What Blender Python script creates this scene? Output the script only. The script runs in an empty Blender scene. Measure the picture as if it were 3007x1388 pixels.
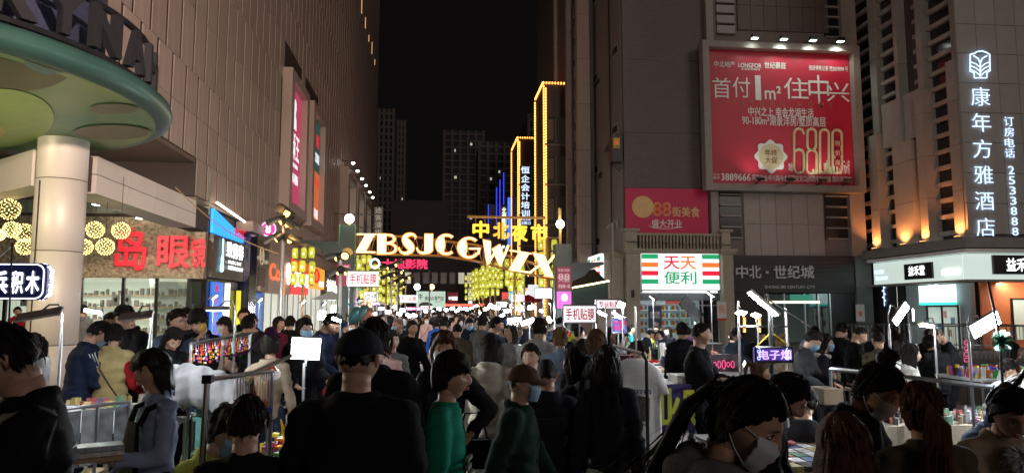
import bpy, bmesh, math, random
import numpy as np
from mathutils import Vector, Matrix, noise
random.seed(7)
SC = bpy.context.scene
COL = SC.collection
PI = math.pi
# ------------------------------------------------------------------ camera
F_PX, YAW, PITCH, CAM_H = 2150.0, math.radians(5.79), math.radians(5.79), 1.83
cam_d = bpy.data.cameras.new('camera'); cam = bpy.data.objects.new('camera', cam_d); COL.objects.link(cam)
cam_d.sensor_width = 36.0; cam_d.lens = 36.0*F_PX/3007.0; cam_d.clip_start = 0.05; cam_d.clip_end = 1200
cam.location = (0, 0, CAM_H); cam.rotation_euler = (PI/2+PITCH, 0, -YAW)
SC.camera = cam
# ------------------------------------------------------------------ night sky, city glow, exposure
w = bpy.data.worlds.new('World'); SC.world = w; w.use_nodes = True
wn = w.node_tree; bg = wn.nodes['Background']
bg.inputs[0].default_value = (1.0, 0.86, 0.84, 1); bg.inputs[1].default_value = 0.0036
def lamp(name, kind, loc, energy, col=(1,1,1), aim=None, **kw):
    d = bpy.data.lights.new(name, kind); d.energy = energy; d.color = col
    for k, v in kw.items(): setattr(d, k, v)
    o = bpy.data.objects.new(name, d); COL.objects.link(o); o.location = loc
    if aim is not None: o.rotation_euler = (Vector(aim)-Vector(loc)).to_track_quat('-Z', 'Y').to_euler()
    return o
# warm glow of the sodium-lit square behind the photographer: one weak sun, soft
lamp('city_glow', 'SUN', (0, -20, 30), 0.30, (1.0, 0.84, 0.76), aim=(-20, 22, 14), angle=math.radians(25))
# two added spotlights, unseen behind the photographer, shining over the heads at the facades
lamp('added_facade_light', 'SPOT', (5.0, -6.0, 6.2), 34000, (1.0, 0.76, 0.63), aim=(-8.7, 27, 15.5), spot_size=math.radians(62), spot_blend=.7, shadow_soft_size=.3)
lamp('added_facade_light', 'SPOT', (6.0, -6.0, 8.5), 9500, (1.0, 0.84, 0.76), aim=(17, 40, 14), spot_size=math.radians(56), spot_blend=.7, shadow_soft_size=.3)
SC.view_settings.view_transform = 'Standard'; SC.view_settings.look = 'None'
SC.view_settings.exposure = 0.0; SC.view_settings.gamma = 1.0
SC.cycles.use_denoising = True
SC.cycles.max_bounces = 5; SC.cycles.diffuse_bounces = 3; SC.cycles.glossy_bounces = 3
SC.cycles.transparent_max_bounces = 8; SC.cycles.sample_clamp_indirect = 3.0
SC.cycles.caustics_reflective = False; SC.cycles.caustics_refractive = False
# ------------------------------------------------------------------ where a point of the street stands
_f0 = Vector((math.sin(YAW), math.cos(YAW), 0)); _r = Vector((math.cos(YAW), -math.sin(YAW), 0)); _z = Vector((0, 0, 1))
_fw = _f0*math.cos(PITCH)+_z*math.sin(PITCH); _up = -_f0*math.sin(PITCH)+_z*math.cos(PITCH); CAMP = Vector((0, 0, CAM_H))
def ray(px, py): return _fw+_r*((px-1503.5)/F_PX)+_up*((694-py)/F_PX)
def aX(px, py, X): d = ray(px, py); return CAMP+d*(X/d.x)
def aY(px, py, Y): d = ray(px, py); return CAMP+d*(Y/d.y)
def shown(p):
    v = Vector(p)-CAMP; k = v.dot(_fw)
    if k < .3: return None
    return 1503.5+F_PX*v.dot(_r)/k, 694-F_PX*v.dot(_up)/k, k
# ------------------------------------------------------------------ materials
def pm(name, col, rough=.6, metal=0., var=.12, scale=3., bump=0., bscale=None, emi=None, es=0., alpha=None, stretch=None, spec=None, coat=0.):
    m = bpy.data.materials.get(name)
    if m: return m
    m = bpy.data.materials.new(name); m.use_nodes = True; nt = m.node_tree; N = nt.nodes; L = nt.links
    b = N['Principled BSDF']; b.inputs['Roughness'].default_value = rough; b.inputs['Metallic'].default_value = metal
    b.inputs['Base Color'].default_value = (*col, 1)
    if spec is not None: b.inputs['Specular IOR Level'].default_value = spec
    if coat: b.inputs['Coat Weight'].default_value = coat
    if var or bump:
        tc = N.new('ShaderNodeTexCoord'); src = tc.outputs['Object']
        if stretch:
            mp = N.new('ShaderNodeMapping'); mp.inputs['Scale'].default_value = stretch; L.new(src, mp.inputs[0]); src = mp.outputs[0]
    if var:
        n = N.new('ShaderNodeTexNoise'); n.inputs['Scale'].default_value = scale; n.inputs['Detail'].default_value = 6
        L.new(src, n.inputs['Vector'])
        oi = N.new('ShaderNodeObjectInfo')
        ad = N.new('ShaderNodeMath'); ad.operation = 'MULTIPLY_ADD'; L.new(oi.outputs['Random'], ad.inputs[0]); ad.inputs[1].default_value = .35; L.new(n.outputs['Fac'], ad.inputs[2])
        r = N.new('ShaderNodeMapRange'); L.new(ad.outputs[0], r.inputs[0]); r.inputs[1].default_value = .3; r.inputs[2].default_value = 1.05
        r.inputs[3].default_value = 1-var; r.inputs[4].default_value = 1+var
        mx = N.new('ShaderNodeVectorMath'); mx.operation = 'SCALE'; mx.inputs[0].default_value = col; L.new(r.outputs[0], mx.inputs[3])
        L.new(mx.outputs[0], b.inputs['Base Color'])
    if bump:
        n2 = N.new('ShaderNodeTexNoise'); n2.inputs['Scale'].default_value = bscale or scale*4; n2.inputs['Detail'].default_value = 5
        L.new(src, n2.inputs['Vector']); bp = N.new('ShaderNodeBump'); bp.inputs['Strength'].default_value = bump; bp.inputs['Distance'].default_value = .02
        L.new(n2.outputs['Fac'], bp.inputs['Height']); L.new(bp.outputs[0], b.inputs['Normal'])
    if emi is not None:
        b.inputs['Emission Color'].default_value = (*emi, 1); b.inputs['Emission Strength'].default_value = es
    if alpha is not None:
        b.inputs['Alpha'].default_value = alpha
    return m
def em(name, col, es, base=None):
    return pm(name, base or tuple(c*.5 for c in col), .5, 0, 0, emi=col, es=es)
def glass(name='window_glass', tint=(.5,.6,.58), rough=.03):
    m = bpy.data.materials.get(name)
    if m: return m
    m = bpy.data.materials.new(name); m.use_nodes = True; nt = m.node_tree; N = nt.nodes; L = nt.links
    N.remove(N['Principled BSDF'])
    t = N.new('ShaderNodeBsdfTransparent'); t.inputs[0].default_value = (*[.6+.4*c for c in tint], 1)
    g = N.new('ShaderNodeBsdfGlossy'); g.inputs['Roughness'].default_value = rough; g.inputs[0].default_value = (.9, .95, .95, 1)
    fr = N.new('ShaderNodeFresnel'); fr.inputs[0].default_value = 1.7
    mx = N.new('ShaderNodeMixShader'); L.new(fr.outputs[0], mx.inputs[0]); L.new(t.outputs[0], mx.inputs[1]); L.new(g.outputs[0], mx.inputs[2])
    L.new(mx.outputs[0], N['Material Output'].inputs[0]); return m
# ------------------------------------------------------------------ objects
WL = {}
def wloc(o): return WL.get(o.name, Vector((0, 0, 0))) if o else Vector((0, 0, 0))
def tag(o, label=None, cat=None, group=None, kind=None):
    if label: o['label'] = label
    if cat: o['category'] = cat
    if group: o['group'] = group
    if kind: o['kind'] = kind
    return o
def thing(name, label, cat, loc=(0, 0, 0), group=None):
    o = bpy.data.objects.new(name, None); COL.objects.link(o); o.empty_display_size = .2
    o.location = loc; WL[o.name] = Vector(loc)
    return tag(o, label, cat, group)
def link_mesh(name, me, mat=None, parent=None, at=(0, 0, 0), smooth=False):
    o = bpy.data.objects.new(name, me); COL.objects.link(o)
    if mat is not None and not me.materials:
        for m_ in (mat if isinstance(mat, (list, tuple)) else [mat]): me.materials.append(m_)
    at = Vector(at); WL[o.name] = at.copy()
    if parent is not None: o.parent = parent; o.location = at-wloc(parent)
    else: o.location = at
    if smooth: me.shade_smooth()
    return o
class MB:
    def __init__(s): s.v = []; s.f = []; s.mi = []
    def add(s, vs, fs, mi=0):
        n = len(s.v); s.v += [tuple(v) for v in vs]; s.f += [tuple(i+n for i in f) for f in fs]; s.mi += [mi]*len(fs); return s
    def box(s, c, h, M=None, mi=0):
        """centre, half sizes; M an optional 3x3 rotation"""
        vs = [Vector((x*h[0], y*h[1], z*h[2])) for x in (-1, 1) for y in (-1, 1) for z in (-1, 1)]
        if M is not None: vs = [M @ v for v in vs]
        c = Vector(c)
        return s.add([c+v for v in vs], [(0,1,3,2), (4,6,7,5), (0,4,5,1), (2,3,7,6), (0,2,6,4), (1,5,7,3)], mi)
    def bb(s, a, b, mi=0):
        a, b = Vector(a), Vector(b); return s.box((a+b)/2, [abs(x)/2 for x in (b-a)], None, mi)
    def tube(s, pts, r, n=8, mi=0, r2=None, cap=True, side=None):
        """round or elliptical tube through pts; r one radius or a list"""
        pts = [Vector(p) for p in pts]; k = len(pts)
        rs = r if isinstance(r, (list, tuple)) else [r]*k
        r2s = rs if r2 is None else (r2 if isinstance(r2, (list, tuple)) else [r2]*k)
        vs = []; u = None
        for i, p in enumerate(pts):
            t = (pts[min(i+1, k-1)]-pts[max(i-1, 0)]); t = t.normalized() if t.length > 1e-9 else Vector((0, 0, 1))
            if u is None:
                u = Vector(side) if side is not None else (Vector((1, 0, 0)) if abs(t.x) < .8 else Vector((0, 1, 0)))
            if side is not None: u = Vector(side)
            u = (u-t*u.dot(t)).normalized(); w_ = t.cross(u)
            for j in range(n):
                a = 2*PI*j/n; vs.append(p+u*(math.cos(a)*rs[i])+w_*(math.sin(a)*r2s[i]))
        fs = [(i*n+j, i*n+(j+1) % n, (i+1)*n+(j+1) % n, (i+1)*n+j) for i in range(k-1) for j in range(n)]
        if cap: fs += [tuple(reversed(range(n))), tuple((k-1)*n+j for j in range(n))]
        return s.add(vs, fs, mi)
    def ball(s, c, r, n=12, m=8, mi=0, M=None):
        r = r if isinstance(r, (list, tuple)) else (r, r, r); c = Vector(c); vs = [Vector((0, 0, -r[2]))]
        for i in range(1, m):
            t = PI*i/m-PI/2
            for j in range(n):
                a = 2*PI*j/n; vs.append(Vector((math.cos(t)*math.cos(a)*r[0], math.cos(t)*math.sin(a)*r[1], math.sin(t)*r[2])))
        vs.append(Vector((0, 0, r[2])))
        if M is not None: vs = [M @ v for v in vs]
        fs = [(0, 1+(j+1) % n, 1+j) for j in range(n)]
        for i in range(m-2):
            for j in range(n): fs.append((1+i*n+j, 1+i*n+(j+1) % n, 1+(i+1)*n+(j+1) % n, 1+(i+1)*n+j))
        b = 1+(m-2)*n; fs += [(b+j, b+(j+1) % n, len(vs)-1) for j in range(n)]
        return s.add([c+v for v in vs], fs, mi)
    def prism(s, poly, o, u, v, d, mi=0):
        """2D outline (counter-clockwise) in the plane o+u*x+v*y, thickness d along u x v"""
        o, u, v = Vector(o), Vector(u), Vector(v); nn = u.cross(v).normalized(); k = len(poly)
        a = [o+u*x+v*y for x, y in poly]; b = [p+nn*d for p in a]
        return s.add(b+a, [tuple(range(k)), tuple(reversed(range(k, 2*k)))]+[(i+k, (i+1) % k+k, (i+1) % k, i) for i in range(k)], mi)
    def quad(s, a, b, c, d, mi=0): return s.add([a, b, c, d], [(0, 1, 2, 3)], mi)
    def mesh(s, name, centre=None):
        me = bpy.data.meshes.new(name); c = Vector(centre) if centre is not None else Vector((0, 0, 0))
        me.from_pydata([(x-c.x, y-c.y, z-c.z) for x, y, z in s.v], [], s.f)
        if any(s.mi): me.polygons.foreach_set('material_index', s.mi)
        me.update(); return me
    def centre(s):
        a = np.array(s.v); return Vector(((a.min(0)+a.max(0))/2).tolist())
    def build(s, name, mat, parent=None, smooth=False, kind=None):
        c = s.centre(); o = link_mesh(name, s.mesh(name, c), mat, parent, c, smooth)
        if kind: o['kind'] = kind
        return o
    def struct(s, name, mat, smooth=False): return s.build(name, mat, None, smooth, 'structure')
def bx(name, a, b, mat, parent=None, **k): return MB().bb(a, b).build(name, mat, parent, **k)
_PC = {}
def pieces(name, boxes, mat, parent, limit=300, jit=0.):
    """boxes: (corner, corner). The `limit` that show largest become single parts, the rest one part of kind stuff."""
    sc = []
    for a, b in boxes:
        a, b = Vector(a), Vector(b); c = (a+b)/2; sh = shown(c)
        if sh is None: continue
        d = b-a; dims = sorted([abs(x) for x in d]); area = dims[1]*dims[2]/sh[2]**2
        inside = -60 < sh[0] < 3070 and -60 < sh[1] < 1450
        sc.append((area if inside else area*1e-3, c, tuple(round(abs(x)/2, 3) for x in d), inside))
    sc.sort(key=lambda t: -t[0]); keep, rest = sc[:limit], sc[limit:]
    for _, c, h, _i in keep:
        key = (name, mat.name, h)
        if key not in _PC: _PC[key] = MB().box((0, 0, 0), h).mesh(name)
        if jit: c = c+Vector((random.uniform(-jit, jit), random.uniform(-jit, jit), random.uniform(-jit, jit)*.6))
        link_mesh(name, _PC[key], mat, parent, c)
    if rest:
        mb = MB()
        for _, c, h, _i in rest: mb.box(c, h)
        mb.build(name+('_rows'), mat, parent, kind='stuff')
def copy_tree(o, parent=None, loc=None, rotz=None, scale=None, label=None, group=None):
    c = o.copy(); COL.objects.link(c)
    if parent is not None: c.parent = parent
    if loc is not None: c.location = loc
    if rotz is not None: c.rotation_euler = (0, 0, rotz)
    if scale is not None: c.scale = (scale,)*3
    if label: c['label'] = label
    if group: c['group'] = group
    for ch in list(o.children): copy_tree(ch, c)
    return c
# ------------------------------------------------------------------ lettering
_TX = {}
BENCH = bpy.data.scenes.new('workbench')        # small empty scene to evaluate text and modifiers in, removed at the end
def evaluated(o, name):
    BENCH.collection.objects.link(o); vl = BENCH.view_layers[0]; vl.update(); dg = vl.depsgraph
    me = bpy.data.meshes.new_from_object(o.evaluated_get(dg), depsgraph=dg); me.name = name; bpy.data.objects.remove(o); return me
def glyphs(s, bold=0., spacing=1., ext=0.):
    k = (s, bold, spacing, ext)
    if k in _TX: return _TX[k]
    t = bpy.data.curves.new('lettering', 'FONT'); t.body = s; t.offset = bold; t.extrude = ext; t.space_character = spacing; t.resolution_u = 3
    o = bpy.data.objects.new('lettering_tmp', t)
    me = evaluated(o, 'lettering'); bpy.data.curves.remove(t)
    v = np.empty(len(me.vertices)*3); me.vertices.foreach_get('co', v); v = v.reshape(-1, 3)
    if len(v): v[:, :2] -= (v[:, :2].min(0)+v[:, :2].max(0))/2; sz = v[:, :2].max(0)-v[:, :2].min(0)
    else: sz = np.array([1, 1])
    _TX[k] = (v, [tuple(p.vertices) for p in me.polygons], sz); bpy.data.meshes.remove(me); return _TX[k]
def lettering(s, c, right, up, wid, hgt, mat, parent, name='lettering', bold=.012, ext=0., spacing=1., off=.004, bw=None):
    """one line of writing centred at c, wid x hgt metres (either may be None)"""
    cjk = any(ord(c_) > 0x2E80 for c_ in s); fat = bold if cjk and bold > .004 else 0
    v, fs, sz = glyphs(s, min(bold,0) if cjk else bold, spacing, .1 if ext else 0)
    if fat:                                                      # heavier strokes: the same outline set again a little aside
        d = fat*.95; n0 = len(v); V = [v]; Fs = list(fs)
        for k,(dx,dy) in enumerate(((d,0),(-d,0),(0,d),(0,-d),(d*.7,d*.7),(-d*.7,-d*.7),(d*.7,-d*.7),(-d*.7,d*.7))[:8 if (hgt or 9) > .3 or (wid or 0) > 1.5 else 4]):
            q = v.copy(); q[:,0] += dx; q[:,1] += dy; q[:,2] += (-.0006 if not ext else -.002)*(k+1); V.append(q); Fs += [tuple(i+n0*(k+1) for i in f) for f in fs]
        v = np.vstack(V); fs = Fs
    if not len(v): return None
    kx = wid/sz[0] if wid else hgt/sz[1]; ky = hgt/sz[1] if hgt else kx
    right, up = Vector(right).normalized(), Vector(up).normalized(); n = right.cross(up); c = Vector(c)
    R = np.array([list(right*kx), list(up*ky), list(n*(ext*5 if ext else 1))])
    p = v @ R+np.array(list(n*(off+(.0025 if fat else 0)+(ext/2 if ext else 0))))
    me = bpy.data.meshes.new(name); me.from_pydata(p.tolist(), [], fs); me.update()
    return link_mesh(name, me, mat, parent, c)
def column_text(s, top, right, step, size, mat, parent, **k):
    for i, ch in enumerate(s):
        lettering(ch, Vector(top)-Vector((0, 0, step*i)), right, (0, 0, 1), None, size*(.9 if ch not in '一二' else .15), mat, parent, name='character', **k)
RX, UZ, LY = Vector((1, 0, 0)), Vector((0, 0, 1)), Vector((0, 1, 0))
# ================================================================== GROUND
M_clad = pm('beige_aluminium_cladding', (.40,.315,.265), .5, 0, .20, .6, .15, 40, stretch=(1,6,.6))
M_groove = pm('dark_joint', (.045,.03,.025), .8, var=.1)
M_slab = pm('granite_paving', (.24,.215,.20), .55, var=.28, scale=5, bump=.25, bscale=60)
M_blk = pm('black_panel', (.012,.012,.014), .35, var=.2, scale=2)
M_steel = pm('brushed_steel', (.5,.51,.53), .28, 1., .1)
M_white = em('white_light_sign', (.92,.97,1.), 1.6)
M_whl = em('white_letter_light', (.95,.97,1.), 2.2)
M_redl = em('red_letter_light', (1.,.008,.03), .82, (.25,.0,.006))
g = MB(); g.quad((-90,-30,-.012), (120,-30,-.012), (120,400,-.012), (-90,400,-.012)); g.struct('ground', pm('asphalt', (.07,.062,.058), .8, var=.25, scale=2))
pv = thing('paved_street', 'grey granite slab paving of the pedestrian street', 'pavement'); pv['kind'] = 'structure'
del pv['category']
bx('paving_bed', (-8.6,-4,-.011), (10.3,110,-.004), pm('joint_sand', (.06,.055,.05), .9), pv)
sl = []
for i in range(-14, 17):
    for j in range(3, 130):
        x0 = i*.6; y0 = j*.45+(0.0)
        sl.append(((x0+.006+(.3 if j % 2 else 0), y0+.006, -.004), (x0+.594+(.3 if j % 2 else 0), y0+.444, .008)))
pieces('paving_slab', sl, M_slab, pv, 300)
# ================================================================== LEFT: mall with aluminium cladding
XL = -8.7
mall = thing('shopping_mall', 'tall beige mall building clad in staggered vertical metal panels, left side of the street', 'building', (-12, 60, 0))
bx('wall', (-30, 27.0, 5.95), (XL-.032, 103, 62), M_groove, mall)
bx('wall', (-30, 6, 7.3), (XL-.032, 27.0, 62), M_groove, mall)
HOLES = [(41.0,46.2,7.3,15.3), (48.2,53.4,7.3,15.6)]
pan = []
def cladrow(z0, z1, off, y0, y1, wd=1.30):
    y = y0+off
    if off: put(y0, y, z0, z1)
    while y < y1-.2:
        put(y, min(y+wd, y1), z0, z1); y += wd
def put(a, b, z0, z1):
    for h in HOLES:
        if a > h[0]-.6 and b < h[1]+.6 and z1 > h[2] and z0 < h[3]: return
    if b-a < .25: return
    pan.append(((XL-.03, a+.10, z0+.014), (XL, b-.10, z1-.014)))
cladrow(5.95, 7.3, 0, 27.0, 103)
for k in range(2): cladrow(7.3+k*1.475, 7.3+(k+1)*1.475, 0, 10, 103)
zz = 10.25; band = 0
while zz < 58:
    for k in range(2): cladrow(zz+k*2.27, zz+(k+1)*2.27, .65 if band % 2 == 0 else 0, 10, 103)
    zz += 4.54; band += 1
pieces('cladding_panel', pan, M_clad, mall, 300)
M_sof = pm('soffit_metal', (.16,.115,.09), .45, var=.15)
bx('soffit', (-20, 8, 7.12), (XL-.02, 26.9, 7.27), M_sof, mall)
bx('soffit', (-9.6, 27.1, 5.78), (XL+.02, 103, 5.92), M_sof, mall)
M_stone = pm('beige_stone_band', (.36,.27,.21), .5, var=.12)
# band of panels under the cladding, above the shop signs
M_fb = pm('tan_fascia', (.38,.28,.22), .5, var=.12)
fb = []
y = 33.4
while y < 100:
    w_ = 1.9; fb.append(((XL-.12, y+.03, 4.95), (XL+.06, y+w_-.03, 5.74))); y += w_
pieces('fascia_panel', fb, M_fb, mall, 300)
bx('shopfront_wall', (-9.4, 28.75, 0), (XL-.14, 103, 5.74), M_groove, mall)
# three bright recessed windows near the far end
M_recl = pm('glowing_plaster_recess', (.45,.50,.44), .6, var=.1, emi=(.66,.80,.66), es=.42)  # glow in the plaster stands in for the light on it
for (a, b) in ((66.5,71.5), (74.5,79.5), (82.5,87.5)):
    f = MB(); z0, z1 = 5.0, 14.6
    f.bb((XL-.02, a-1.2, z0), (XL+.75, a, z1)); f.bb((XL-.02, b, z0), (XL+.75, b+.7, z1)); f.bb((XL-.02, a, z1-.9), (XL+.75, b, z1)); wnd = f.build('window_bay', M_clad, mall)
    bx('pane', (XL-.03, a+.05, z0), (XL+.04, b-.05, z1-.95), M_recl, wnd)
    mm = MB(); mm.bb((XL+.05, (a+b)/2-.07, z0), (XL+.12, (a+b)/2+.07, z1-.95))
    for zz in (7.4, 9.8, 12.2): mm.bb((XL+.05, a+.05, zz), (XL+.11, b-.05, zz+.1))
    mm.build('mullion', M_groove, wnd)
M_spot = em('spot_face', (1,.97,.9), 14.)
for i, (y, z_) in enumerate(((66.6,15.1), (70.4,15.1), (74.6,15.1), (78.6,15.1), (83.,15.1), (87.,15.1))):
    t = thing('facade_spotlight', 'small white spotlight on an arm above the tall lit windows of the mall', 'spotlight', (XL, y, z_), 'spotlights above the mall windows')
    MB().tube([(XL,y,z_+.3), (XL+.9,y,z_+.15)], .04, 6).build('arm', M_blk, t)
    MB().ball((XL+.95,y,z_+.05), (.16,.16,.11), 8, 6).build('lamp_head', M_spot, t)
# slim top floor with lit slots at the roof edge, far end
M_slot = em('warm_slot_light', (1.,.55,.25), .8)
s_ = MB()
for i in range(9):
    y = 62+i*4.3; s_.bb((XL+.01, y, 34.5), (XL+.06, y+.22, 35.2+random.random()*1.6))
s_.build('lit_slot', M_slot, mall)
# ---- recessed wall above the eyewear shop, clerestory with dark mullions
M_grn = pm('greenish_grey_panel', (.23,.25,.19), .4, var=.15)
up = []
for i in range(8):
    x0 = -20+i*1.42
    for (z0, z1) in ((5.45,6.2), (6.2,7.1)): up.append(((x0+.02, 28.6, z0+.015), (x0+1.40, 28.7, z1-.015)))
bx('upper_wall', (-24, 28.72, 5.2), (-8.9, 29.2, 7.15), M_groove, mall)
pieces('wall_panel', up, M_grn, mall)
fr = MB()
for x in (-15.6,-13.3,-11.6,-10.2): fr.bb((x,27.6,5.4), (x+.12,27.72,7.1))
fr.bb((-16,27.55,6.35), (-10.2,27.65,6.5)); fr.build('steel_frame', M_blk, mall)
# ---- round column, ring beams
colm = thing('round_column', 'big round pale metal-clad column carrying the canopy at the left edge', 'column', (-7.6, 15.6, 0))
M_col = pm('satin_aluminium', (.60,.55,.50), .46, .1, .06, 1.)
def ringseg(x, y, r, z0, z1, n=40, r1=None): return MB().tube([(x,y,z0), (x,y,z0+.004), (x,y,z1-.004), (x,y,z1)], [r-.006, r, r, r-.006], n)
for a, b in ((0,1.15), (1.165,3.0), (3.015,4.45), (4.465,7.1)):
    ringseg(-7.65,15.6,.46,a,b).build('cladding_ring', M_col, colm, smooth=False)
MB().tube([(-7.65,15.6,0),(-7.65,15.6,7.1)], .447, 32).build('core', M_groove, colm)
for o_ in colm.children:
    for p_ in o_.data.polygons: p_.use_smooth = len(p_.vertices) == 4
MB().bb((-7.86,15.16,0), (-7.845,15.20,4.4)).build('joint_strip', M_groove, colm)
beam = thing('ring_beam', 'pink-beige panelled beam running back from the round column', 'beam', (-7.4,21,4.3))
bmq = []
for i in range(7):
    y0 = 16.2+i*1.62
    if y0 > 22.5: break
    for (z0, z1) in ((4.30,4.72), (4.72,5.12)): bmq.append(((-8.0, y0+.01, z0+.008), (-7.25, y0+1.61, z1-.008)))
pieces('beam_panel', bmq, M_col, beam); bx('core', (-7.9,16.1,4.34), (-7.35,24.2,5.08), M_groove, beam)
b2 = thing('side_beam', 'pink-beige panelled beam running left from the round column', 'beam', (-11,18,4.3))
A_, B_ = Vector((-8.0,15.75,0)), Vector((-15.5,22.5,0)); dr = (B_-A_).normalized(); Rm = Matrix.Rotation(math.atan2(dr.y, dr.x), 3, 'Z')
for i in range(6):
    c = A_+dr*(.85+1.7*i); MB().box((c.x,c.y,4.72), (.84,.3,.37), Rm).build('beam_panel', M_col, b2)
MB().box(((A_.x+B_.x)/2,(A_.y+B_.y)/2,4.72), ((B_-A_).length/2-.05,.28,.35), Rm).build('core', M_groove, b2)
M_flood = em('floodlight_face', (.9,.96,1.), 25.)
for i, (px, py, Y, wd) in enumerate(((48,515,19.0,'left of the round column'), (298,595,18.6,'right of the round column'), (418,636,24.5,'farthest right under the beam'))):
    p = aY(px, py, Y); t = thing('floodlight', 'small white floodlight hung under the beam, '+wd, 'floodlight', p)
    MB().box(p, (.20,.13,.05)).build('housing', M_blk, t); MB().box(p-Vector((0,0,.058)), (.17,.1,.006)).build('lamp_face', M_flood, t)
    MB().tube([p+Vector((0,0,.05)), p+Vector((.1,.1,.22))], .02, 6).build('bracket', M_blk, t)
    lamp('beam_floodlight', 'SPOT', p-Vector((0,-.02,.09)), 330, (1.,.98,.84), aim=p+Vector((-.5,4.5,-1.6)), spot_size=math.radians(150), spot_blend=.5, shadow_soft_size=.1)
# ---- disc canopy with coloured bubbles
disc = thing('disc_canopy', 'green and teal disc canopy with painted bubble shapes, top left', 'canopy', (-9.9,12.9,5.3))
cx, cy, R0 = -9.35, 12.75, 4.55
dm = bpy.data.materials.new('painted_bubbles'); dm.use_nodes = True
nt = dm.node_tree; N = nt.nodes; L = nt.links; b = N['Principled BSDF']; b.inputs['Roughness'].default_value = .42
tc = N.new('ShaderNodeTexCoord'); n1 = N.new('ShaderNodeTexNoise'); n1.inputs['Scale'].default_value = .3; L.new(tc.outputs['Object'], n1.inputs[0])
cr = N.new('ShaderNodeValToRGB'); cr.color_ramp.elements[0].position = .40; cr.color_ramp.elements[0].color = (.045,.17,.095,1); cr.color_ramp.elements[1].position = .62; cr.color_ramp.elements[1].color = (.21,.28,.11,1)
L.new(n1.outputs['Fac'], cr.inputs[0]); L.new(cr.outputs[0], b.inputs['Base Color'])
d_ = MB(); prof = [(0,5.3), (R0-.30,5.3), (R0-.16,5.315), (R0-.04,5.38), (R0,5.48), (R0-.03,5.58), (R0-.14,5.66), (R0-.4,5.68), (0,5.7)]
n = 96; vs = []; fs = []
for (r_, z_) in prof:
    for j in range(n): a = 2*PI*j/n; vs.append((cx+math.cos(a)*max(r_,.01), cy+math.sin(a)*max(r_,.01), z_))
for i in range(len(prof)-1):
    for j in range(n): fs.append((i*n+j, i*n+(j+1)%n, (i+1)*n+(j+1)%n, (i+1)*n+j))
d_.add(vs[:n*2], fs[:n]); d_.build('underside', dm, disc)
M_rim = pm('teal_rim', (.04,.10,.085), .36, .2, .25, 1.5)
d_ = MB(); d_.add(vs[n:], [tuple(i-n for i in f) for f in fs[n:]]); d_.build('rim', M_rim, disc, smooth=True)
bub = {'olive': (.085,.085,.04), 'teal': (.06,.15,.155), 'lime': (.24,.34,.11), 'yellow': (.42,.36,.15), 'grey': (.12,.11,.07)}
def disc_pt(px, py): d = ray(px, py); return CAMP+d*((5.296-CAM_H)/d.z)
for i, (px, py, w_, h_, cc) in enumerate(((60,185,330,165,'olive'), (150,172,165,92,'teal'), (0,345,320,170,'lime'), (-60,385,150,60,'yellow'), (334,318,140,32,'grey'), (328,386,222,44,'grey'), (203,433,124,22,'grey'), (20,446,120,18,'grey'))):
    L_, R_, T_, B2 = disc_pt(px-w_/2,py), disc_pt(px+w_/2,py), disc_pt(px,py-h_/2), disc_pt(px,py+h_/2)
    c = (T_+B2)/2; u = (R_-L_)/2; v = (B2-T_)/2; m_ = MB()
    pts = [c+u*math.cos(2*PI*k/40)+v*math.sin(2*PI*k/40) for k in range(40)]
    pts = [Vector((p.x,p.y,5.296-.004*i)) for p in pts]
    ok = [p for p in pts if (p-Vector((cx,cy,p.z))).length < R0-.3]
    if len(ok) > 5: m_.add(ok, [tuple(range(len(ok)))]); m_.build('painted_bubble', pm('bubble_'+cc, bub[cc], .45, var=.15), disc)
# dark letters standing in a ring above the rim
cr_ = thing('canopy_letter_ring', 'black letter ring reading RYNAH standing on the disc canopy', 'sign', (cx,cy,6.3))
def ringpt(a, z, r=4.1): return (cx+math.cos(a)*r, cy+math.sin(a)*r, z)
for (z0, z1) in ((5.78,5.86), (6.58,6.67)):
    m_ = MB(); k = 40; A0, A1 = -2.0, 1.5
    for i in range(k):
        a, b_ = A0+(A1-A0)*i/k, A0+(A1-A0)*(i+1)/k
        m_.add([ringpt(a,z0), ringpt(b_,z0), ringpt(b_,z1), ringpt(a,z1), ringpt(a,z0,4.17), ringpt(b_,z0,4.17), ringpt(b_,z1,4.17), ringpt(a,z1,4.17)], [(0,1,2,3),(7,6,5,4),(0,4,5,1),(3,2,6,7)])
    m_.build('ring_band', M_blk, cr_)
M_bpl = pm('black_bulb_letter', (.007,.007,.010), .7, var=.4, scale=30, bump=.6, bscale=60)
for ch, a in (('K',-.80), ('R',-.60), ('Y',-.42), ('N',-.23), ('A',-.02), ('H',.19), ('O',.42)):
    t_ = Vector((-math.sin(a), math.cos(a), 0)); lettering(ch, ringpt(a, 6.22, 4.13), t_, UZ, .66, .70, M_bpl, cr_, 'letter', bold=.04, ext=.12)
m_ = MB()
for i in range(26):
    a = -2+i*.14; m_ = MB(); m_.tube([ringpt(a,5.67,4.0), ringpt(a,5.8,4.13)], .025, 5); m_.build('stand', M_blk, cr_)
m_ = MB(); m_.tube([(cx,cy,5.72),(cx,cy,9.6)], 3.35, 48); m_.build('drum_core', pm('navy_drum', (.045,.05,.10), .6, var=.35, scale=8, bump=.4), cr_)
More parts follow.
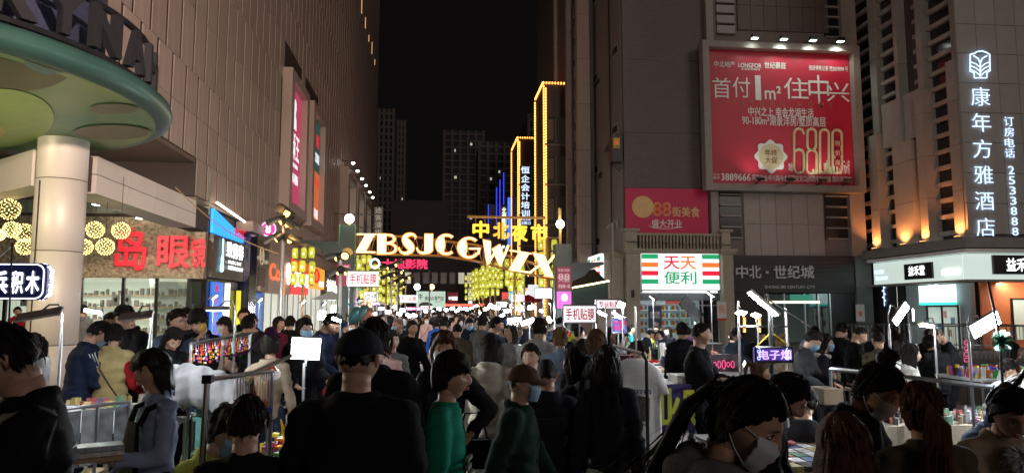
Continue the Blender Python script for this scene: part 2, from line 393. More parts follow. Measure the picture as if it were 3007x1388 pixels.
# ================================================================== eyewear shop (curved granite front)
shop = thing('eyewear_shop', 'optician shop with rough brown granite fascia and glass front behind the column', 'shop', (-12,28,0))
gm = bpy.data.materials.new('speckled_granite'); gm.use_nodes = True; nt = gm.node_tree; N = nt.nodes; L = nt.links; b = N['Principled BSDF']; b.inputs['Roughness'].default_value = .6
tc = N.new('ShaderNodeTexCoord'); n1 = N.new('ShaderNodeTexNoise'); n1.inputs['Scale'].default_value = 9; n1.inputs['Detail'].default_value = 10; n1.inputs['Roughness'].default_value = .75; L.new(tc.outputs['Object'], n1.inputs[0])
cr = N.new('ShaderNodeValToRGB'); cr.color_ramp.elements[0].position = .38; cr.color_ramp.elements[0].color = (.07,.05,.028,1); cr.color_ramp.elements[1].position = .62; cr.color_ramp.elements[1].color = (.42,.33,.20,1)
L.new(n1.outputs['Fac'], cr.inputs[0]); L.new(cr.outputs[0], b.inputs['Base Color']); bp = N.new('ShaderNodeBump'); bp.inputs['Strength'].default_value = .7; bp.inputs['Distance'].default_value = .03; L.new(n1.outputs['Fac'], bp.inputs['Height']); L.new(bp.outputs[0], b.inputs['Normal'])
def shopcurve(t):       # plan of the front: straight, bending away at its right end
    x = -22+t*13.3; return (x, 27.75+.55*max(0,(x+13)/4)**2*(1 if x > -13 else 0))
def curved(z0, z1, off, t0=0., t1=1., k=30, th=.3):
    m_ = MB()
    for i in range(k):
        a, c = shopcurve(t0+(t1-t0)*i/k), shopcurve(t0+(t1-t0)*(i+1)/k)
        p = [(a[0],a[1]+off,z0), (c[0],c[1]+off,z0), (c[0],c[1]+off,z1), (a[0],a[1]+off,z1), (a[0],a[1]+off+th,z0), (c[0],c[1]+off+th,z0), (c[0],c[1]+off+th,z1), (a[0],a[1]+off+th,z1)]
        m_.add(p, [(0,1,2,3),(7,6,5,4),(0,4,5,1),(3,2,6,7)]+([(0,3,7,4)] if i == 0 else [])+([(1,5,6,2)] if i == k-1 else []))
    return m_
curved(3.22,4.98,0).build('fascia', gm, shop); curved(4.98,5.22,-.10,th=.45).build('cornice', gm, shop); curved(3.02,3.22,-.05,th=.4).build('lintel', gm, shop)
for ch, x0, x1, y0, y1 in (('岛',340,430,670,790), ('眼',455,548,692,785), ('镜',548,592,695,782)):
    a, c = aY(x0,y1,27.7), aY(x1,y0,27.7)
    yy = 27.60+.55*max(0,((a.x+c.x)/2+13)/4)**2
    s2 = lettering(ch, ((a.x+c.x)/2, yy, (a.z+c.z)/2), (1,.28*max(0,((a.x+c.x)/2+13)/4),0), UZ, abs(c.x-a.x), c.z-a.z, M_redl, None, 'sign_letter', bold=.02, ext=.07, off=.02)
    tag(s2, {'岛':'big red brush character furthest left on the granite fascia', '眼':'big red brush character in the middle of the granite fascia', '镜':'red brush character furthest right on the granite fascia'}[ch], 'sign letter', 'red characters on the granite fascia')
M_int = pm('glowing_shop_wall', (.62,.64,.55), .7, var=.06, emi=(.80,.84,.70), es=.62)  # glow put into walls and doorways for the interior light
bx('interior_wall', (-22,33.0,0), (-8.9,33.2,3.3), M_int, shop); bx('interior_floor', (-22,28.3,0.01), (-8.9,33,.05), pm('shop_floor', (.4,.38,.34), .3), shop)
bx('interior_ceiling', (-22,28.4,3.05), (-8.9,33,3.2), M_int, shop)
fm = MB()
for x in (-16.6,-15.3,-14.2,-13.5,-12.75,-11.35,-10.25,-9.2):
    yy = 27.8+.55*max(0,(x+13)/4)**2; fm.bb((x-.05,yy-.02,0), (x+.05,yy+.1,3.02))
fm.bb((-14.2,27.78,2.3), (-12.75,27.86,2.38)); fm.build('window_frame', M_blk, shop)
curved(0.02,3.0,.07,th=.02).build('pane', glass(), shop)
M_shelf = pm('shelf_wood', (.5,.34,.2), .5); M_pale = pm('pale_display', (.75,.74,.68), .6, var=.3, scale=12)
for z_ in (.9,1.45,1.95,2.45):
    sh = MB(); sh.bb((-15.8,32.6,z_), (-9.6,32.98,z_+.05)); sf = sh.build('shelf', M_shelf, shop)
    it = MB()
    for k in range(26):
        x = -15.6+k*.23+random.uniform(-.05,.05); hh = random.uniform(.08,.3); it.bb((x,32.7,z_+.05), (x+random.uniform(.06,.16),32.85,z_+.05+hh))
    it.build('goods', pm('shop_goods', (.25,.20,.18), .4, var=.7, scale=6), sf, kind='stuff')
for x in (-15.2,-14.8,-14.4,-12.0,-11.6):
    f2 = MB(); f2.bb((x,28.6,2.0), (x+.26,28.63,2.42)); q = f2.build('portrait_card', pm('white_card', (.85,.85,.83), .5), shop); MB().ball((x+.13,28.59,2.24), (.06,.01,.09), 10, 6).build('portrait', pm('portrait_grey', (.08,.07,.07), .6), q)
lamp('shop_lamp', 'AREA', (-12.5,30.2,3.0), 450, (1,.98,.86), aim=(-12.5,30.2,0), shape='RECTANGLE', size=6, size_y=2)
# grass-like glitter curtain right part
cu = MB()
for i in range(70):
    x = -10.2+i*.02; yy = 27.9+.55*max(0,(x+13)/4)**2; cu.box((x,yy,1.55), (.006,.004,1.35))
cu.build('bead_curtain', pm('glitter_strings', (.35,.38,.3), .2, .8), shop, kind='stuff')
# ---- light balls hung in front of the shop
M_bulbw = em('warm_bulb', (1.,.74,.26), 5.0)
ballproto = None
def light_ball(p, r, label):
    global ballproto
    t = thing('wire_light_ball', label, 'light ball', p, 'glowing wire balls by the column')
    wires = MB()
    for k in range(9):
        nrm = Vector((random.gauss(0,1),random.gauss(0,1),random.gauss(0,1))).normalized(); u = nrm.orthogonal().normalized(); v = nrm.cross(u)
        wires.tube([Vector(p)+u*r*math.cos(a*PI/8)+v*r*math.sin(a*PI/8) for a in range(17)], .004, 3, cap=False)
    wires.build('wire_frame', pm('green_wire', (.10,.13,.05), .6), t)
    bl = MB(); nb = 105
    for k in range(nb):
        z_ = 1-2*(k+.5)/nb; a = k*2.39996; q = math.sqrt(1-z_*z_); c = Vector(p)+Vector((math.cos(a)*q, math.sin(a)*q, z_))*r*random.uniform(.95,1.03)
        bl.ball(c, .0115, 5, 4)
    bl.build('fairy_bulb', M_bulbw, t, kind='stuff')
    MB().tube([Vector(p)+Vector((0,0,r)), (p[0],p[1],4.9)], .006, 4).build('hanging_cord', M_blk, t)
for px, py, rp, lab in ((27,614,28,'glowing wire ball highest at the left edge'), (35,674,22,'glowing wire ball under the highest one'), (70,683,25,'larger glowing wire ball just left of the column'), (73,724,22,'lowest glowing wire ball left of the column'), (-3,690,15,'glowing wire ball cut by the left picture edge'), (279,675,23,'glowing wire ball nearest right of the column, upper'), (355,677,23,'glowing wire ball before the big red character'), (309,724,23,'lower glowing wire ball between two higher ones'), (247,725,22,'glowing wire ball half behind the column')):
    p = aY(px, py, 17.5); light_ball(p, rp*17.6/F_PX, lab)
# ================================================================== row of shops on the mall's ground floor (all on plane XL)
def YL(px): return aX(px, 750, XL).y
def wall_text(s, Y0, Y1, z0, z1, mat, parent, **k): return lettering(s, (XL+.26, (Y0+Y1)/2, (z0+z1)/2), (0,1,0), UZ, abs(Y1-Y0), z1-z0, mat, parent, **k)
m1 = thing('music_restaurant_front', 'black restaurant front with guitar logo and blue MUSIC light board', 'shop front', (XL,31,0))
bx('black_board', (XL-.1,28.75,3.1), (XL+.2,33.2,4.75), pm('brown_black_board', (.045,.035,.025), .35, var=.3), m1)
M_blue = em('blue_backlight', (.02,.32,1.), 1.5)
v_ = MB(); v_.prism([(28.75,4.80),(33.2,4.80),(33.2,5.05),(28.75,5.72)], (XL+.05,0,0), LY, UZ, .12); v_.build('blue_light_board', M_blue, m1)
wall_text('MUSIC', 31.4,33.1,4.95,5.32, M_redl, m1, bold=.03)
MB().tube([(XL+.25,28.8,5.95),(XL+.25,34.4,5.62)], .045, 6).build('light_strip', em('strip_light', (1,.85,.62), 6), m1)
wall_text('致青春', 30.35,32.85,4.0,4.62, M_whl, m1, bold=.03); wall_text('MUSIC BAY', 30.6,32.6,3.74,3.88, M_whl, m1, bold=.03); wall_text('RESTAURANT', 30.6,32.9,3.5,3.66, M_whl, m1, bold=.03)
gt = MB(); gt.prism([(29.55,3.38),(29.72,3.33),(29.95,3.38),(30.02,3.55),(29.93,3.70),(29.98,3.88),(29.86,4.02),(29.88,4.62),(29.80,4.68),(29.72,4.62),(29.74,4.02),(29.6,3.88),(29.64,3.70),(29.53,3.55)], (XL+.24,0,0), LY, UZ, .03); gt.build('guitar_logo', em('pale_blue_neon', (.45,.80,1.), 1.6), m1)
bx('door_glass', (XL-.1,28.9,0), (XL-.02,33.2,3.05), pm('dark_door', (.03,.03,.035), .15), m1)
lb = MB().bb((XL+.02,29.2,.1), (XL+.14,30.5,2.95)).build('light_box', em('blue_poster', (.03,.18,.75), .8), m1)
column_text('MUSIC', (XL+.16,29.55,2.7), LY, .46, .34, M_redl, lb, bold=.03)
bx('light_bar', (XL+.05,31.0,.1), (XL+.2,31.25,2.95), M_white, m1)
bx('light_bar', (XL+.05,32.75,.1), (XL+.2,32.95,2.7), em('yellow_light_bar', (.95,.85,.05), .8), m1)
bx('navy_pier', (XL-.1,33.25,0), (XL+.45,34.5,5.3), pm('navy_gloss', (.012,.016,.05), .15, var=.2), m1)
bx('pier_cap', (XL-.1,32.9,5.3), (XL+.62,34.9,5.74), M_stone, m1)
m2 = thing('number_eight_entrance', 'olive grey mall entrance panel with small shutter window and number eight', 'entrance', (XL,36,0))
bx('panel', (XL-.1,34.55,2.75), (XL+.3,37.6,5.2), pm('olive_metal', (.13,.12,.08), .35, .3, .15), m2)
MB().tube([(XL+.32,36.0+.38*math.cos(a*PI/12),4.45+.42*math.sin(a*PI/12)) for a in range(25)], .02, 5).build('number_ring', em('beige_neon', (.85,.70,.45), .5), m2)
wall_text('8', 35.85,36.15,4.22,4.68, em('beige_neon', (.85,.70,.45), .5), m2, bold=.02, off=.06); wall_text('<<<', 34.75,35.45,4.2,4.4, em('beige_neon', (.85,.70,.45), .5), m2, bold=.02, off=.06); wall_text('美食街', 36.5,37.4,4.1,4.3, em('beige_neon', (.85,.70,.45), .5), m2, off=.06)
sw = bx('shutter_window', (XL+.3,35.3,2.95), (XL+.33,36.7,3.9), M_blk, m2)
for k in range(7): bx('slat', (XL+.335,35.35,3.0+k*.125), (XL+.37,36.65,3.08+k*.125), pm('rusty_slat', (.13,.07,.045), .6), sw)
bx('blue_light_door', (XL-.1,34.6,0), (XL+.1,37.5,2.7), em('blue_poster2', (.05,.16,.55), .45), m2)
def shopfront(name, label, a, b, zt, zb, bmat, chars, sub, cmat, door=M_int, **k):
    t = thing(name, label, 'shop front', (XL,(a+b)/2,0), 'shop fronts along the mall')
    bx('signboard', (XL-.1,a+.06,zb), (XL+.25,b-.06,zt), bmat, t)
    if chars: wall_text(chars, a+(b-a)*k.get('c0',.2), b-.35, zb+(zt-zb)*k.get('d0',.28), zb+(zt-zb)*k.get('d1',.75), cmat, t, bold=.03, off=.03)
    if sub: wall_text(sub, a+.6,b-.8, zb+.12, zb+.32, cmat, t, off=.03)
    bx('doorway', (XL-.1,a+.3,0), (XL-.04,b-.3,zb-.02), door, t)
    f = MB()
    for q in range(4): f.bb((XL-.03,a+.3+(b-a-.66)*q/3,0), (XL+.04,a+.36+(b-a-.66)*q/3,zb-.03))
    f.build('door_frame', M_steel, t); 
    return t
M_tan = pm('tan_board', (.45,.33,.24), .5, var=.1)
t = shopfront('milk_tea_shop', 'tan tea shop front with orange lettering and white ball logo', 37.7,43.4,4.85,2.75, M_tan, 'CoCo', None, em('orange_letter', (1.,.16,.03), 1.1), c0=.02, d0=.3, d1=.72)
MB().ball((XL+.35,42.3,3.9), (.06,.62,.62), 20, 12).build('ball_logo', M_whl, t)
MB().tube([(XL+.9,37.9,2.9),(XL+.98,37.9,2.9)], .38, 20).build('round_hanging_sign', em('orange_disc', (1,.28,.04), 1.0), t)
t = shopfront('ice_cream_tea_shop', 'glowing red shop sign with white characters beside the orange one', 43.6,49.3,4.85,2.85, em('red_lightbox', (.95,.035,.03), .9, (.5,.02,.02)), '蜜雪冰城', None, M_whl, c0=.2, d0=.22, d1=.66)
MB().ball((XL+.3,44.5,3.7), (.05,.3,.5), 12, 8).build('mascot_blank', M_whl, t)
t = shopfront('orange_snack_shop', 'glowing orange shop sign with a red round mark', 49.5,56.2,4.85,3.4, em('orange_lightbox', (1.,.42,.03), .85, (.5,.2,.02)), None, None, M_whl)
MB().tube([(XL+.26,52.3+.9*math.cos(a*PI/12),4.25+.42*math.sin(a*PI/12)) for a in range(25)], .1, 6).build('round_mark', M_redl, t); wall_text('火', 51.8,52.8,4.0,4.5, M_redl, t, bold=.03, off=.04)
wall_text('丘大叔', 53.4,55.4,3.55,3.95, M_whl, t, bold=.03, off=.04)
t = shopfront('noodle_shop_front', 'dark shop front with large white characters, past the orange sign', 56.4,64.5,4.6,2.95, pm('brown_board', (.16,.09,.05), .5), '书亦烧仙草', None, M_whl, c0=.08, d0=.2, d1=.8)
cols = [('pink_lightbox',(.9,.1,.6),.6), ('white_lightbox',(.85,.9,.95),1.1), ('green_lightbox',(.2,.8,.4),.5), ('yellow_lightbox',(1,.75,.2),.8)]
for i, (a, b, lab) in enumerate(((65,72,'pink'), (72.5,79,'white'), (79.5,86,'green'), (86.5,94,'yellow'))):
    nm, c_, e_ = cols[i]; shopfront('far_shop_front', 'distant '+lab+' lit shop sign low on the mall side', a, b, 4.4, 3.1, em(nm,c_,e_), ('美食广场','奶茶','小吃城','烤肉')[i], None, M_redl if i in (1,3) else M_whl)
# ---- two framed light posters high on the cladding
def lightposter(label, a, b, z0, z1, cells):
    t = thing('framed_light_poster', label, 'light poster', (XL,(a+b)/2,z0)); x1 = XL+.55
    f = MB(); f.bb((XL,a-.75,z0-.6), (x1,a-.02,z1+.55)); f.bb((XL,b+.02,z0-.6), (x1,b+.75,z1+.55)); f.bb((XL,a-.02,z1+.02), (x1,b+.02,z1+.55)); f.bb((XL,a-.02,z0-.6), (x1,b+.02,z0-.02)); f.build('frame', M_clad, t)
    for (ya,yb,za,zb,mt,txt) in cells:
        c = bx('poster_panel', (XL+.05,ya,za), (XL+.18,yb,zb), mt, t)
        for (s,y0,y1,q0,q1,tm) in txt: lettering(s, (XL+.19,(y0+y1)/2,(q0+q1)/2), LY, UZ, y1-y0, q1-q0, tm, c, bold=.02)
    return t
M_mag = em('magenta_poster', (.72,.07,.19), .50, (.4,.05,.12)); M_prt = em('white_print_lit', (.9,.95,1), .9)
lightposter('magenta light poster with white characters, nearer of the two on the mall wall', 41.5,45.5,7.9,14.8,
  [(41.5,45.5,7.9,14.8,M_mag,[('桃酥王',41.7,45.1,10.7,12.3,M_prt),('不只有桃酥',42.,45.,9.3,9.9,M_prt),('宫廷桃酥',43.2,44.8,10.25,10.5,M_prt)])])
MB().prism([(43.0,12.5),(44.0,12.5),(43.9,13.1),(43.65,13.4),(43.85,13.75),(43.8,14.1),(43.5,14.3),(43.2,14.1),(43.15,13.75),(43.35,13.4),(43.1,13.1)], (XL+.19,0,0), LY, UZ, .02).build('figure_mark', M_prt, None); o_ = bpy.data.objects['figure_mark']; pr = [x for x in bpy.data.objects if x.name.startswith('framed_light_poster')][0]; o_.parent = pr; o_.location = WL[o_.name]-WL[pr.name]
M_pr = em('red_poster', (.85,.04,.05), .55); M_pg = em('green_poster', (.03,.10,.09), .5); M_py = em('yellow_poster', (.95,.55,.06), .55); M_po = em('orange_poster', (.95,.22,.06), .5)
lightposter('light poster of four panels, red, green, yellow and orange', 48.7,52.9,7.9,15.0,
  [(48.7,50.6,11.5,15.0,M_pr,[('王主张',49.,50.4,12.2,12.8,M_prt)]), (50.65,52.9,11.5,15.0,M_pg,[('鼎',51.2,52.3,13.2,14.1,M_redl),('富源居',51.,52.6,12.1,12.8,M_prt)]),
   (48.7,50.6,7.9,11.45,M_py,[('六婆',49.1,50.3,10.4,11.1,M_redl),('小面',49.,50.4,9.6,10.2,M_pg)]), (50.65,52.9,7.9,11.45,M_po,[('羊肉粉',51.,52.6,8.2,8.9,M_prt),('花小面',51.,52.6,10.4,11.1,M_pr)])])
MB().ball((XL+.2,49.6,14.), (.02,.5,.6), 14, 10).build('round_mark', M_prt, bpy.data.objects['framed_light_poster.001'])
# ---- round magenta 8 sign on a bracket
t = thing('round_eight_sign', 'round magenta light sign with a white number eight', 'sign', (-7.4,36,5))
p = aX(788,672,-7.9); MB().tube([(p.x,p.y,p.z),(p.x,p.y+.14,p.z)], .34, 28).build('disc', em('magenta_disc', (.75,.05,.42), .9), t)
MB().tube([(p.x+.335*math.cos(a*PI/14),p.y-.01,p.z+.335*math.sin(a*PI/14)) for a in range(29)], .03, 6).build('rim', em('white_rim', (.95,.85,.9), 1.), t)
lettering('8', (p.x,p.y-.02,p.z), RX, UZ, .24, .4, M_whl, t, bold=.03); MB().tube([p,(XL,p.y+.05,p.z)], .03, 6).build('bracket', M_blk, t)

# mast added out of view to carry the two added facade lights
t = thing('added_light_mast', 'added grey mast with two square floodlights, unseen behind the viewer', 'light mast', (5.6,-6.3,0)); MB().tube([(5.6,-6.5,0),(5.6,-6.5,9)], [.12,.08], 10).build('mast', M_steel, t)
for q in ((5.0,-6.2,6.2),(6.0,-6.2,8.5)): MB().box(q, (.22,.08,.18)).build('lamp_head', M_blk, t)

t = thing('assumed_globe_lamp', 'assumed warm globe lamp on a post under the canopy, unseen beyond the left picture edge', 'street lamp', (-10.6,10.2,0)); MB().tube([(-10.6,10.2,0),(-10.6,10.2,3.0)], .05, 8).build('post', M_blk, t); MB().ball((-10.6,10.2,3.2), .2, 14, 10).build('globe', em('assumed_warm_globe', (1,.85,.55), 6), t)  # assumed lamp, added out of view to light the canopy underside and column
lamp('assumed_lamp_glow', 'POINT', (-10.3,10.3,3.5), 900, (1.,.86,.56), shadow_soft_size=.2)  # light of the assumed globe lamp, added to brighten the canopy from below
# ================================================================== RIGHT: corner building with the billboard
M_tile = bpy.data.materials.new('small_dark_wall_tile'); M_tile.use_nodes = True; nt = M_tile.node_tree; N = nt.nodes; L = nt.links; b = N['Principled BSDF']; b.inputs['Roughness'].default_value = .5
tc = N.new('ShaderNodeTexCoord'); mp = N.new('ShaderNodeMapping'); mp.inputs['Rotation'].default_value = (PI/2,0,0); L.new(tc.outputs['Object'], mp.inputs[0])
br = N.new('ShaderNodeTexBrick'); br.inputs['Scale'].default_value = 1; br.inputs['Brick Width'].default_value = .30; br.inputs['Row Height'].default_value = .155; br.inputs['Mortar Size'].default_value = .012
br.inputs['Color1'].default_value = (.115,.10,.092,1); br.inputs['Color2'].default_value = (.100,.086,.078,1); br.inputs['Mortar'].default_value = (.072,.062,.056,1)
L.new(mp.outputs[0], br.inputs[0]); L.new(br.outputs[0], b.inputs['Base Color']); bp = N.new('ShaderNodeBump'); bp.inputs['Strength'].default_value = .4; bp.inputs['Distance'].default_value = .01; bp.invert = True; L.new(br.outputs['Fac'], bp.inputs['Height']); L.new(bp.outputs[0], b.inputs['Normal'])
M_gry = pm('grey_plaster', (.20,.165,.15), .75, var=.14, scale=.7, bump=.1)
M_gpan = pm('grey_stone_panel', (.30,.265,.24), .5, var=.12, scale=2)
M_dk = pm('dark_window', (.015,.016,.018), .12)
M_crm = pm('cream_carved_stone', (.36,.32,.25), .7, var=.15, scale=4, bump=.15)
ca = thing('corner_tower', 'dark tiled corner tower carrying the red billboard, right of the street', 'building', (18,48,0))
bx('tiled_wall', (10.45,40.0,8.75), (15.3,40.3,60), M_tile, ca)
bx('side_wall', (10.4,40.31,5.2), (10.9,48.0,60), M_gry, ca)
bx('core', (10.92,40.35,5.0), (24.4,60,60), M_gry, ca)
for z_ in (11.9,16.2,20.6,25.): bx('wall_joint', (10.44,39.985,z_), (15.29,39.998,z_+.05), M_blk, ca)
bx('corner_pier', (15.32,39.6,4.9), (15.75,40.32,22.5), M_gpan, ca)
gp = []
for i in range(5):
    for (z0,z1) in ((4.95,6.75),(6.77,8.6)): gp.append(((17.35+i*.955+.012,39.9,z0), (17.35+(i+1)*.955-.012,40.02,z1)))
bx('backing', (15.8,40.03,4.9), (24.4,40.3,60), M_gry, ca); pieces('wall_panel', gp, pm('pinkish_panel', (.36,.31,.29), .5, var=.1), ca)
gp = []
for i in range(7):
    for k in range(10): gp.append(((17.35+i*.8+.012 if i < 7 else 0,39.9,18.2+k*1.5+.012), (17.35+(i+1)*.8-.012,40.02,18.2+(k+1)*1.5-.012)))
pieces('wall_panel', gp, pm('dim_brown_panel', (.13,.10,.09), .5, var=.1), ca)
for (xa,xb,zs) in ((15.95,17.2,(5.9,8.6)), (22.25,23.6,(5.9,8.6)), (16.1,17.2,(17.9,26)), (22.7,23.6,(17.9,26))):
    wd_ = bx('window', (xa,39.96,zs[0]), (xb,40.02,zs[1]), M_dk, ca); z_ = zs[0]
    while z_ <= zs[1]: bx('louvre_bar', (xa,39.8,z_), (xb,39.95,z_+.09), M_gpan, wd_); z_ += .62
bx('end_pier', (23.65,39.7,4.9), (24.55,40.31,60), M_gpan, ca)
# slit windows, vents, pipe and box on the side wall
for (Y,z) in ((41.2,6.6),(42.2,10.8),(43.6,11.6),(45.5,10.3),(46.8,10.9),(45.8,16.6),(46.6,17.1),(46.4,6.1),(41.4,12.3),(41.1,17.0),(46.,22.5)):
    w_ = bx('slit_window', (10.36,Y,z), (10.405,Y+.9,z+.42), M_dk, ca); f = MB(); f.bb((10.34,Y-.05,z-.06),(10.40,Y+.95,z-.01)); f.bb((10.34,Y-.05,z+.43),(10.40,Y+.95,z+.48)); f.build('frame', M_gpan, w_)
MB().tube([(10.3,42.6,5.6),(10.3,42.6,60)], .045, 6).build('drain_pipe', M_blk, ca)
eb = thing('electrical_box', 'black metal equipment box with a yellow warning plate on the grey side wall', 'equipment box', (10.0,42.4,10))
p = aX(1808,438,10.0); bx('box', (9.75,p.y-.2,p.z-.75), (10.33,p.y+.7,p.z+.75), M_blk, eb)
bx('warning_plate', (9.82,p.y-.22,p.z+.02), (10.18,p.y-.205,p.z+.6), pm('warning_yellow', (.65,.45,.04), .5), eb)
mt_ = MB(); mt_.prism([(-.1,0),(.1,0),(0,.18)], (10.0,p.y-.225,p.z+.28), RX, UZ, .004); mt_.build('warning_triangle', M_redl, eb); lettering('有电危险', (10.0,p.y-.225,p.z+.12), RX, UZ, .28, .1, M_blk, eb)
mt_ = MB()
for yy in (p.y,p.y+.5): mt_.tube([(9.8,yy,p.z-.75),(10.35,yy,p.z-1.15)], .03, 5)
mt_.build('bracket', M_blk, eb)
# ---- magenta 88 food banner
t = thing('food_street_banner', 'dark magenta 88 food street banner above the shop balustrade', 'banner', (12.7,39.7,6.2))
M_bann = pm('magenta_vinyl', (.55,.008,.08), .45, var=.06)
bx('sheet', (10.42,39.78,6.15), (15.2,39.88,8.7), M_bann, t)
def yt(s, x0, x1, y0, y1, Y, mat, par, nm='lettering', **k):
    a, c = aY(x0,y1,Y), aY(x1,y0,Y); return lettering(s, ((a.x+c.x)/2,Y,(a.z+c.z)/2), RX, UZ, abs(c.x-a.x), c.z-a.z, mat, par, nm, **k)
M_gold = pm('gold_print', (.75,.50,.20), .5); M_or = pm('orange_print', (.80,.16,.05), .5); M_wp = pm('white_print', (.80,.80,.80), .5)
c_ = aY(1888,607,39.77); MB().tube([(c_.x,39.79,c_.z),(c_.x,39.765,c_.z)], .62, 28).build('plain_round_print', M_gold, t)
yt('88',1918,1970,594,634,39.77,M_gold,t,bold=.02); yt('88',1920,1968,596,632,39.75,M_or,t,bold=.012); yt('街美食',1974,2054,608,636,39.77,M_gold,t,bold=.02); yt('盛大开业',1914,2002,645,668,39.77,M_wp,t,bold=.015)
cv = [aY(x,y,39.76) for x,y in ((1905,662),(1920,669),(1960,672),(1998,667))]; MB().tube([(q.x,39.77,q.z) for q in cv], .02, 5).build('underline', M_wp, t)
# ---- classical podium
pod = thing('convenience_store', 'convenience store in a cream stone corner podium with pilasters and balustrade', 'shop', (13,39,0))
def pil(x0,x1,y0,y1,z0,z1,name='pilaster'):
    o = bx(name, (x0,y0,z0), (x1,y1,z1), M_crm, pod)
    bx('capital', (x0-.12,y0-.12,z1+.002), (x1+.12,y1,z1+.14), M_crm, o); bx('capital', (x0-.2,y0-.2,z1+.142), (x1+.2,y1,z1+.28), M_crm, o)
    return o
for (x0,x1) in ((10.25,10.98),(15.72,16.3)):
    pil(x0,x1,39.1,39.98,0,4.95); 
    o = bx('balustrade_post', (x0+.05,39.3,5.24), (x1-.05,39.9,6.2), M_crm, pod); bx('cap', (x0-.08,39.2,6.202), (x1+.08,39.95,6.35), M_crm, o)
pil(9.5,10.2,39.6,40.4,0,4.75)
bx('ledge', (10.0,39.15,4.97), (16.4,39.97,5.235), M_crm, pod); bx('wall', (9.9,40.42,0), (10.39,48,5.19), M_crm, pod)
for k in range(24): bx('baluster', (11.1+k*.193,39.45,5.24), (11.1+k*.193+.10,39.62,5.98), M_crm, pod)
bx('balustrade_rail', (10.95,39.4,5.985), (15.75,39.7,6.12), M_crm, pod)
bx('fascia', (10.98,39.5,2.9), (15.72,39.96,4.95), pm('grey_fascia', (.12,.12,.12), .6), pod)
MB().tube([(10.2,39.05,5.6),(16.2,39.05,5.45)], .025, 6).build('conduit', M_steel, pod)
MB().tube([(9.45,38.9,0),(9.45,38.9,6.6),(9.1,38.9,6.3)], .06, 8).build('drain_pipe', M_crm, pod)
M_sgn = em('store_lightbox', (.93,.98,.97), 1.15, (.8,.8,.8)); M_g = em('store_green', (.01,.42,.16), .85); M_o = em('store_orange', (1,.20,.03), .95); M_r = em('store_red', (.85,.01,.05), .95)
def storesign(o, u, wd, hg, par):
    o = Vector(o); n = u.cross(UZ)
    m_ = MB(); m_.prism([(0,0),(wd,0),(wd,hg),(0,hg)], o, u, UZ, .22); m_.build('lightbox', M_sgn, par)
    q = o+n*.226
    for i, mt in enumerate((M_g,M_r,M_o,M_g)):
        z_ = hg*(.16+.215*i)
        for (a, b_) in ((0.,.21),(.78,1.)):
            s_ = MB(); s_.prism([(wd*a,z_-.02),(wd*b_,z_-.02),(wd*b_,z_+hg*.11),(wd*a,z_+hg*.11)], q, u, UZ, .006); s_.build('stripe', mt, par)
    def tt(ch, ca_, cb, za, zb, mt): lettering(ch, q+u*(wd*(ca_+cb)/2)+UZ*(hg*(za+zb)/2), u, UZ, wd*(cb-ca_), hg*(zb-za), mt, par, 'character', bold=.018)
    tt('天',.285,.485,.53,.86,M_r); tt('天',.50,.70,.53,.86,M_o); tt('便',.285,.485,.15,.47,M_g); tt('利',.50,.70,.15,.47,M_g)
t = thing('convenience_sign', 'large white light sign with green orange red stripes over the store door', 'light sign', (13.4,39.2,3))
storesign((11.15,39.48,2.98), RX, 4.38, 2.14, t)
f = MB(); f.tube([(11.12,39.24,2.95),(15.56,39.24,2.95),(15.56,39.24,5.15),(11.12,39.24,5.15),(11.12,39.24,2.95)], .03, 4); f.build('frame', M_steel, t)
t = thing('convenience_sign', 'narrow side-on copy of the striped store sign round the corner', 'light sign', (9.9,44,3.2)); storesign((9.88,46.6,3.2), Vector((0,-1,0)), 3.6, 2.05, t)
t = thing('light_sign', 'white and green light board further back round the store corner', 'light sign', (9.9,50,3.2)); bx('board', (9.6,49.5,2.7), (9.75,52.6,4.9), em('pale_board', (.7,.75,.7), .6), t); bx('green_strip', (9.55,49.6,2.8), (9.59,50.6,4.8), em('leaf_green', (.15,.35,.12), .5), t)
t = thing('light_sign', 'bare white light panel beside the green roof eave on the right', 'light sign', (9.4,56,3.)); bx('panel', (9.2,55,2.6), (9.3,57,4.9), M_white, t)
# shop interior
M_in2 = pm('glowing_white_interior', (.62,.66,.66), .6, var=.08, emi=(.75,.85,.88), es=.16)  # store light partly painted as glow in walls, floor and ceiling
bx('interior_back', (10.98,43.0,0), (15.72,43.1,2.9), M_in2, pod); bx('interior_ceiling', (10.98,39.98,2.82), (15.72,43,2.89), M_in2, pod)
bx('interior_floor', (10.98,39.6,0.01), (15.72,43,.05), M_in2, pod)
lamp('store_lamp', 'AREA', (13.4,41.3,2.75), 60, (.88,.97,1), aim=(13.4,41.3,0), shape='RECTANGLE', size=3.5, size_y=1.2)
bx('ceiling_lamp', (11.3,40.5,2.74), (15.4,40.65,2.79), M_whl, pod); bx('outside_tube_lamp', (11.2,39.25,2.84), (15.4,39.33,2.9), em('tube_lamp', (.9,.97,1), 5), pod)
sf = None
for z_ in (.5,.95,1.4,1.85):
    sf = bx('shelf', (11.3,42.5,z_), (15.2,42.95,z_+.04), M_wp, pod); gd = MB()
    for k in range(30):
        x = 11.35+k*.127; gd.bb((x,42.52,z_+.04), (x+.1,42.7,z_+.04+random.uniform(.12,.34)), mi=k % 5)
    gd.build('packaged_goods', [pm('goods_%s' % n_, c_, .5) for n_, c_ in (('red',(.5,.05,.04)),('yellow',(.6,.45,.06)),('blue',(.05,.12,.4)),('white',(.7,.7,.7)),('green',(.05,.3,.1)))], sf, kind='stuff')
bx('poster', (11.6,39.72,.9), (12.35,39.75,2.1), pm('dark_blue_poster', (.02,.05,.08), .4), pod); lettering('本店招聘\n不限学历', (11.97,39.72,1.6), RX, UZ, .55, .4, M_wp, pod)
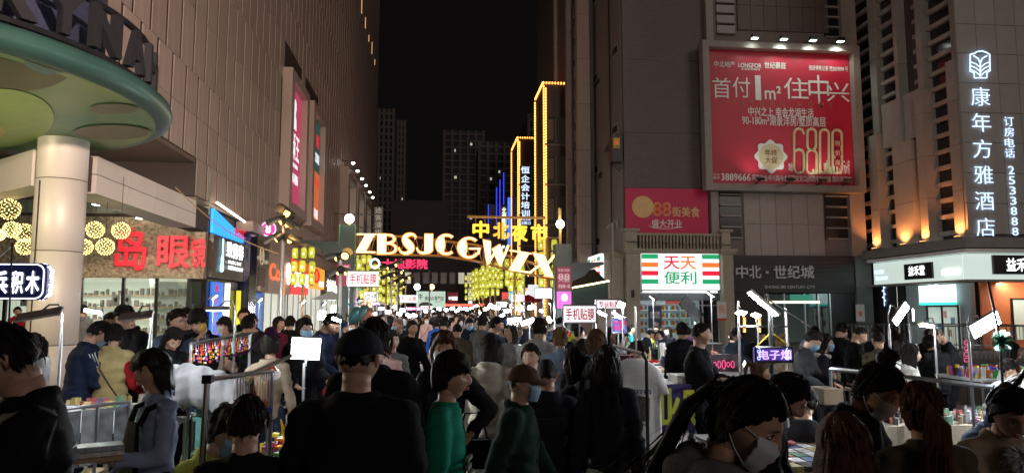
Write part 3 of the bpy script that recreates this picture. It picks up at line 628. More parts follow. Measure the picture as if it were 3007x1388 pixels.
bx('red_banner', (12.6,39.74,2.2), (13.7,39.76,2.52), pm('pink_red_banner', (.6,.12,.10), .5), pod)
sh = MB(); 
for k in range(5): bx('speckled_valance', (11.05+k*.93,39.7,2.40), (11.97+k*.93,39.715,2.80), pm('speckled_vinyl', (.10,.11,.12), .4, var=.9, scale=28), pod)
f = MB()
for x in (10.99,12.0,13.35,14.7,15.64): f.bb((x,39.78,0.01), (x+.07,39.86,2.82))
f.bb((11.0,39.77,2.1), (15.7,39.84,2.16)); f.build('window_frame', M_steel, pod); bx('pane', (11.02,39.80,.02), (15.68,39.81,2.8), glass(), pod)
t = thing('notice_poster', 'white notice with red bottom edge on the right store pilaster', 'poster', (16,39.05,1)); a, c = aY(2107,940,39.07), aY(2132,885,39.07)
bx('sheet', (a.x,39.07,a.z), (c.x,39.09,c.z), pm('notice_white', (.6,.6,.62), .6), t); bx('red_edge', (a.x,39.06,a.z), (c.x,39.069,a.z+.12), pm('notice_red', (.5,.03,.03), .6), t)
lettering('文明经营\n诚信服务\n垃圾入桶', ((a.x+c.x)/2,39.07,(a.z+c.z)/2+.1), RX, UZ, .32, .45, M_or, t)
MB().tube([(10.55,39.0,2.55),(10.55,39.0,2.95)], .09, 8).build('wall_lantern', M_blk, pod)
# ---- billboard
bb = thing('billboard', 'huge red housing advertisement billboard in a stone frame on the tower', 'billboard', (20,39.3,9))
fr = MB(); x0,x1,z0,z1 = 15.12,23.95,8.85,16.72
for (a,c) in (((14.80,38.9,8.5),(15.18,39.55,17.1)), ((23.8,38.9,8.5),(24.2,39.55,17.1)), ((15.182,38.9,z1+.02),(23.798,39.55,17.1)), ((15.182,38.9,8.5),(23.798,39.55,z0+.04))):
    bx('frame', a, c, M_gpan, bb)
M_red = pm('red_vinyl', (.50,.018,.045), .42, var=.05, scale=.8, bump=.05, bscale=3)
bx('sheet', (15.19,39.35,z0+.05), (23.79,39.5,z1), M_red, bb); BY = 39.34
M_wb = pm('white_ad_print', (.78,.78,.74), .45); M_gd = pm('gold_ad_print', (.62,.55,.32), .4)
def bt(s,a,b_,c,d,m=M_wb,**k): return yt(s,a,b_,c,d,BY,m,bb,**k)
bt('中北地产',2097,2158,181,197); bt('LONGFOR',2168,2236,187,198,bold=.02); bt('龙湖智慧服务',2176,2232,201,206); bt('世纪豪庭',2245,2307,184,201,bold=.02); bt('邢房预售证第 西2019090 号',2376,2489,196,207)
bt('首',2093,2145,229,288,bold=.0); bt('付',2152,2202,228,286,bold=.0); bt('1',2219,2233,222,294,bold=.0); bt('m²',2246,2293,254,292); bt('住',2303,2372,230,290,bold=.0); bt('中',2376,2432,222,305,bold=.0); bt('兴',2428,2493,244,298,bold=.0)
bt('R   E   T   U   R   N       H   O   M   E',2150,2444,301,311,pm('faint_print', (.50,.12,.08), .5)); bt('中兴之上 幸会龙湖生活',2198,2388,319,340,bold=.015); bt('90-180m²湖景洋房/墅质高层',2180,2424,344,367,bold=.012)
# tall outlined price digits as tubes
def stroke(pts, m=M_gd, r=.075):
    q = [aY(x,y,BY-.03) for x,y in pts]; MB().tube([(a.x,BY-.02,a.z) for a in q], r, 6).build('price_stroke', m, bb)
def rrect(xa,xb,ya,yb,k=8):
    r_ = (xb-xa)/2; o_ = []
    for i in range(k+1): a = PI+PI*i/k; o_.append(((xa+xb)/2+r_*math.cos(a), ya+r_+r_*math.sin(a)))
    for i in range(k+1): a = PI*i/k; o_.append(((xa+xb)/2+r_*math.cos(a), yb-r_+r_*math.sin(a)))
    return o_+[o_[0]]
stroke([(2360,395)]+[(2346+14*math.cos(a),391+14*math.sin(a)) for a in [0,-.8,-1.57,-2.3,-PI]]+[(2332,490)]+[(2346+14*math.cos(a),495+14*math.sin(a)) for a in [PI,2.2,1.57,.8,0]]+[(2360,455)]+[(2346+13*math.cos(a),448+10*math.sin(a)) for a in [0,-.8,-1.57,-2.3,-3.]])
stroke(rrect(2371,2396,378,440)); stroke(rrect(2369,2398,440,510)); stroke(rrect(2408,2434,380,508)); stroke(rrect(2445,2472,381,508))
bt('均价',2316,2328,478,503); bt('元/m²起',2478,2494,470,512,M_wb)
for i, ch in enumerate('特价房'):
    c_ = aY(2459,421+28*i,BY-.06); MB().tube([(c_.x,BY-.05,c_.z),(c_.x,BY-.07,c_.z)], .24, 18).build('round_print', M_red, bb); bt_ = lettering(ch, (c_.x,BY-.09,c_.z), RX, UZ, .3, .3, M_gd, bb, bold=.01)
# building silhouettes at the foot of the price
for k,(x,h) in enumerate(((2385,14),(2394,18),(2404,12),(2420,32),(2428,40),(2437,22),(2446,60),(2452,44),(2465,16))):
    a,c = aY(x,511,BY), aY(x+7,511-h,BY); bx('skyline_print', (a.x,BY-.012,a.z), (c.x,BY-.002,c.z), M_gd, bb)
c_ = aY(2263,460,BY); sc_ = []
for i in range(48):
    a = 2*PI*i/48; r_ = .90+.09*math.cos(a*8); sc_.append((c_.x+r_*math.cos(a), c_.z+r_*math.sin(a)))
MB().prism(sc_, (0,BY-.01,0), RX, UZ, .03).build('seal_badge', M_wb, bb); MB().tube([(c_.x,BY-.04,c_.z),(c_.x,BY-.06,c_.z)], .72, 28).build('badge_centre', M_gd, bb)
M_br = pm('brown_print', (.18,.08,.03), .5)
lettering('年终', (c_.x,BY-.07,c_.z+.22), RX, UZ, .72, .36, M_br, bb, bold=.015); lettering('大促', (c_.x,BY-.07,c_.z-.22), RX, UZ, .72, .36, M_br, bb, bold=.015)
bt('3889666',2118,2204,510,530,bold=.02); bt('项目地址:中兴路与太行路交叉口(邢西车站对面 原财贸学校)',2208,2502,518,533); bt('VIPLINE',2094,2113,510,515); bt('0319',2094,2113,518,526)
for i, px in enumerate((2215,2300,2385,2465)):
    p = aY(px,128,38.6); t = thing('billboard_floodlight', ['first','second','third','fourth'][i]+' floodlight from the left along the top of the red billboard', 'floodlight', (p.x,38.4,17.1), 'floodlights along the top of the billboard')
    MB().tube([(p.x,39.0,17.1),(p.x,38.5,17.3)], .03, 5).build('arm', M_blk, t); MB().box((p.x,38.45,17.25), (.2,.14,.1)).build('housing', M_blk, t)
    MB().box((p.x,38.5,17.14), (.17,.12,.01)).build('lamp_face', em('flood_face_green', (.85,1,.9), 12), t)
    lamp('billboard_light', 'SPOT', (p.x,38.5,17.08), (35,110,90,130)[i], (.86,1.,.90), aim=(p.x,39.4,14.2), spot_size=math.radians(130), spot_blend=.9, shadow_soft_size=.08)
for i, px in enumerate((2230,2318,2412,2488)):
    p = aY(px,538,38.4); t = thing('billboard_floodlight', ['first','second','third','fourth'][i]+' floodlight from the left along the bottom of the red billboard', 'floodlight', (p.x,38.4,8.8), 'floodlights along the bottom of the billboard')
    MB().tube([(p.x,38.95,8.85),(p.x,38.3,9.0)], .03, 5).build('arm', M_blk, t); MB().box((p.x,38.25,9.08), (.2,.12,.07), Matrix.Rotation(.5,3,'X')).build('housing', M_blk, t)
    lamp('billboard_light', 'SPOT', (p.x,38.35,9.25), (55,40,75,45)[i], (1,.93,.88), aim=(p.x,39.4,11.4), spot_size=math.radians(110), spot_blend=.9, shadow_soft_size=.08)
# ---- dark entrance 中北·世纪城
en = thing('mall_entrance', 'black entrance front with large grey characters between the store and the hotel', 'entrance', (20,40,0))
eb_ = []
for k in range(9): eb_.append(((16.32,39.5,2.85+k*.232), (23.6,39.62,2.85+k*.232+.225)))
pieces('fascia_board', eb_, pm('black_brown_board', (.014,.011,.012), .4, var=.3, stretch=(.3,1,8)), en)
M_gl = pm('grey_sign_letter', (.42,.42,.43), .4, .3)
for ch, a, c in (('中',2161,2194),('北',2199,2233),('·',2247,2256),('世',2272,2307),('纪',2312,2346),('城',2351,2388)): yt(ch,a,c,780 if ch != '·' else 795,816 if ch != '·' else 803,39.49,M_gl,en,'sign_letter',bold=.02,ext=.06)
yt('ZHONG BEI CENTURY CITY',2245,2394,838,846,39.49,M_gl,en)
bx('wall', (16.32,39.6,0), (18.4,39.9,2.84), M_blk, en); bx('wall', (22.2,39.6,0), (23.6,39.9,2.84), M_blk, en)
bx('glass_back', (18.4,41.5,0), (22.2,41.6,2.8), pm('glowing_hall_wall', (.12,.13,.12), .5, emi=(.6,.75,.7), es=.05), en); bx('pane', (18.42,39.7,0.02), (22.18,39.71,2.8), glass(), en)  # faint glow of the hall wall stands in for light inside
for x in (18.4,19.4,20.6,21.4,22.1): bx('door_post', (x,39.62,0), (x+.08,39.69,2.8), M_steel, en)
bx('lit_lintel', (18.5,39.4,2.25), (21.4,39.5,2.38), em('warm_lintel', (1,.85,.6), 2.0), en); bx('green_exit_board', (19.7,39.45,2.42), (21.0,39.48,2.75), em('green_board', (.05,.35,.25), .5), en)
bx('panel', (23.62,39.4,0), (24.58,39.69,4.85), pm('green_grey_stone', (.12,.14,.13), .5, var=.2), en)
t = thing('notice_poster', 'white poster with a red bell print on the grey wall left of the hotel door', 'poster', (24,39.3,1)); a,c = aY(2515,943,39.36), aY(2538,893,39.36); bx('sheet', (a.x,39.36,a.z), (c.x,39.38,c.z), pm('notice_white', (.6,.6,.62), .6), t)
MB().ball(((a.x+c.x)/2,39.35,(a.z+c.z)/2-.05), (.1,.01,.16), 10, 6).build('bell_print', M_or, t)
# ================================================================== HOTEL
ht = thing('hotel_building', 'stone-clad hotel with orange-lit pilasters and a vertical neon name, right edge', 'building', (30,36,0))
M_hs = pm('hotel_stone', (.32,.305,.28), .55, var=.12, scale=1.5)
M_hd = pm('hotel_recess', (.07,.06,.055), .6, var=.15)
bx('body', (25.35,31.82,5.15), (42,41,60), M_hd, ht)
hp = []
for i in range(15):
    for k in range(36): hp.append(((24.62+i*1.03+.012,31.65,5.4+k*1.45+.012), (24.62+(i+1)*1.03-.012,31.8,5.4+(k+1)*1.45-.012)))
pieces('stone_panel', hp, M_hs, ht, 200)
def pilaster(y0,y1,zs,x=24.6):
    for (za,zb) in zs:
        z_ = za
        while z_ < zb: 
            e = min(zb,z_+2.2); bx('pilaster_block', (x,y0,z_+.01), (25.34,y1,e-.01), M_hs, ht); z_ = e
pilaster(38.4,39.2,((5.3,11.8),)); pilaster(38.5,39.1,((11.82,40),),24.9)
pilaster(35.5,37.0,((5.3,10.8),)); pilaster(36.4,36.7,((10.82,40),),24.8)
pilaster(34.35,34.95,((5.3,13.2),)); pilaster(34.45,34.9,((13.22,40),),24.85)
pilaster(31.82,32.5,((5.3,13.9),)); pilaster(31.95,32.4,((13.92,40),),24.9)
for (ya,yb) in ((39.25,40.9),(37.05,38.35),(35.0,35.45),(32.55,34.3)):
    wd_ = bx('window', (25.3,ya,5.3), (25.34,yb,28), M_dk, ht)
    for k in range(26): bx('louvre_bar', (25.05,ya,5.55+k*.82), (25.28,yb,5.55+k*.82+.2), M_hs, wd_)
bx('infill_panel', (24.95,35.0,10.9), (25.3,38.3,13.4), M_hs, ht)
ld = MB(); ld.bb((24.0,31.1,4.72),(42,31.62,5.0)); ld.bb((24.0,31.62,4.72),(24.58,41,5.0)); ld.bb((24.25,31.35,5.01),(42,31.62,5.22)); ld.bb((24.25,31.62,5.01),(24.58,41,5.22)); ld.build('ledge', pm('grey_ledge', (.24,.24,.235), .5, var=.15), ht)
M_upl = em('orange_uplight', (1.,.42,.12), 10)
for i,(y,lab) in enumerate(((38.8,'farthest pilaster'),(36.25,'widest pilaster'),(34.65,'third pilaster'),(32.15,'pilaster at the hotel corner'))):
    t = thing('uplight', 'small orange uplight at the foot of the '+lab, 'uplight', (24.35,y,5.25)); MB().box((24.42,y,5.27), (.09,.16,.05)).build('housing', M_blk, t); MB().box((24.42,y,5.326), (.07,.13,.006)).build('lamp_face', M_upl, t)
    lamp('pilaster_light', 'SPOT', (24.22,y,5.36), 320, (1.,.31,.08), aim=(24.62,y,6.6), spot_size=math.radians(120), spot_blend=.8, shadow_soft_size=.06)
# neon vertical name
M_neon = em('cold_white_neon', (.55,.72,1.), 1.7)
hn = thing('hotel_name_sign', 'vertical white-blue neon hotel name with a tree crest on the stone corner', 'neon sign', (26,31.5,8))
for i, ch in enumerate('康年方雅酒店'): y_ = 284+i*76.5; yt(ch,2853+3*i,2904+3*i,y_-26,y_+26,31.6,M_neon,hn,'character',bold=-.010,ext=.03)
for i, ch in enumerate('订房电话'): yt(ch,2949+i,2975+i,344+31*i,370+31*i,31.6,M_neon,hn,'character',bold=-.004,ext=.02)
for i, ch in enumerate('2533888'): yt(ch,2961+2*i,2977+2*i,488+30*i,511+30*i,31.6,M_neon,hn,'character',bold=-.004,ext=.02)
def neon(pts, r=.035): q = [aY(x,y,31.5) for x,y in pts]; MB().tube([tuple(a) for a in q], r, 5).build('neon_tube', M_neon, hn)
neon([(2849,160),(2862,157),(2870,152),(2884,150),(2895,154),(2906,160),(2907,209),(2898,214),(2898,229),(2861,229),(2860,214),(2849,210),(2849,160)])
neon([(2879,228),(2879,185),(2872,172),(2858,163)]); neon([(2879,185),(2885,172),(2898,164)])
for k in range(3): neon([(2878,198+12*k),(2866,188+12*k),(2850,182+11*k)],.028); neon([(2880,198+12*k),(2892,188+12*k),(2906,182+11*k)],.028)
# tea shop band
ts = thing('tea_shop_front', 'tea shop front with a glowing pale band and black name boards under the hotel', 'shop front', (27,33,0))
M_bandl = pm('pale_glowing_band', (.60,.68,.62), .5, var=.04, emi=(.70,.86,.80), es=.72)  # the hidden strip light is put into the band as glow
bx('band', (24.2,31.3,3.28), (42,31.6,4.45), M_bandl, ts); bx('band', (24.2,31.62,3.28), (24.5,38.6,4.45), M_bandl, ts)
bx('canopy_edge', (24.0,31.1,4.5), (42,31.6,4.66), M_wp, ts); bx('canopy_edge', (24.0,31.62,4.5), (24.5,38.9,4.66), M_wp, ts)
bx('canopy_edge', (24.0,31.1,3.16), (42,31.6,3.26), M_gpan, ts); bx('canopy_edge', (24.0,31.62,3.16), (24.5,38.9,3.26), M_gpan, ts)
n1_ = bx('name_board', (24.08,33.6,3.42), (24.18,35.75,4.22), M_blk, ts); lettering('益禾堂', (24.07,34.75,3.85), (0,-1,0), UZ, 1.25, .48, M_whl, n1_, bold=.02)
a,c = aY(2918,805,31.2), aY(3050,748,31.2); n2_ = bx('name_board', (a.x,31.15,3.5), (c.x,31.28,4.38), M_blk, ts); lettering('益禾堂', (a.x+1.35,31.14,3.94), RX, UZ, 1.45, .6, M_whl, n2_, bold=.02)
for i in range(4): bx('small_tile_sign', (24.1,31.8+i*.3,3.55), (24.19,32.03+i*.3,3.78), M_whl, ts)
lettering('WELCOME', (24.18,38.1,3.95), (0,-1,0), UZ, .9, .2, M_neon, ts); lettering('TEA SHOP', (24.18,37.9,3.6), (0,-1,0), UZ, 1.1, .2, M_neon, ts)
bx('grey_wall', (24.9,32.1,0), (25.1,36.9,3.15), pm('grey_render', (.26,.29,.30), .6, var=.1, emi=None), ts); 
# recessed doorway with white and teal sign
a,c = aX(2710,882,24.8), aX(2812,840,24.8); lb = bx('door_light_box', (24.6,c.y,2.25), (24.72,a.y,3.1), em('white_teal_box', (.75,.98,.97), 1.7), ts); bx('teal_strip', (24.58,c.y,2.12), (24.73,a.y,2.25), em('teal_strip', (.05,.75,.65), 1.2), lb)
dg_ = bx('door_glass', (24.82,c.y,0.02), (24.84,a.y-.3,2.1), pm('lit_door', (.5,.55,.5), .3, emi=(.75,.85,.75), es=.3), ts)
for yy in (c.y,(c.y+a.y-.3)/2,a.y-.35): bx('door_frame', (24.76,yy,0), (24.81,yy+.09,2.1), M_blk, dg_)
bx('door_frame', (24.76,c.y,2.02), (24.81,a.y-.3,2.1), M_blk, dg_)
for k,(yy,zz) in enumerate(((.35,1.2),(.9,1.5),(1.3,.9),(.6,.6))): bx('paper_notice', (24.79,c.y+yy,zz), (24.812,c.y+yy+.25,zz+.32), pm('paper_%d' % (k%2), ((.2,.3,.5),(.6,.3,.25))[k%2], .6), dg_)
bx('orange_wall', (25.12,31.75,0), (42,31.85,3.15), pm('orange_paint', (.72,.17,.05), .55, var=.05, emi=None), ts)
a,c = aY(2978,960,31.7), aY(3060,885,31.7); q = bx('shop_window', (a.x,31.7,0.5), (c.x,31.74,2.35), pm('window_glow', (.5,.5,.4), .4, emi=(.9,.85,.65), es=.3), ts); bx('window_frame', (a.x-.08,31.66,0.45), (a.x,31.74,2.42), M_blk, q); bx('window_frame', (a.x,31.66,2.352), (c.x,31.74,2.42), M_blk, q)
lamp('band_lamp', 'AREA', (26.6,31.0,3.12), 130, (.95,1,.95), aim=(27.4,31.6,0), shape='RECTANGLE', size=5, size_y=.2)
lamp('band_lamp', 'AREA', (24.35,34.5,3.1), 110, (.85,1,.98), aim=(24.6,34.5,0), shape='RECTANGLE', size=.2, size_y=5)
bd = thing('black_door_front', 'tall black shop door with a thin vertical neon line, left of the tea shop', 'shop front', (24.8,39,0)); bx('panel', (24.78,37.0,0), (25.0,40.2,4.6), M_blk, bd)
MB().tube([(24.74,38.6,2.1),(24.74,38.6,3.9)], .025, 5).build('neon_line', M_neon, bd)
for k in range(8): MB().ball((24.73,38.6+(.1 if k%2 else -.1),2.4+k*.18), .045, 6, 4).build('neon_dot', M_neon, bd)
fm = MB(); fm.tube([(24.73,37.4,0),(24.73,37.4,4.2),(24.73,39.8,4.2),(24.73,39.8,0)], .025, 4); fm.build('frame_line', M_steel, bd)
# railings in front of the tea shop
rl = thing('steel_railing', 'steel hand railing of the ramp in front of the tea shop', 'railing', (24,28,0))
for (a,c) in (((17.5,30.3),(23.4,30.3)),((23.4,30.3),(23.4,26.5)),((23.4,26.5),(19.0,26.5))):
    for z_ in (1.25,.35): MB().tube([(*a,z_),(*c,z_)], .03, 6).build('rail', M_steel, rl)
    n_ = int(max(abs(a[0]-c[0]),abs(a[1]-c[1]))/.18)
    for k in range(n_):
        x = a[0]+(c[0]-a[0])*k/n_; y = a[1]+(c[1]-a[1])*k/n_; MB().tube([(x,y,0),(x,y,1.25)], .022 if k % 7 == 0 else .01, 5).build('baluster', M_steel, rl)
# ================================================================== RIGHT SIDE OF THE STREET, FURTHER BACK
db = thing('dark_side_building', 'dark grey building with tall pilasters behind the corner tower', 'building', (12,52,0))
bx('wall', (10.3,48.02,0), (22,75,60), pm('brown_grey_wall', (.13,.10,.085), .7, var=.2), db)
M_pil = pm('pale_pilaster', (.30,.235,.20), .6, var=.15)
def pilz(pxa,pxb,Y,z0,z1,mat):
    a,b_ = aY(pxa,700,Y), aY(pxb,700,Y); z_ = z0
    while z_ < z1: e = min(z1,z_+3.1); bx('pilaster_block', (a.x,Y,z_+.012), (b_.x,Y+.7,e-.012), mat, db); z_ = e
pilz(1700,1737,46.9,0,56,M_pil); pilz(1738,1748,46.95,0,56,M_hd); pilz(1668,1699,50,0,56,M_gry); pilz(1632,1664,56.2,20,56,M_pil)
for k in range(26): 
    a = aY(1694,700,49.6); bx('fin', (a.x-.12,49.3,3+k*1.5), (a.x+.25,49.6,3+k*1.5+.9), M_pil, db)
M_led = em('amber_led_bulb', (1.,.33,.06), 5.5)
def outlined(pa,pb,Y,ztop,dep,lab):
    a,b_ = aY(pa,700,Y), aY(pb,700,Y)
    t = thing('outlined_tower_bay', lab, 'tower', ((a.x+b_.x)/2,Y+2,0))
    bx('body', (a.x,Y,0), (b_.x+.6,Y+dep,ztop), pm('dark_bay', (.05,.04,.035), .6, var=.2), t)
    fl = 0
    while 1+fl*3.1 < ztop-3:
        z_ = 2.2+fl*3.1; wd_ = bx('window', (a.x+.25,Y-.03,z_), (b_.x-.1,Y-.005,z_+2.1), pm('dim_window', (.04,.035,.03), .2, emi=(.5,.42,.3), es=.012), t); bx('sill', (a.x+.1,Y-.12,z_-.16), (b_.x,Y-.035,z_-.04), M_gry, wd_)
        bx('curtain', (a.x+.3,Y-.045,z_+.3), (a.x+.75,Y-.034,z_+1.9), pm('dim_curtain', (.14,.12,.10), .8), wd_); bx('mullion', ((a.x+b_.x)/2,Y-.06,z_), ((a.x+b_.x)/2+.05,Y-.031,z_+2.1), M_gry, wd_); fl += 1
    lines = [((a.x,Y-.06,1.5),(a.x,Y-.06,ztop)), ((a.x+.16,Y-.06,1.5),(a.x+.16,Y-.06,ztop-.2)), ((a.x-.06,Y+dep,1.5),(a.x-.06,Y+dep,ztop)), ((a.x,Y-.06,ztop+.06),(b_.x,Y-.06,ztop+.06)), ((a.x-.06,Y,ztop+.06),(a.x-.06,Y+dep,ztop+.06))]
    for p_,q_ in lines:
        p_,q_ = Vector(p_),Vector(q_); d_ = (q_-p_); n_ = int(d_.length/.22); m_ = MB()
        for i in range(n_): m_.box(p_+d_*(i/n_), (.045,.05,.075))
        m_.build('led_string', M_led, t, kind='stuff')
        MB().box((p_+q_)/2+Vector((.0,.05,0)), [max(.02,abs(x)/2) for x in d_]).build('led_channel', pm('orange_channel', (.35,.09,.02), .6, emi=(1,.22,.03), es=.25), t)
    return t
outlined(1598,1668,54.7,19.3,4.6,'tall dark tower bay outlined with amber bulbs, nearest on the right')
outlined(1521,1577,72.8,19.3,6.,'second dark tower bay outlined with amber bulbs, left of the taller one')
pc = aY(1521,700,72.5).x
# vertical training sign
def vsign(name, label, pa, pb, ya, yb, Y, chars, bmat, cmat, cat='sign', **k):
    a,c = aY(pa,yb,Y), aY(pb,ya,Y); t = thing(name, label, cat, ((a.x+c.x)/2,Y,a.z)); bx('board', (a.x,Y,a.z), (c.x,Y+.25,c.z), bmat, t)
    n_ = len(chars); hh = (c.z-a.z)/n_
    for i,ch in enumerate(chars): lettering(ch, ((a.x+c.x)/2,Y-.01,c.z-hh*(i+.5)), RX, UZ, (c.x-a.x)*.78, hh*.8, cmat, t, 'character', bold=k.get('bold',.02))
    return t
t = vsign('vertical_light_sign', 'tall black sign with glowing white-blue characters between the outlined bays', 1527,1558,487,640,68,'恒企会计培训', M_blk, em('blue_white_letter', (.60,.74,1.), 1.5))
yt('本栋五楼',1527,1558,641,647,67.9,M_neon,t); yt('2288513',1527,1558,650,659,67.9,M_neon,t)
vsign('vertical_light_sign', 'slim vertical sign with cream characters left of the amber bay', 1472,1488,607,705,62,'北一国际', M_blk, em('cream_letter', (1,.95,.7), 1.4))
t = vsign('vertical_floor_sign', 'grey vertical hospital sign with floor number behind the arch letters', 1418,1440,700,806,60,'男科医院', pm('grey_sign', (.26,.25,.26), .6), M_blk)
yt('4F',1422,1438,782,794,59.9,M_blk,t,bold=.02)
t = thing('floor_disc_sign', 'small round teal 5F sign behind the arch letter W', 'sign', aY(1478,725,59)); p = aY(1478,725,59); MB().tube([(p.x,59,p.z),(p.x,59.1,p.z)], .19, 16).build('disc', em('teal_disc', (.1,.35,.4), .8), t); lettering('5F', (p.x,58.97,p.z), RX, UZ, .24, .2, M_whl, t)
t = thing('pink_neon_sign', 'small magenta neon 88 street sign hanging left of the lantern cluster', 'neon sign', aY(1418,845,64)); yt('88',1413,1424,826,852,64,em('pink_neon', (1,.10,.75), 1.3),t,bold=.02); yt('街',1421,1431,828,838,64,em('pink_neon', (1,.10,.75), 1.3),t,bold=.02)
bx('frame', tuple(aY(1413,856,64.1)), tuple(aY(1430,822,64.15)), M_blk, t)
vsign('pharmacy_sign', 'grey vertical pharmacy sign with white characters at the street end', 1373,1389,845,893,80,'文康药房', pm('grey_sign2', (.18,.18,.18), .6, emi=(.6,.6,.6), es=.05), M_whl, bold=.0)
t = thing('grill_restaurant_sign', 'pale green light board with black brush lettering at the street end', 'light sign', aY(1265,880,75)); a,c = aY(1222,903,75), aY(1308,855,75); bx('lightbox', tuple(a), (c.x,75.3,c.z), em('pale_green_box', (.62,.80,.66), .75), t)
yt('焼肉の専門店',1247,1303,869,882,74.9,M_blk,t); yt('牛',1228,1242,862,880,74.9,M_blk,t); yt('○○○',1276,1294,884,888,74.9,M_blk,t)
MB().ball(aY(1250,896,74.95), (.7,.02,.35), 12, 6).build('ink_drawing', M_blk, t)
t = thing('small_red_board', 'small dark red board with white characters right of the pale green board', 'sign', aY(1330,875,78)); a,c = aY(1314,892,78), aY(1345,858,78); bx('board', tuple(a), (c.x,78.2,c.z), em('dark_red_board', (.25,.02,.04), .4), t); yt('牛锅圈',1317,1343,870,881,77.9,M_whl,t)
# blue line lights
M_bl = em('blue_led_line', (.04,.07,1.), 1.1)
bw_ = thing('blue_lined_building', 'brownish building with vertical blue light lines beyond the outlined bays', 'building', (10,95,0)); a,c = aY(1432,912,88), aY(1500,600,88); bx('body', (a.x,88,0), (14,110,c.z), pm('far_brown', (.09,.07,.07), .7, var=.2), bw_)
for px,ya,yb,Y in ((1434,600,660,87),(1458,550,660,86),(1468,527,640,85),(1479,507,600,84),(1504,515,600,80)):
    p,q_ = aY(px,yb,Y), aY(px,ya,Y); MB().tube([tuple(p),(p.x,Y,q_.z)], .06, 4).build('blue_line_light', M_bl, bw_)
t = thing('blue_light_screen', 'narrow glowing blue screen edge beside the amber bulb line', 'light sign', aY(1497,640,76)); a,c = aY(1491,720,76), aY(1501,580,76); bx('screen', tuple(a), (c.x,76.2,c.z), em('blue_screen', (.05,.20,.95), 1.2), t)
# right row of lit low shops
for i,(Y,lab,cc,txt) in enumerate(((58,'white',(.8,.85,.9),'小吃'),(66,'warm',(.95,.7,.35),'烧烤'),(74,'teal',(.2,.75,.7),'奶茶'),(82,'red',(.9,.1,.08),'火锅'))):
    t = thing('far_right_shop_sign', 'distant '+lab+' light sign low on the right side of the street', 'light sign', (8.4,Y,3)); bx('box', (7.2,Y,2.7), (10.2,Y+.3,3.9), em('far_sign_'+lab, cc, .9), t); lettering(txt, (8.7,Y-.01,3.3), RX, UZ, 1.6, .7, M_redl if i % 2 == 0 else M_whl, t, bold=.02)
# green awning with a bulb line, right
aw = thing('green_awning', 'dark green sloping awning edged with warm bulbs beside the right gate post', 'awning', (7.5,36,3)); aw_ = MB()
a = [aY(1668,850,34), aY(1785,828,34)]; aw_.prism([(0,0),(a[1].x-a[0].x,a[1].z-a[0].z),(a[1].x-a[0].x,-1.1+a[1].z-a[0].z),(0,-1.1)][::-1], a[0], RX, UZ, -.12); aw_.build('valance', pm('dark_green_vinyl', (.01,.04,.035), .5), aw)
rf = MB(); rf.add([a[0],a[1],a[1]+Vector((0,3,.8)),a[0]+Vector((0,3,.8)),a[0]-Vector((0,0,.05)),a[1]-Vector((0,0,.05)),a[1]+Vector((0,3,.75)),a[0]+Vector((0,3,.75))], [(0,1,2,3),(7,6,5,4),(0,4,5,1),(1,5,6,2),(2,6,7,3),(3,7,4,0)]); rf.build('roof_sheet', pm('dark_green_vinyl', (.01,.04,.035), .5), aw)
M_wb2 = em('warm_white_bulb', (1.,.72,.42), 7)
for i in range(22): MB().ball(a[0]+(a[1]-a[0])*(i/21)+Vector((0,-.1,.05)), .045, 6, 4).build('bulb', M_wb2, aw)
for x in (a[0].x+.1,a[1].x-.1): MB().tube([(x,37,0),(x,37,3.2)], .04, 6).build('post', M_steel, aw)
# ================================================================== FAR TOWERS
M_tw = pm('far_tower_wall', (.045,.038,.036), .8, var=.25, scale=.3, emi=(.5,.42,.40), es=.003); M_tw2 = pm('far_tower_slab', (.10,.085,.08), .8, emi=(.5,.42,.4), es=.006)  # faint glow painted into tower walls and slabs instead of light
M_lit = em('lit_room', (.9,.85,.65), .5); M_dwin = pm('far_dark_window', (.012,.012,.014), .3)
def tower(label, pa, pb, ytop, Y, nx, ny, lit=.03, dep=18):
    a,c = aY(pa,912,Y), aY(pb,ytop,Y); t = thing('apartment_tower', label, 'building', ((a.x+c.x)/2,Y+dep/2,0)); bx('wall', (a.x,Y,0), (c.x,Y+dep,c.z), M_tw, t)
    W_ = (c.x-a.x)/nx; H_ = (c.z-6)/ny; dk = []; li = []
    for i in range(nx):
        for k in range(ny):
            q = ((a.x+W_*(i+.2),Y-.12,5+H_*(k+.25)), (a.x+W_*(i+.8),Y-.02,5+H_*(k+.8)))
            (li if random.random() < lit else dk).append(q)
    pieces('window', dk, M_dwin, t, 150)
    for q in li: bx('lit_window', (q[0][0]+W_*.1,q[0][1],q[0][2]+.3), (q[0][0]+W_*random.uniform(.2,.5),q[1][1],q[1][2]), M_lit, t)
    for k in range(ny+1): bx('floor_slab', (a.x-.1,Y-.5,5+H_*k-.15), (c.x-.3*(k%2),Y-.13,5+H_*k+.25), M_tw2, t)
    for i in range(nx+1): bx('wall_fin', (a.x+W_*i-.25,Y-.7,0), (a.x+W_*i+.25,Y-.51,c.z), M_tw2, t)
tower('dim apartment tower directly right of the mall, two windows lit',1090,1157,322,150,4,26,.02)
tower('lower dim apartment tower behind the first one on the left',1150,1190,355,165,3,26,.03)
tower('wide dim apartment tower at the street end with some lit rooms',1300,1420,386,180,5,24,.06)
tower('dark apartment tower right of the wide one, behind the blue lines',1405,1530,420,140,5,20,.10,14)
tower('narrow dark block beside the outlined bays',1553,1580,338,120,2,18,.0,12)
eb_ = thing('street_end_building', 'low dark building closing the street behind the signs', 'building', (0,100,0)); bx('wall', (-8.8,100,0), (9,112,9), M_tw, eb_); bx('upper_block', (-6.5,101,9.01), (1.5,112,17), M_tw, eb_)
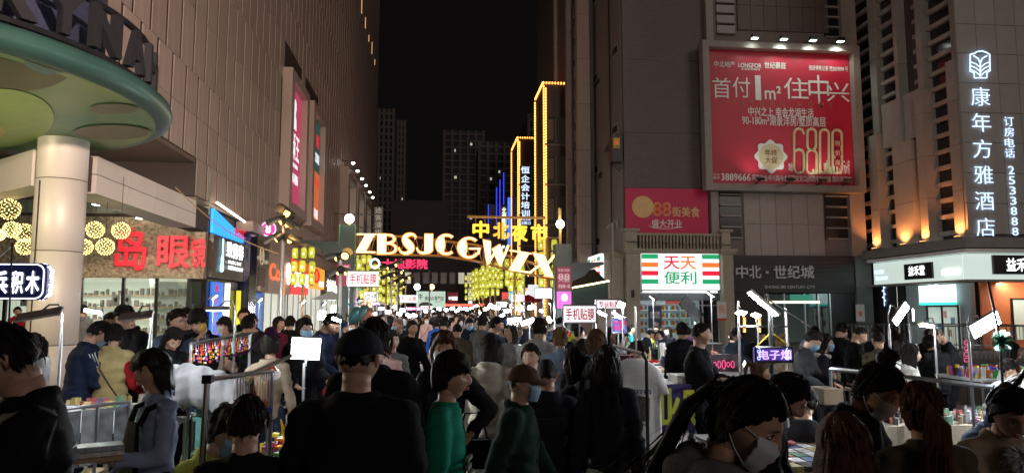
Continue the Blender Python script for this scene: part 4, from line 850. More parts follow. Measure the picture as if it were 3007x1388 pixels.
for k in range(14): bx('window', (-8+k*1.2,99.9,5.5), (-7.2+k*1.2,99.98,7), M_lit if k in (3,9,10) else M_dwin, eb_)
t = thing('street_lamp', 'distant white street lamp above the pale green board', 'street lamp', aY(1225,842,90), 'distant street lamps'); p = aY(1225,842,90); MB().ball(p, .38, 10, 8).build('globe', M_spot, t); MB().tube([(p.x,90,0),(p.x,90,p.z-.3)], .07, 6).build('pole', M_steel, t)
t = thing('street_lamp', 'distant orange street lamp above the pale green board', 'street lamp', aY(1268,842,92), 'distant street lamps'); p = aY(1268,842,92); MB().ball(p, .34, 10, 8).build('globe', em('sodium_globe', (1,.5,.15), 8), t); MB().tube([(p.x,92,0),(p.x,92,p.z-.3)], .07, 6).build('pole', M_steel, t)
t = thing('string_lights', 'row of red bulbs along the far end of the street', 'string lights', (-2,85,2.8)); p,q_ = aY(1308,898,85), aY(1420,898,85)
for i in range(26): MB().ball((p.x+(q_.x-p.x)*i/25,85,2.45+.08*(i%2)), .13, 6, 4).build('red_bulb', em('red_bulb', (1,.10,.06), 3), t)
MB().tube([(p.x,85,2.6),(q_.x,85,2.6)], .02, 4).build('cable', M_blk, t)
# vertical sign on the mall side
t = vsign('vertical_name_sign', 'dim brown vertical sign with pale characters projecting from the mall', 1097,1125,607,692,62,'途客漫步', pm('brown_grey_board', (.10,.085,.08), .6, emi=(.5,.4,.35), es=.03), pm('dim_cream', (.5,.47,.42), .5, emi=(.8,.75,.65), es=.25), bold=0)
for z_ in (aY(1100,630,62).z,aY(1100,668,62).z): MB().tube([(XL,62.1,z_),(aY(1097,640,62).x,62.1,z_)], .05, 6).build('bracket', M_steel, t)
# ================================================================== GATE WITH THE LIT LETTERS
M_dg = pm('dark_green_paint', (.005,.022,.014), .4, var=.15)
GY = 24.0
gate = thing('night_market_gate', 'dark green gate posts with winged eaves and a curved pipe truss over the street', 'gate', (.6,GY,0))
lp0,lp1,rp0,rp1 = aY(999,700,GY).x, aY(1046,700,GY).x, aY(1627,750,GY).x, aY(1673,750,GY).x
zl, zr = aY(1020,662,GY).z, aY(1650,718,GY).z
def post(x0,x1,zt,sg,slant):
    o = MB(); o.prism([(0,0),(x1-x0,0),(x1-x0,zt),(0,zt)], (x0,GY+.26,0), RX, UZ, .52); pst = o.build('post', M_dg, gate)
    m_ = MB()
    for xx in (x0,x1): m_.tube([(xx,GY-.27,0),(xx,GY-.27,zt)], .025, 5)
    m_.build('edge_trim', pm('green_trim', (.06,.12,.06), .35), pst)
    # upturned eave
    zt2 = zt-.55 if sg < 0 else zt-.62; xo = x0 if sg < 0 else x1
    pl = [(0,0),(sg*.75,.02),(sg*1.05,.04),(sg*1.10,-.04),(sg*.62,-.22),(sg*.45,-.42),(0,-.62)]
    if sg > 0: pl = pl[::-1]
    e = MB(); e.prism(pl[::-1] if sg < 0 else pl[::-1], (xo,GY+.30,zt2), RX, UZ, .6) if False else e.prism(pl[::-1], (xo,GY+.3,zt2), RX, UZ, .6)
    e.build('winged_eave', M_dg, pst); return pst
post(lp0,lp1,zl,-1,0); post(rp0,rp1,zr,1,0)
M_pipe = pm('yellow_steel_pipe', (.30,.17,.05), .45, .3, .2)
top = [(1046,690),(1130,692),(1220,694),(1300,706),(1400,718),(1500,752),(1626,790)]; bot = [(1046,742),(1130,746),(1220,748),(1300,750),(1400,766),(1500,792),(1626,820)]
T_ = [aY(x,y,GY+.15) for x,y in top]; B_ = [aY(x,y,GY+.15) for x,y in bot]
MB().tube(T_, .03, 6).build('truss_chord', M_pipe, gate); MB().tube(B_, .03, 6).build('truss_chord', M_pipe, gate); MB().tube([p+Vector((0,.4,0)) for p in T_], .025, 6).build('truss_chord', M_pipe, gate); MB().tube([p+Vector((0,.4,0)) for p in B_], .025, 6).build('truss_chord', M_pipe, gate)
def lerp(P,t):
    k = min(int(t*(len(P)-1)),len(P)-2); u = t*(len(P)-1)-k; return P[k].lerp(P[k+1],u)
for i in range(18):
    a,b_ = lerp(T_,i/18),lerp(B_,(i+.5)/18); MB().tube([a,b_], .014, 5).build('truss_brace', M_pipe, gate); MB().tube([b_,lerp(T_,(i+1)/18)], .014, 5).build('truss_brace', M_pipe, gate); MB().tube([a,a+Vector((0,.4,0))], .014, 5).build('truss_brace', M_pipe, gate)
# letters: strokes (x,y,width) in photo pixels of their own box, built at the gate
def warm_letter_mat(): return em('warm_white_bulb_face', (1.,.78,.40), 1.75, (.6,.4,.2))
M_wl = warm_letter_mat(); M_wr = em('orange_letter_rim', (1.,.30,.03), 1.1, (.5,.15,.02))
def circle_pts(cx_,cy_,rx,ry,a0,a1,k=24): return [(cx_+rx*math.cos(math.radians(a0+(a1-a0)*i/k)), cy_-ry*math.sin(math.radians(a0+(a1-a0)*i/k))) for i in range(k+1)]
def shape(ch):
    """polygons in a 0..1 box, y up"""
    if ch == 'Z': return [[(0.02,.93),(.98,.93),(.98,1.),(.02,1.)],[(.44,.925),(.88,.925),(.46,.085),(0,.085)],[(0,0),(.95,0),(.93,.08),(0,.08)]]
    if ch == 'B': 
        r = []
        r.append([(0,0),(.44,0),(.44,1),(0,1)])
        for (cy_,ry,cx_,rx) in ((.77,.23,.55,.36),(.28,.28,.55,.45)):
            o_ = circle_pts(cx_,1-cy_,rx,ry,90,-90,18); i_ = circle_pts(cx_,1-cy_,rx-.09,ry-.055,90,-90,18)
            o_ = [(x,1-y) for x,y in o_]; i_ = [(x,1-y) for x,y in i_]
            for k in range(18): r.append([i_[k],i_[k+1],o_[k+1],o_[k]])
            r.append([(.445,cy_+ry-.055),(cx_,cy_+ry-.055),(cx_,cy_+ry),(.445,cy_+ry)]); r.append([(.445,cy_-ry),(cx_,cy_-ry),(cx_,cy_-ry+.055),(.445,cy_-ry+.055)])
        return r
    def ribbon(c, w_):
        r = []; L_ = []; R_ = []
        for i,(x,y) in enumerate(c):
            a = c[max(i-1,0)]; b_ = c[min(i+1,len(c)-1)]; dx,dy = b_[0]-a[0],b_[1]-a[1]; l = math.hypot(dx,dy) or 1; L_.append((x-dy/l*w_[i],y+dx/l*w_[i])); R_.append((x+dy/l*w_[i],y-dx/l*w_[i]))
        return [[R_[i],R_[i+1],L_[i+1],L_[i]] for i in range(len(c)-1)]
    def cres(a0,a1,fat,cx_=.5,cy_=.5,R_=.5,th=.09,k=40,fatc=180):
        r = []; o_ = []; i_ = []
        for i in range(k+1):
            a = a0+(a1-a0)*i/k; t_ = th+(fat-th)*max(0,math.cos(math.radians(a-fatc)))**1.2
            ca_,sa = math.cos(math.radians(a)),math.sin(math.radians(a)); o_.append((cx_+R_*ca_,cy_+R_*sa)); q = R_-.08
            i_.append((cx_+ (R_-t_)*ca_ ,cy_+(.5-.075)*sa*1.0))
        return [[i_[k2],i_[k2+1],o_[k2+1],o_[k2]] for k2 in range(k)]
    if ch == 'S':
        c = [(.95,.80),(.88,.90),(.74,.955),(.55,.94),(.40,.85),(.36,.72),(.44,.58),(.58,.45),(.70,.32),(.68,.18),(.52,.07),(.33,.05),(.14,.12),(.03,.30)]; w_ = [.035,.045,.055,.08,.13,.19,.23,.25,.22,.15,.08,.055,.045,.035]
        def cr_(P,t):
            n_ = len(P)-1; k = min(int(t*n_),n_-1); u = t*n_-k; p0,p1,p2,p3 = [P[min(max(k+j,0),n_)] for j in (-1,0,1,2)]
            f_ = lambda a,b_,c_,d: .5*((2*b_)+(-a+c_)*u+(2*a-5*b_+4*c_-d)*u*u+(-a+3*b_-3*c_+d)*u**3)
            return tuple(f_(*q) for q in zip(p0,p1,p2,p3))
        pts = [cr_(c,i/36) for i in range(37)]; ww = [np.interp(i/36*13,range(14),w_)*.72 for i in range(37)]; return ribbon(pts,ww)
    if ch == 'J': 
        c = [(x,1-y) for x,y in circle_pts(.45,.70,.42,.265,180,300,16)]; c = [(.02,.30)]+[(.06,.20),(.14,.11),(.26,.055),(.40,.04),(.52,.06)]
        return [[(.48,.13),(.96,.20),(.96,1),(.48,1)],[(.40,.0),(.70,.03),(.88,.10),(.96,.2),(.48,.13),(.42,.08)]]+ribbon(c,[.03,.035,.04,.045,.05,.05])
    if ch == 'C': return cres(52,308,.42)
    if ch == 'G': return cres(48,325,.40)+[[(.52,.42),(1.,.42),(1.,.50),(.52,.50)],[(.90,.20),(.98,.24),(.99,.415),(.90,.415)]]
    if ch == 'W': return [[(0,1),(.30,.93),(.30,.25),(.14,.08)],[(.14,.0),(.22,.0),(.66,.74),(.58,.80)],[(.36,.62),(.66,.82),(.80,.36),(.66,.0),(.62,-.02)],[(.64,-.06),(.70,-.04),(1.02,.74),(.94,.80)]]
    if ch == 'X': return [[(.14,1.),(.62,.90),(.98,0.),(.66,.04)],[(0,.22),(.06,.15),(.50,.50),(.46,.56)],[(.70,.55),(.75,.48),(1.06,.86),(.98,.92)]]
LET = [('Z',1046,1106,686,742,0),('B',1108,1166,688,745,0),('S',1169,1224,685,746,0),('J',1223,1273,688,745,0),('C',1280,1341,688,747,0),('G',1344,1410,697,757,0),('W',1418,1494,705,776,0),('Z',1496,1560,733,793,-.16),('X',1554,1626,742,813,0)]
nth = ['first','second','third','fourth','fifth','sixth','seventh','eighth','last']
for i,(ch,xa,xb,ya,yb,sh_) in enumerate(LET):
    a,c = aY(xa,yb,GY-.1), aY(xb,ya,GY-.1); o_ = Vector((a.x,0,a.z)); W_,H_ = c.x-a.x, c.z-a.z
    t = thing('gate_letter', 'glowing warm white bulb letter %s, %s of the nine on the gate truss' % (ch,nth[i]), 'letter', ((a.x+c.x)/2,GY-.1,a.z), 'nine glowing letters on the gate')
    f = MB(); r_ = MB(); shear = sh_*H_
    def tr(pl,gx=0):
        cx_ = sum(p[0] for p in pl)/len(pl); cy_ = sum(p[1] for p in pl)/len(pl)
        q = []
        for (x,y) in pl:
            X_,Y_ = x*W_,y*H_+shear*(x); 
            if gx: 
                dx,dy = (x-cx_)*W_,(y-cy_)*H_; l = math.hypot(dx,dy) or 1; X_ += dx/l*gx; Y_ += dy/l*gx
            q.append((X_,Y_))
        return q
    for k,pl in enumerate(shape(ch)):
        ar = sum(pl[j][0]*pl[(j+1)%len(pl)][1]-pl[(j+1)%len(pl)][0]*pl[j][1] for j in range(len(pl)))
        if ar < 0: pl = pl[::-1]
        f.prism(tr(pl), o_+Vector((0,GY-.12+.0006*k,0)), RX, UZ, .03); r_.prism(tr(pl,.035), o_+Vector((0,GY-.03+.0006*k,0)), RX, UZ, .08)
    f.build('lit_face', M_wl, t); r_.build('rim', M_wr, t)
# yellow characters hung from a bar
t = thing('night_market_title', 'four yellow glowing characters hung from a horizontal bar above the gate', 'sign', aY(1480,640,GY+1)); MY = em('yellow_character', (1.,.62,.01), 1.15)
a,c = aY(1372,636,25), aY(1600,640,25); MB().tube([a,c], .05, 6).build('bar', M_pipe, t)
for ch,xa,xb,ya,yb in (('中',1389,1434,651,697),('北',1449,1494,655,699),('夜',1503,1547,660,707),('市',1560,1605,660,708)):
    yt(ch,xa,xb,ya,yb,25,MY if ch in '中夜市' else em('amber_character', (1.,.45,.01), 1.0),t,'character',bold=.035,ext=.08)
    for xx in (xa+8,xb-10): p,q_ = aY(xx,ya+4,25.05), aY(xx,637,25.05); MB().tube([p,q_], .012, 4).build('hanger', M_pipe, t)
# cinema sign
t = thing('cinema_sign', 'crimson glowing cinema characters with a white ring logo on a thin rail', 'light sign', aY(1180,775,33)); yt('大地影院',1123,1255,761,788,33,em('crimson_letter', (1.,.01,.12), 1.0),t,'lettering',bold=.03,ext=.06)
p = aY(1101,773,33); MB().tube([(p.x+.19*math.cos(a*PI/12),33,p.z+.19*math.sin(a*PI/12)) for a in range(25)], .045, 6).build('ring_logo', M_whl, t)
a,c = aY(1085,792,33.1), aY(1262,792,33.1); MB().tube([a,c], .03, 6).build('rail', M_blk, t)
for x in (a.x,c.x): MB().tube([(x,33.1,0),(x,33.1,a.z)], .03, 6).build('post', M_blk, t)
# globe lamps on the posts
M_globe = em('globe_lamp', (.97,1.,.97), 12)
for px,py,r_,lab,zb in ((1026,642,.15,'white lamp box on top of the left gate post',zl),(1645,658,.14,'round white globe lamp above the right gate post',zr)):
    p = aY(px,py,GY+.1); t = thing('gate_lamp', lab, 'lamp', (p.x,p.y,zb)); MB().ball(p, (r_,r_,r_*1.05), 14, 10).build('globe', M_globe, t); MB().tube([(p.x,p.y,zb),(p.x,p.y,p.z-r_*.8)], .05, 8).build('stem', M_pipe, t); lamp('globe_light', 'POINT', p-Vector((0,.4,0)), 60, (.95,1,.95), shadow_soft_size=.15)
    if px > 1500: MB().tube([(p.x,p.y+.1,p.z+.14),(p.x,p.y+.1,p.z+.55)], .06, 8).build('cap_tube', M_pipe, t)
# banners on the posts
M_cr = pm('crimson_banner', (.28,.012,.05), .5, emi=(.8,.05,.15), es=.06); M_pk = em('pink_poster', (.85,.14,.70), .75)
def postbanner(label, x0, x1, z0, z1, mat, lines, par=None):
    t = thing('post_banner', label, 'banner', ((x0+x1)/2,GY-.3,z0)); s_ = bx('sheet', (x0,GY-.33,z0), (x1,GY-.30,z1), mat, t)
    for (txt,za,zb_,m_) in lines: lettering(txt, ((x0+x1)/2,GY-.335,(za+zb_)/2), RX, UZ, (x1-x0)*.8, zb_-za, m_, t, bold=.01)
    return t
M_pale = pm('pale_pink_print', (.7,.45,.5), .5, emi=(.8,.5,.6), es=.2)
za = aY(1650,785,GY).z; zb_ = aY(1650,853,GY).z; postbanner('crimson banner with pale characters on the right gate post', rp0+.03, rp1-.02, zb_, za, M_cr, [('入驻',zb_+.28,zb_+.40,M_pale),('世纪城一层',zb_+.08,zb_+.20,M_pale),('牛蹄 特牌',za-.16,za-.06,M_pale),('88',za-.42,za-.22,M_pale)])
z2 = aY(1650,856,GY).z; z3 = aY(1650,905,GY).z; t = postbanner('bright pink poster of a dish on the right gate post', rp0+.03, rp1-.02, z3, z2, M_pk, []); MB().ball(((rp0+rp1)/2+.02,GY-.34,(z2+z3)/2+.08), (.1,.02,.12), 12, 8).build('dish_print', M_whl, t)
za = aY(1020,777,GY).z; zb_ = aY(1020,840,GY).z; postbanner('crimson banner on the left gate post behind the phone film sign', lp0-.06, lp1-.12, zb_, za, M_cr, [('首层',za-.14,za-.04,M_pale)])
a,c = aY(993,900,GY), aY(1040,847,GY); t = thing('pink_poster', 'bright pink poster low behind the left gate post', 'poster', (a.x,GY+.8,a.z)); bx('sheet', (a.x,GY+.8,a.z), (c.x,GY+.84,c.z), M_pk, t); MB().ball(((a.x+c.x)/2+.02,GY+.79,(a.z+c.z)/2+.08), (.1,.02,.12), 12, 8).build('print', em('peach_print', (1,.7,.5), .9), t)
# ================================================================== LANTERN RACKS
M_lan = pm('lantern_shell', (.45,.50,.05), .5, emi=(.80,.74,.06), es=.50); M_lan2 = em('lantern_core', (1.,.96,.45), 1.6)
lan = None
def lantern(p, lab, s=1.):
    global lan
    if lan is None:
        lan = thing('lantern', lab, 'lantern', p, 'yellow-green lanterns on the racks')
        m_ = MB(); m_.tube([(0,0,-.2),(0,0,-.19),(0,0,-.14),(0,0,-.05),(0,0,.05),(0,0,.14),(0,0,.19),(0,0,.2)], [.06,.085,.105,.115,.115,.105,.085,.06], 12)
        o = link_mesh('shade', m_.mesh('shade'), M_lan, lan, Vector(p), smooth=True)
        m_ = MB()
        for k in range(12):
            a = 2*PI*k/12; m_.tube([(math.cos(a)*r_,math.sin(a)*r_,z_) for r_,z_ in ((.088,-.19),(.118,-.05),(.118,.05),(.088,.19))], .004, 3, cap=False)
        link_mesh('rib', m_.mesh('rib'), pm('lantern_rib', (.25,.28,.04), .6, emi=(.5,.5,.04), es=.15), lan, Vector(p))
        m_ = MB(); m_.ball((0,-.085,-.03), (.05,.045,.07), 8, 6); link_mesh('bulb_glow', m_.mesh('bulb_glow'), M_lan2, lan, Vector(p))
        m_ = MB(); m_.tube([(0,0,.2),(0,0,.3)], .008, 4); m_.tube([(0,0,-.2),(0,0,-.23)], .05, 8); link_mesh('hook', m_.mesh('hook'), M_blk, lan, Vector(p)); lan.scale = (s,)*3; return
    copy_tree(lan, loc=p, scale=s, label=lab)
racks = []
def rack(x, Y, z0, z1, nx, nz, lab, wd=.30):
    t = thing('lantern_rack', 'yellow steel rack of lanterns, '+lab, 'rack', (x,Y,0)); MB().tube([(x,Y,0),(x,Y,z1+.25)], .05, 8).build('post', M_pipe, t)
    for k in range(nz):
        z_ = z1-(z1-z0)*k/max(nz-1,1); MB().tube([(x-nx*wd/2,Y,z_+.26),(x+nx*wd/2,Y,z_+.26)], .015, 5).build('crossbar', M_pipe, t)
        for i in range(nx): lantern((x+(i-(nx-1)/2)*wd+random.uniform(-.025,.025),Y-.1+random.uniform(-.06,.06),z_-random.uniform(0,.05)), 'yellow-green lantern, row %d, column %d of the rack ' % (k+1,i+1)+lab, random.uniform(.92,1.08))
rack(4.15,27.6,2.95,4.35,2,4,'nearest to the right gate post',.48)
rack(3.1,29.5,2.85,3.35,2,2,'low behind the arch, right',.34); rack(3.45,33,3.15,4.0,3,3,'second from gate, right',.34)
rack(2.9,37,3.2,4.1,3,3,'third from gate, right'); rack(3.0,42,2.9,4.2,4,4,'fourth from gate, right'); rack(2.9,47,3.0,4.3,4,4,'fifth from gate, right'); rack(3.0,53,3.0,4.5,4,4,'sixth from gate, right'); rack(3.0,60,2.9,4.5,5,4,'farthest on the right',.34)
rack(-4.75,26.6,2.95,3.9,3,3,'before the orange shop, left',.30); rack(-3.3,28.5,3.0,3.6,3,2,'just right of the left gate post'); rack(-3.4,34,2.6,4.2,3,4,'third from gate, left'); rack(-3.3,39,2.5,4.1,3,4,'fourth from gate, left'); rack(-3.1,45,2.5,4.2,4,4,'fifth from gate, left'); rack(-3.0,52,2.5,4.0,4,4,'sixth from gate, left')
# ================================================================== POLES WITH HOODED SPOTLIGHTS
M_org = em('orange_lens', (1.,.55,.12), 6)
def hooded(t, c, d, s=1.):
    c = Vector(c); d = Vector(d).normalized(); MB().tube([c-d*.16*s,c+d*.02*s], [.07*s,.10*s], 12).build('lamp_body', M_blk, t)
    u = d.orthogonal().normalized(); u = Vector((-d.y,d.x,0)).normalized(); v = u.cross(d); v = v if v.z > 0 else -v; m_ = MB(); n_ = 10
    A = [c+d*.02*s+(u*math.cos(PI*k/n_)+v*math.sin(PI*k/n_))*.11*s for k in range(n_+1)]; B = [c+d*.26*s+(u*math.cos(PI*k/n_)*1.0+v*math.sin(PI*k/n_))*.135*s for k in range(n_+1)]
    m_.add(A+B+[a+v*.008 for a in A]+[b_+v*.008 for b_ in B], [(k,k+1,n_+2+k,n_+1+k) for k in range(n_)]+[(2*n_+2+k,3*n_+3+k,3*n_+4+k,2*n_+3+k) for k in range(n_)]); m_.build('hood', pm('hood_metal', (.10,.10,.10), .35, .6), t)
    MB().tube([c+d*.025*s,c+d*.03*s], .085*s, 12).build('lens', M_org, t)
def spotpole(label, x, Y, h, heads, r=.05):
    t = thing('spotlight_pole', label, 'light pole', (x,Y,0)); MB().tube([(x,Y,0),(x,Y,h)], r, 10).build('pole', pm('grey_pole', (.28,.27,.25), .4, .6), t)
    for (dx,dz,d) in heads: hooded(t, (x+dx,Y-.1,h+dz), d, 1.25); MB().tube([(x,Y,h+dz),(x+dx,Y-.1,h+dz)], .018, 5).build('bracket', M_blk, t)
p = aY(831,700,19.); spotpole('grey pole with a cluster of black hooded orange spotlights, left', p.x, 19., p.z+.5, ((-.05,-.05,(-.7,-.3,-.45)),(.12,.12,(-.5,-.8,.2)),(.12,-.12,(.6,-.3,-.5)),(-.15,-.5,(-.8,-.2,-.6)),(.18,-.52,(.7,-.4,-.35))))
lamp('pole_glow', 'POINT', (p.x,18.6,p.z+.25), 8, (1,.55,.15), shadow_soft_size=.05)
p = aY(1000,790,22.); spotpole('grey pole with hooded spotlights standing before the left gate post', p.x, 22., p.z+.35, ((-.12,0,(-.8,-.3,-.3)),(.12,.02,(.3,-.7,.2)),(-.08,-.42,(-.7,-.3,-.6)),(.16,-.42,(.8,-.3,-.4))))
for i,(px,Y) in enumerate(((1150,32),(1168,38),(1192,44),(1540,40),(1515,48))):
    p = aY(px,800,Y); spotpole(['slim spotlight pole in the left row, nearest','slim spotlight pole in the left row, middle','slim spotlight pole in the left row, farthest','slim spotlight pole on the right under the lanterns, nearer','slim spotlight pole on the right under the lanterns, farther'][i], p.x, Y, 3.9, ((-.15,-.2,(-.8,-.3,-.3)),(.15,-.1,(.8,-.3,.2)),(-.12,-.6,(-.8,-.3,-.5))))
# wire between eave and pole
t = thing('overhead_cable', 'thin cable sagging from the mall soffit to the spotlight pole', 'cable'); A0, A1 = aY(515,550,19), aY(818,745,19); MB().tube([A0.lerp(A1,i/14)-Vector((0,0,.25*math.sin(PI*i/14))) for i in range(15)], .014, 5).build('cable', pm('warm_cable', (.3,.2,.1), .5), t)
# ================================================================== PEOPLE
def col_mat(key, c, rough=.85, **k): return pm(key, c, rough, var=k.pop('var', .25), scale=k.pop('scale', 9), bump=k.pop('bump', .25), bscale=k.pop('bscale', 120), spec=.08, **k)
CL = {k: col_mat('cloth_'+k, v) for k, v in dict(black=(.010,.010,.012), ink=(.016,.018,.026), navy=(.014,.020,.045), charcoal=(.035,.036,.04), grey=(.13,.13,.135), lightgrey=(.34,.34,.35),
    white=(.62,.62,.60), cream=(.50,.46,.38), beige=(.36,.29,.21), brown=(.10,.06,.04), khaki=(.10,.08,.055), green=(.008,.20,.125), darkgreen=(.010,.030,.022), blue=(.03,.10,.42), lightblue=(.26,.36,.52), paleblue=(.22,.27,.40),
    denim=(.06,.09,.15), jeans=(.035,.055,.10), red=(.32,.015,.02), maroon=(.12,.012,.03), pink=(.55,.36,.33), yellow=(.50,.52,.08), mustard=(.45,.36,.17), purple=(.14,.05,.17), teal=(.01,.20,.22), orange=(.6,.2,.04)).items()}
M_skin = pm('skin', (.50,.30,.21), .5, var=.06, scale=20, bump=.05, bscale=200, spec=.4); M_skin2 = pm('skin_tan', (.38,.22,.15), .5, var=.06, scale=20, spec=.4)
M_eyew = pm('eye_white', (.7,.68,.65), .3, var=0); M_eyed = pm('eye_dark', (.012,.009,.008), .2, var=0); M_lip = pm('lip', (.38,.12,.10), .45, var=.05)
def hairmat(n, c):
    m = pm(n, c, .58, var=.6, scale=14, bump=.9, bscale=60, stretch=(3.,3.,.22), spec=.15); return m
M_hair = hairmat('black_hair', (.012,.009,.008)); M_hairb = hairmat('brown_hair', (.075,.032,.016)); M_hairg = hairmat('light_brown_hair', (.20,.12,.06)); M_bald = pm('shaved_scalp', (.16,.10,.07), .55, var=.2, scale=60)
M_mask = pm('mask_blue', (.22,.42,.60), .7, var=.06, bump=.2); M_maskw = pm('mask_white', (.62,.66,.72), .7, var=.06, bump=.2)
M_shoe = pm('shoe_dark', (.03,.03,.03), .5); M_shoew = pm('shoe_white', (.6,.6,.6), .5)
def sstep(a, b, x): t = min(1, max(0, (x-a)/(b-a))); return t*t*(3-2*t)
def gau(x, s): return math.exp(-(x/s)**2)
_HC = {}
def head_mesh(female=False, wide=1.):
    """local frame: centre of the skull, face towards -Y, z up; about 0.23 tall"""
    n, m = 56, 44; vs = []
    for i in range(m+1):
        t = PI*i/m-PI/2
        for j in range(n):
            a = 2*PI*j/n; d = Vector((math.cos(t)*math.sin(a), -math.cos(t)*math.cos(a), math.sin(t)))
            x, y, z = d.x*.076*wide, d.y*.094, d.z*.118
            f = max(0, -d.y)
            if z < -.01:                               # jaw narrows, back of skull tucks in
                k = sstep(-.01, -.115, z); x *= 1-.42*k*(.9 if not female else 1.05); y = y*(1-.30*k) if y < 0 else y*(1-.62*k)
                if y < 0: y -= .012*k
            if f > 0:
                y += .010*f*gau(z-.012, .018)*(gau(abs(x)-.032, .018))*1.3             # eye sockets
                y -= .006*f*gau(z-.036, .012)*gau(x, .05)                               # brow
                y -= (.024*gau(x, .0115)*sstep(.03, -.022, z)*sstep(-.050, -.028, z) + .006*gau(x, .010)*gau(z-.012, .022))*f   # nose
                y -= .008*f*gau(abs(x)-.014, .007)*gau(z+.030, .010)                    # nostril wings
                y -= .008*f*gau(x, .022)*gau(z+.056, .009) - .004*f*gau(x, .024)*gau(z+.0485, .003)*1.6      # lips, slit
                y -= .005*f*gau(x, .022)*gau(z+.066, .007)
                y += .005*f*gau(x, .03)*gau(z+.079, .008)
                y -= .010*f*gau(x, .024)*gau(z+.098, .016)                              # chin
                y -= .004*f*gau(abs(x)-.043, .02)*gau(z+.018, .022)                     # cheek
            vs.append((x, y, z))
    fs = [(i*n+j, i*n+(j+1) % n, (i+1)*n+(j+1) % n, (i+1)*n+j) for i in range(m) for j in range(n)]
    b = MB(); b.add(vs, fs)
    for s in (-1, 1):
        b.ball((s*.031, -.0745, .010), (.0135, .0095, .0054), 10, 8, mi=1); b.ball((s*.031, -.0822, .010), (.0056, .0032, .0052), 8, 6, mi=2)
        b.tube([(s*.0155,-.0812,.018),(s*.024,-.0850,.0195),(s*.034,-.0835,.0185),(s*.046,-.0735,.013)], [.0013,.0022,.0022,.0010], 5, mi=2)       # lid line
        b.tube([(s*.013,-.089,.033),(s*.028,-.0905,.0375),(s*.047,-.078,.032)], [.002,.0026 if not female else .0018,.0008], 6, mi=2)            # brow
        e = [(s*.074*wide,.004,-.022),(s*.080*wide,.010,-.004),(s*.083*wide,.016,.016),(s*.079*wide,.018,.026)]; e = e if not female else [(x*.95,y,z) for x,y,z in e]; k_ = .55 if female else 1.; b.tube(e, [.005*k_,.009*k_,.013*k_,.006*k_], 8, r2=[.008*k_,.013*k_,.016*k_,.008*k_])
    lip = [(-.024,-.0845,-.0555),(-.012,-.0935,-.0530),(0,-.0955,-.0545),(.012,-.0935,-.0530),(.024,-.0845,-.0555)]
    b.tube(lip, [.001,.004,.0045,.004,.001], 6, mi=3); b.tube([(x*.9,y+.001,z-.0085) for x,y,z in lip], [.001,.0048,.0055,.0048,.001], 6, mi=3)
    b.tube([(0,.020,-.04),(0,.020,-.085),(0,.022,-.115)], [.050 if female else .058]*2+[.045], 20)
    return b
def noisy(me, amp, sc=(8,8,8), seed=0, along=True):
    n = len(me.vertices); v = np.empty(n*3); me.vertices.foreach_get('co', v); v = v.reshape(-1,3); nn = np.empty(n*3); me.vertices.foreach_get('normal', nn); nn = nn.reshape(-1,3)
    d = np.array([noise.fractal(Vector((p[0]*sc[0]+seed, p[1]*sc[1], p[2]*sc[2])), 1., 2., 3) for p in v])
    v += nn*(d*amp)[:,None]; me.vertices.foreach_set('co', v.ravel()); me.update()
def fold(me, amp, seed=0):
    n = len(me.vertices); v = np.empty(n*3); me.vertices.foreach_get('co', v); v = v.reshape(-1,3); nn = np.empty(n*3); me.vertices.foreach_get('normal', nn); nn = nn.reshape(-1,3)
    d = np.array([(1-abs(noise.noise(Vector((p[0]*4.5+seed+p[2]*3, p[1]*4.5, p[2]*13)))*2.6)) for p in v]); v += nn*(np.clip(d,-1,1)*amp)[:,None]; me.vertices.foreach_set('co', v.ravel()); me.update()
def remesh(mb, vox, name, smooth=3, adapt=0):
    me = mb.mesh('tmp'); o = bpy.data.objects.new('tmp', me)
    md = o.modifiers.new('r', 'REMESH'); md.mode = 'VOXEL'; md.voxel_size = vox
    if smooth: s = o.modifiers.new('s', 'SMOOTH'); s.factor = .6; s.iterations = smooth
    r = evaluated(o, name); bpy.data.meshes.remove(me); r.materials.clear(); r.shade_smooth(); return r
# ---- hair, masks, caps in head space -----------------------------------------------------------
_HM = {}
def hairtop(b, thick=.016, front=.050, back=-.07, side=-.005, vol=1.):
    """cap of hair: a skull shell that dives inside the head below the hairline"""
    n, m = 64, 40; vs = []
    for i in range(m+1):
        t = PI*i/m-PI/2
        for j in range(n):
            a = 2*PI*j/n; d = Vector((math.cos(t)*math.sin(a), -math.cos(t)*math.cos(a), math.sin(t)))
            x, y, z = d.x*.0775, d.y*.096, d.z*.120
            fr = -d.y/ max(1e-6, math.hypot(d.x, d.y)); line = back if fr < -.3 else (side+(back-side)*sstep(.15,-.3,fr) if fr < .15 else side+(front-side)*sstep(.15,.75,fr))
            line += .006*math.sin(a*9+.5)+.004*math.sin(a*23)
            k = sstep(line-.012, line+.010, z); th = (thick*(1+.35*vol*sstep(0,.12,z)))*k-(1-k)*.03
            st = 1+.22*noise.noise(Vector((a*7, t*1.6, 0)))+.10*noise.noise(Vector((a*22, t*2, 4)))
            l = 1+th*st/.09; vs.append((x*l, y*l, z*(1+th*st*(1.1)/.115)))
    b.add(vs, [(i*n+j, i*n+(j+1) % n, (i+1)*n+(j+1) % n, (i+1)*n+j) for i in range(m) for j in range(n)]); return b
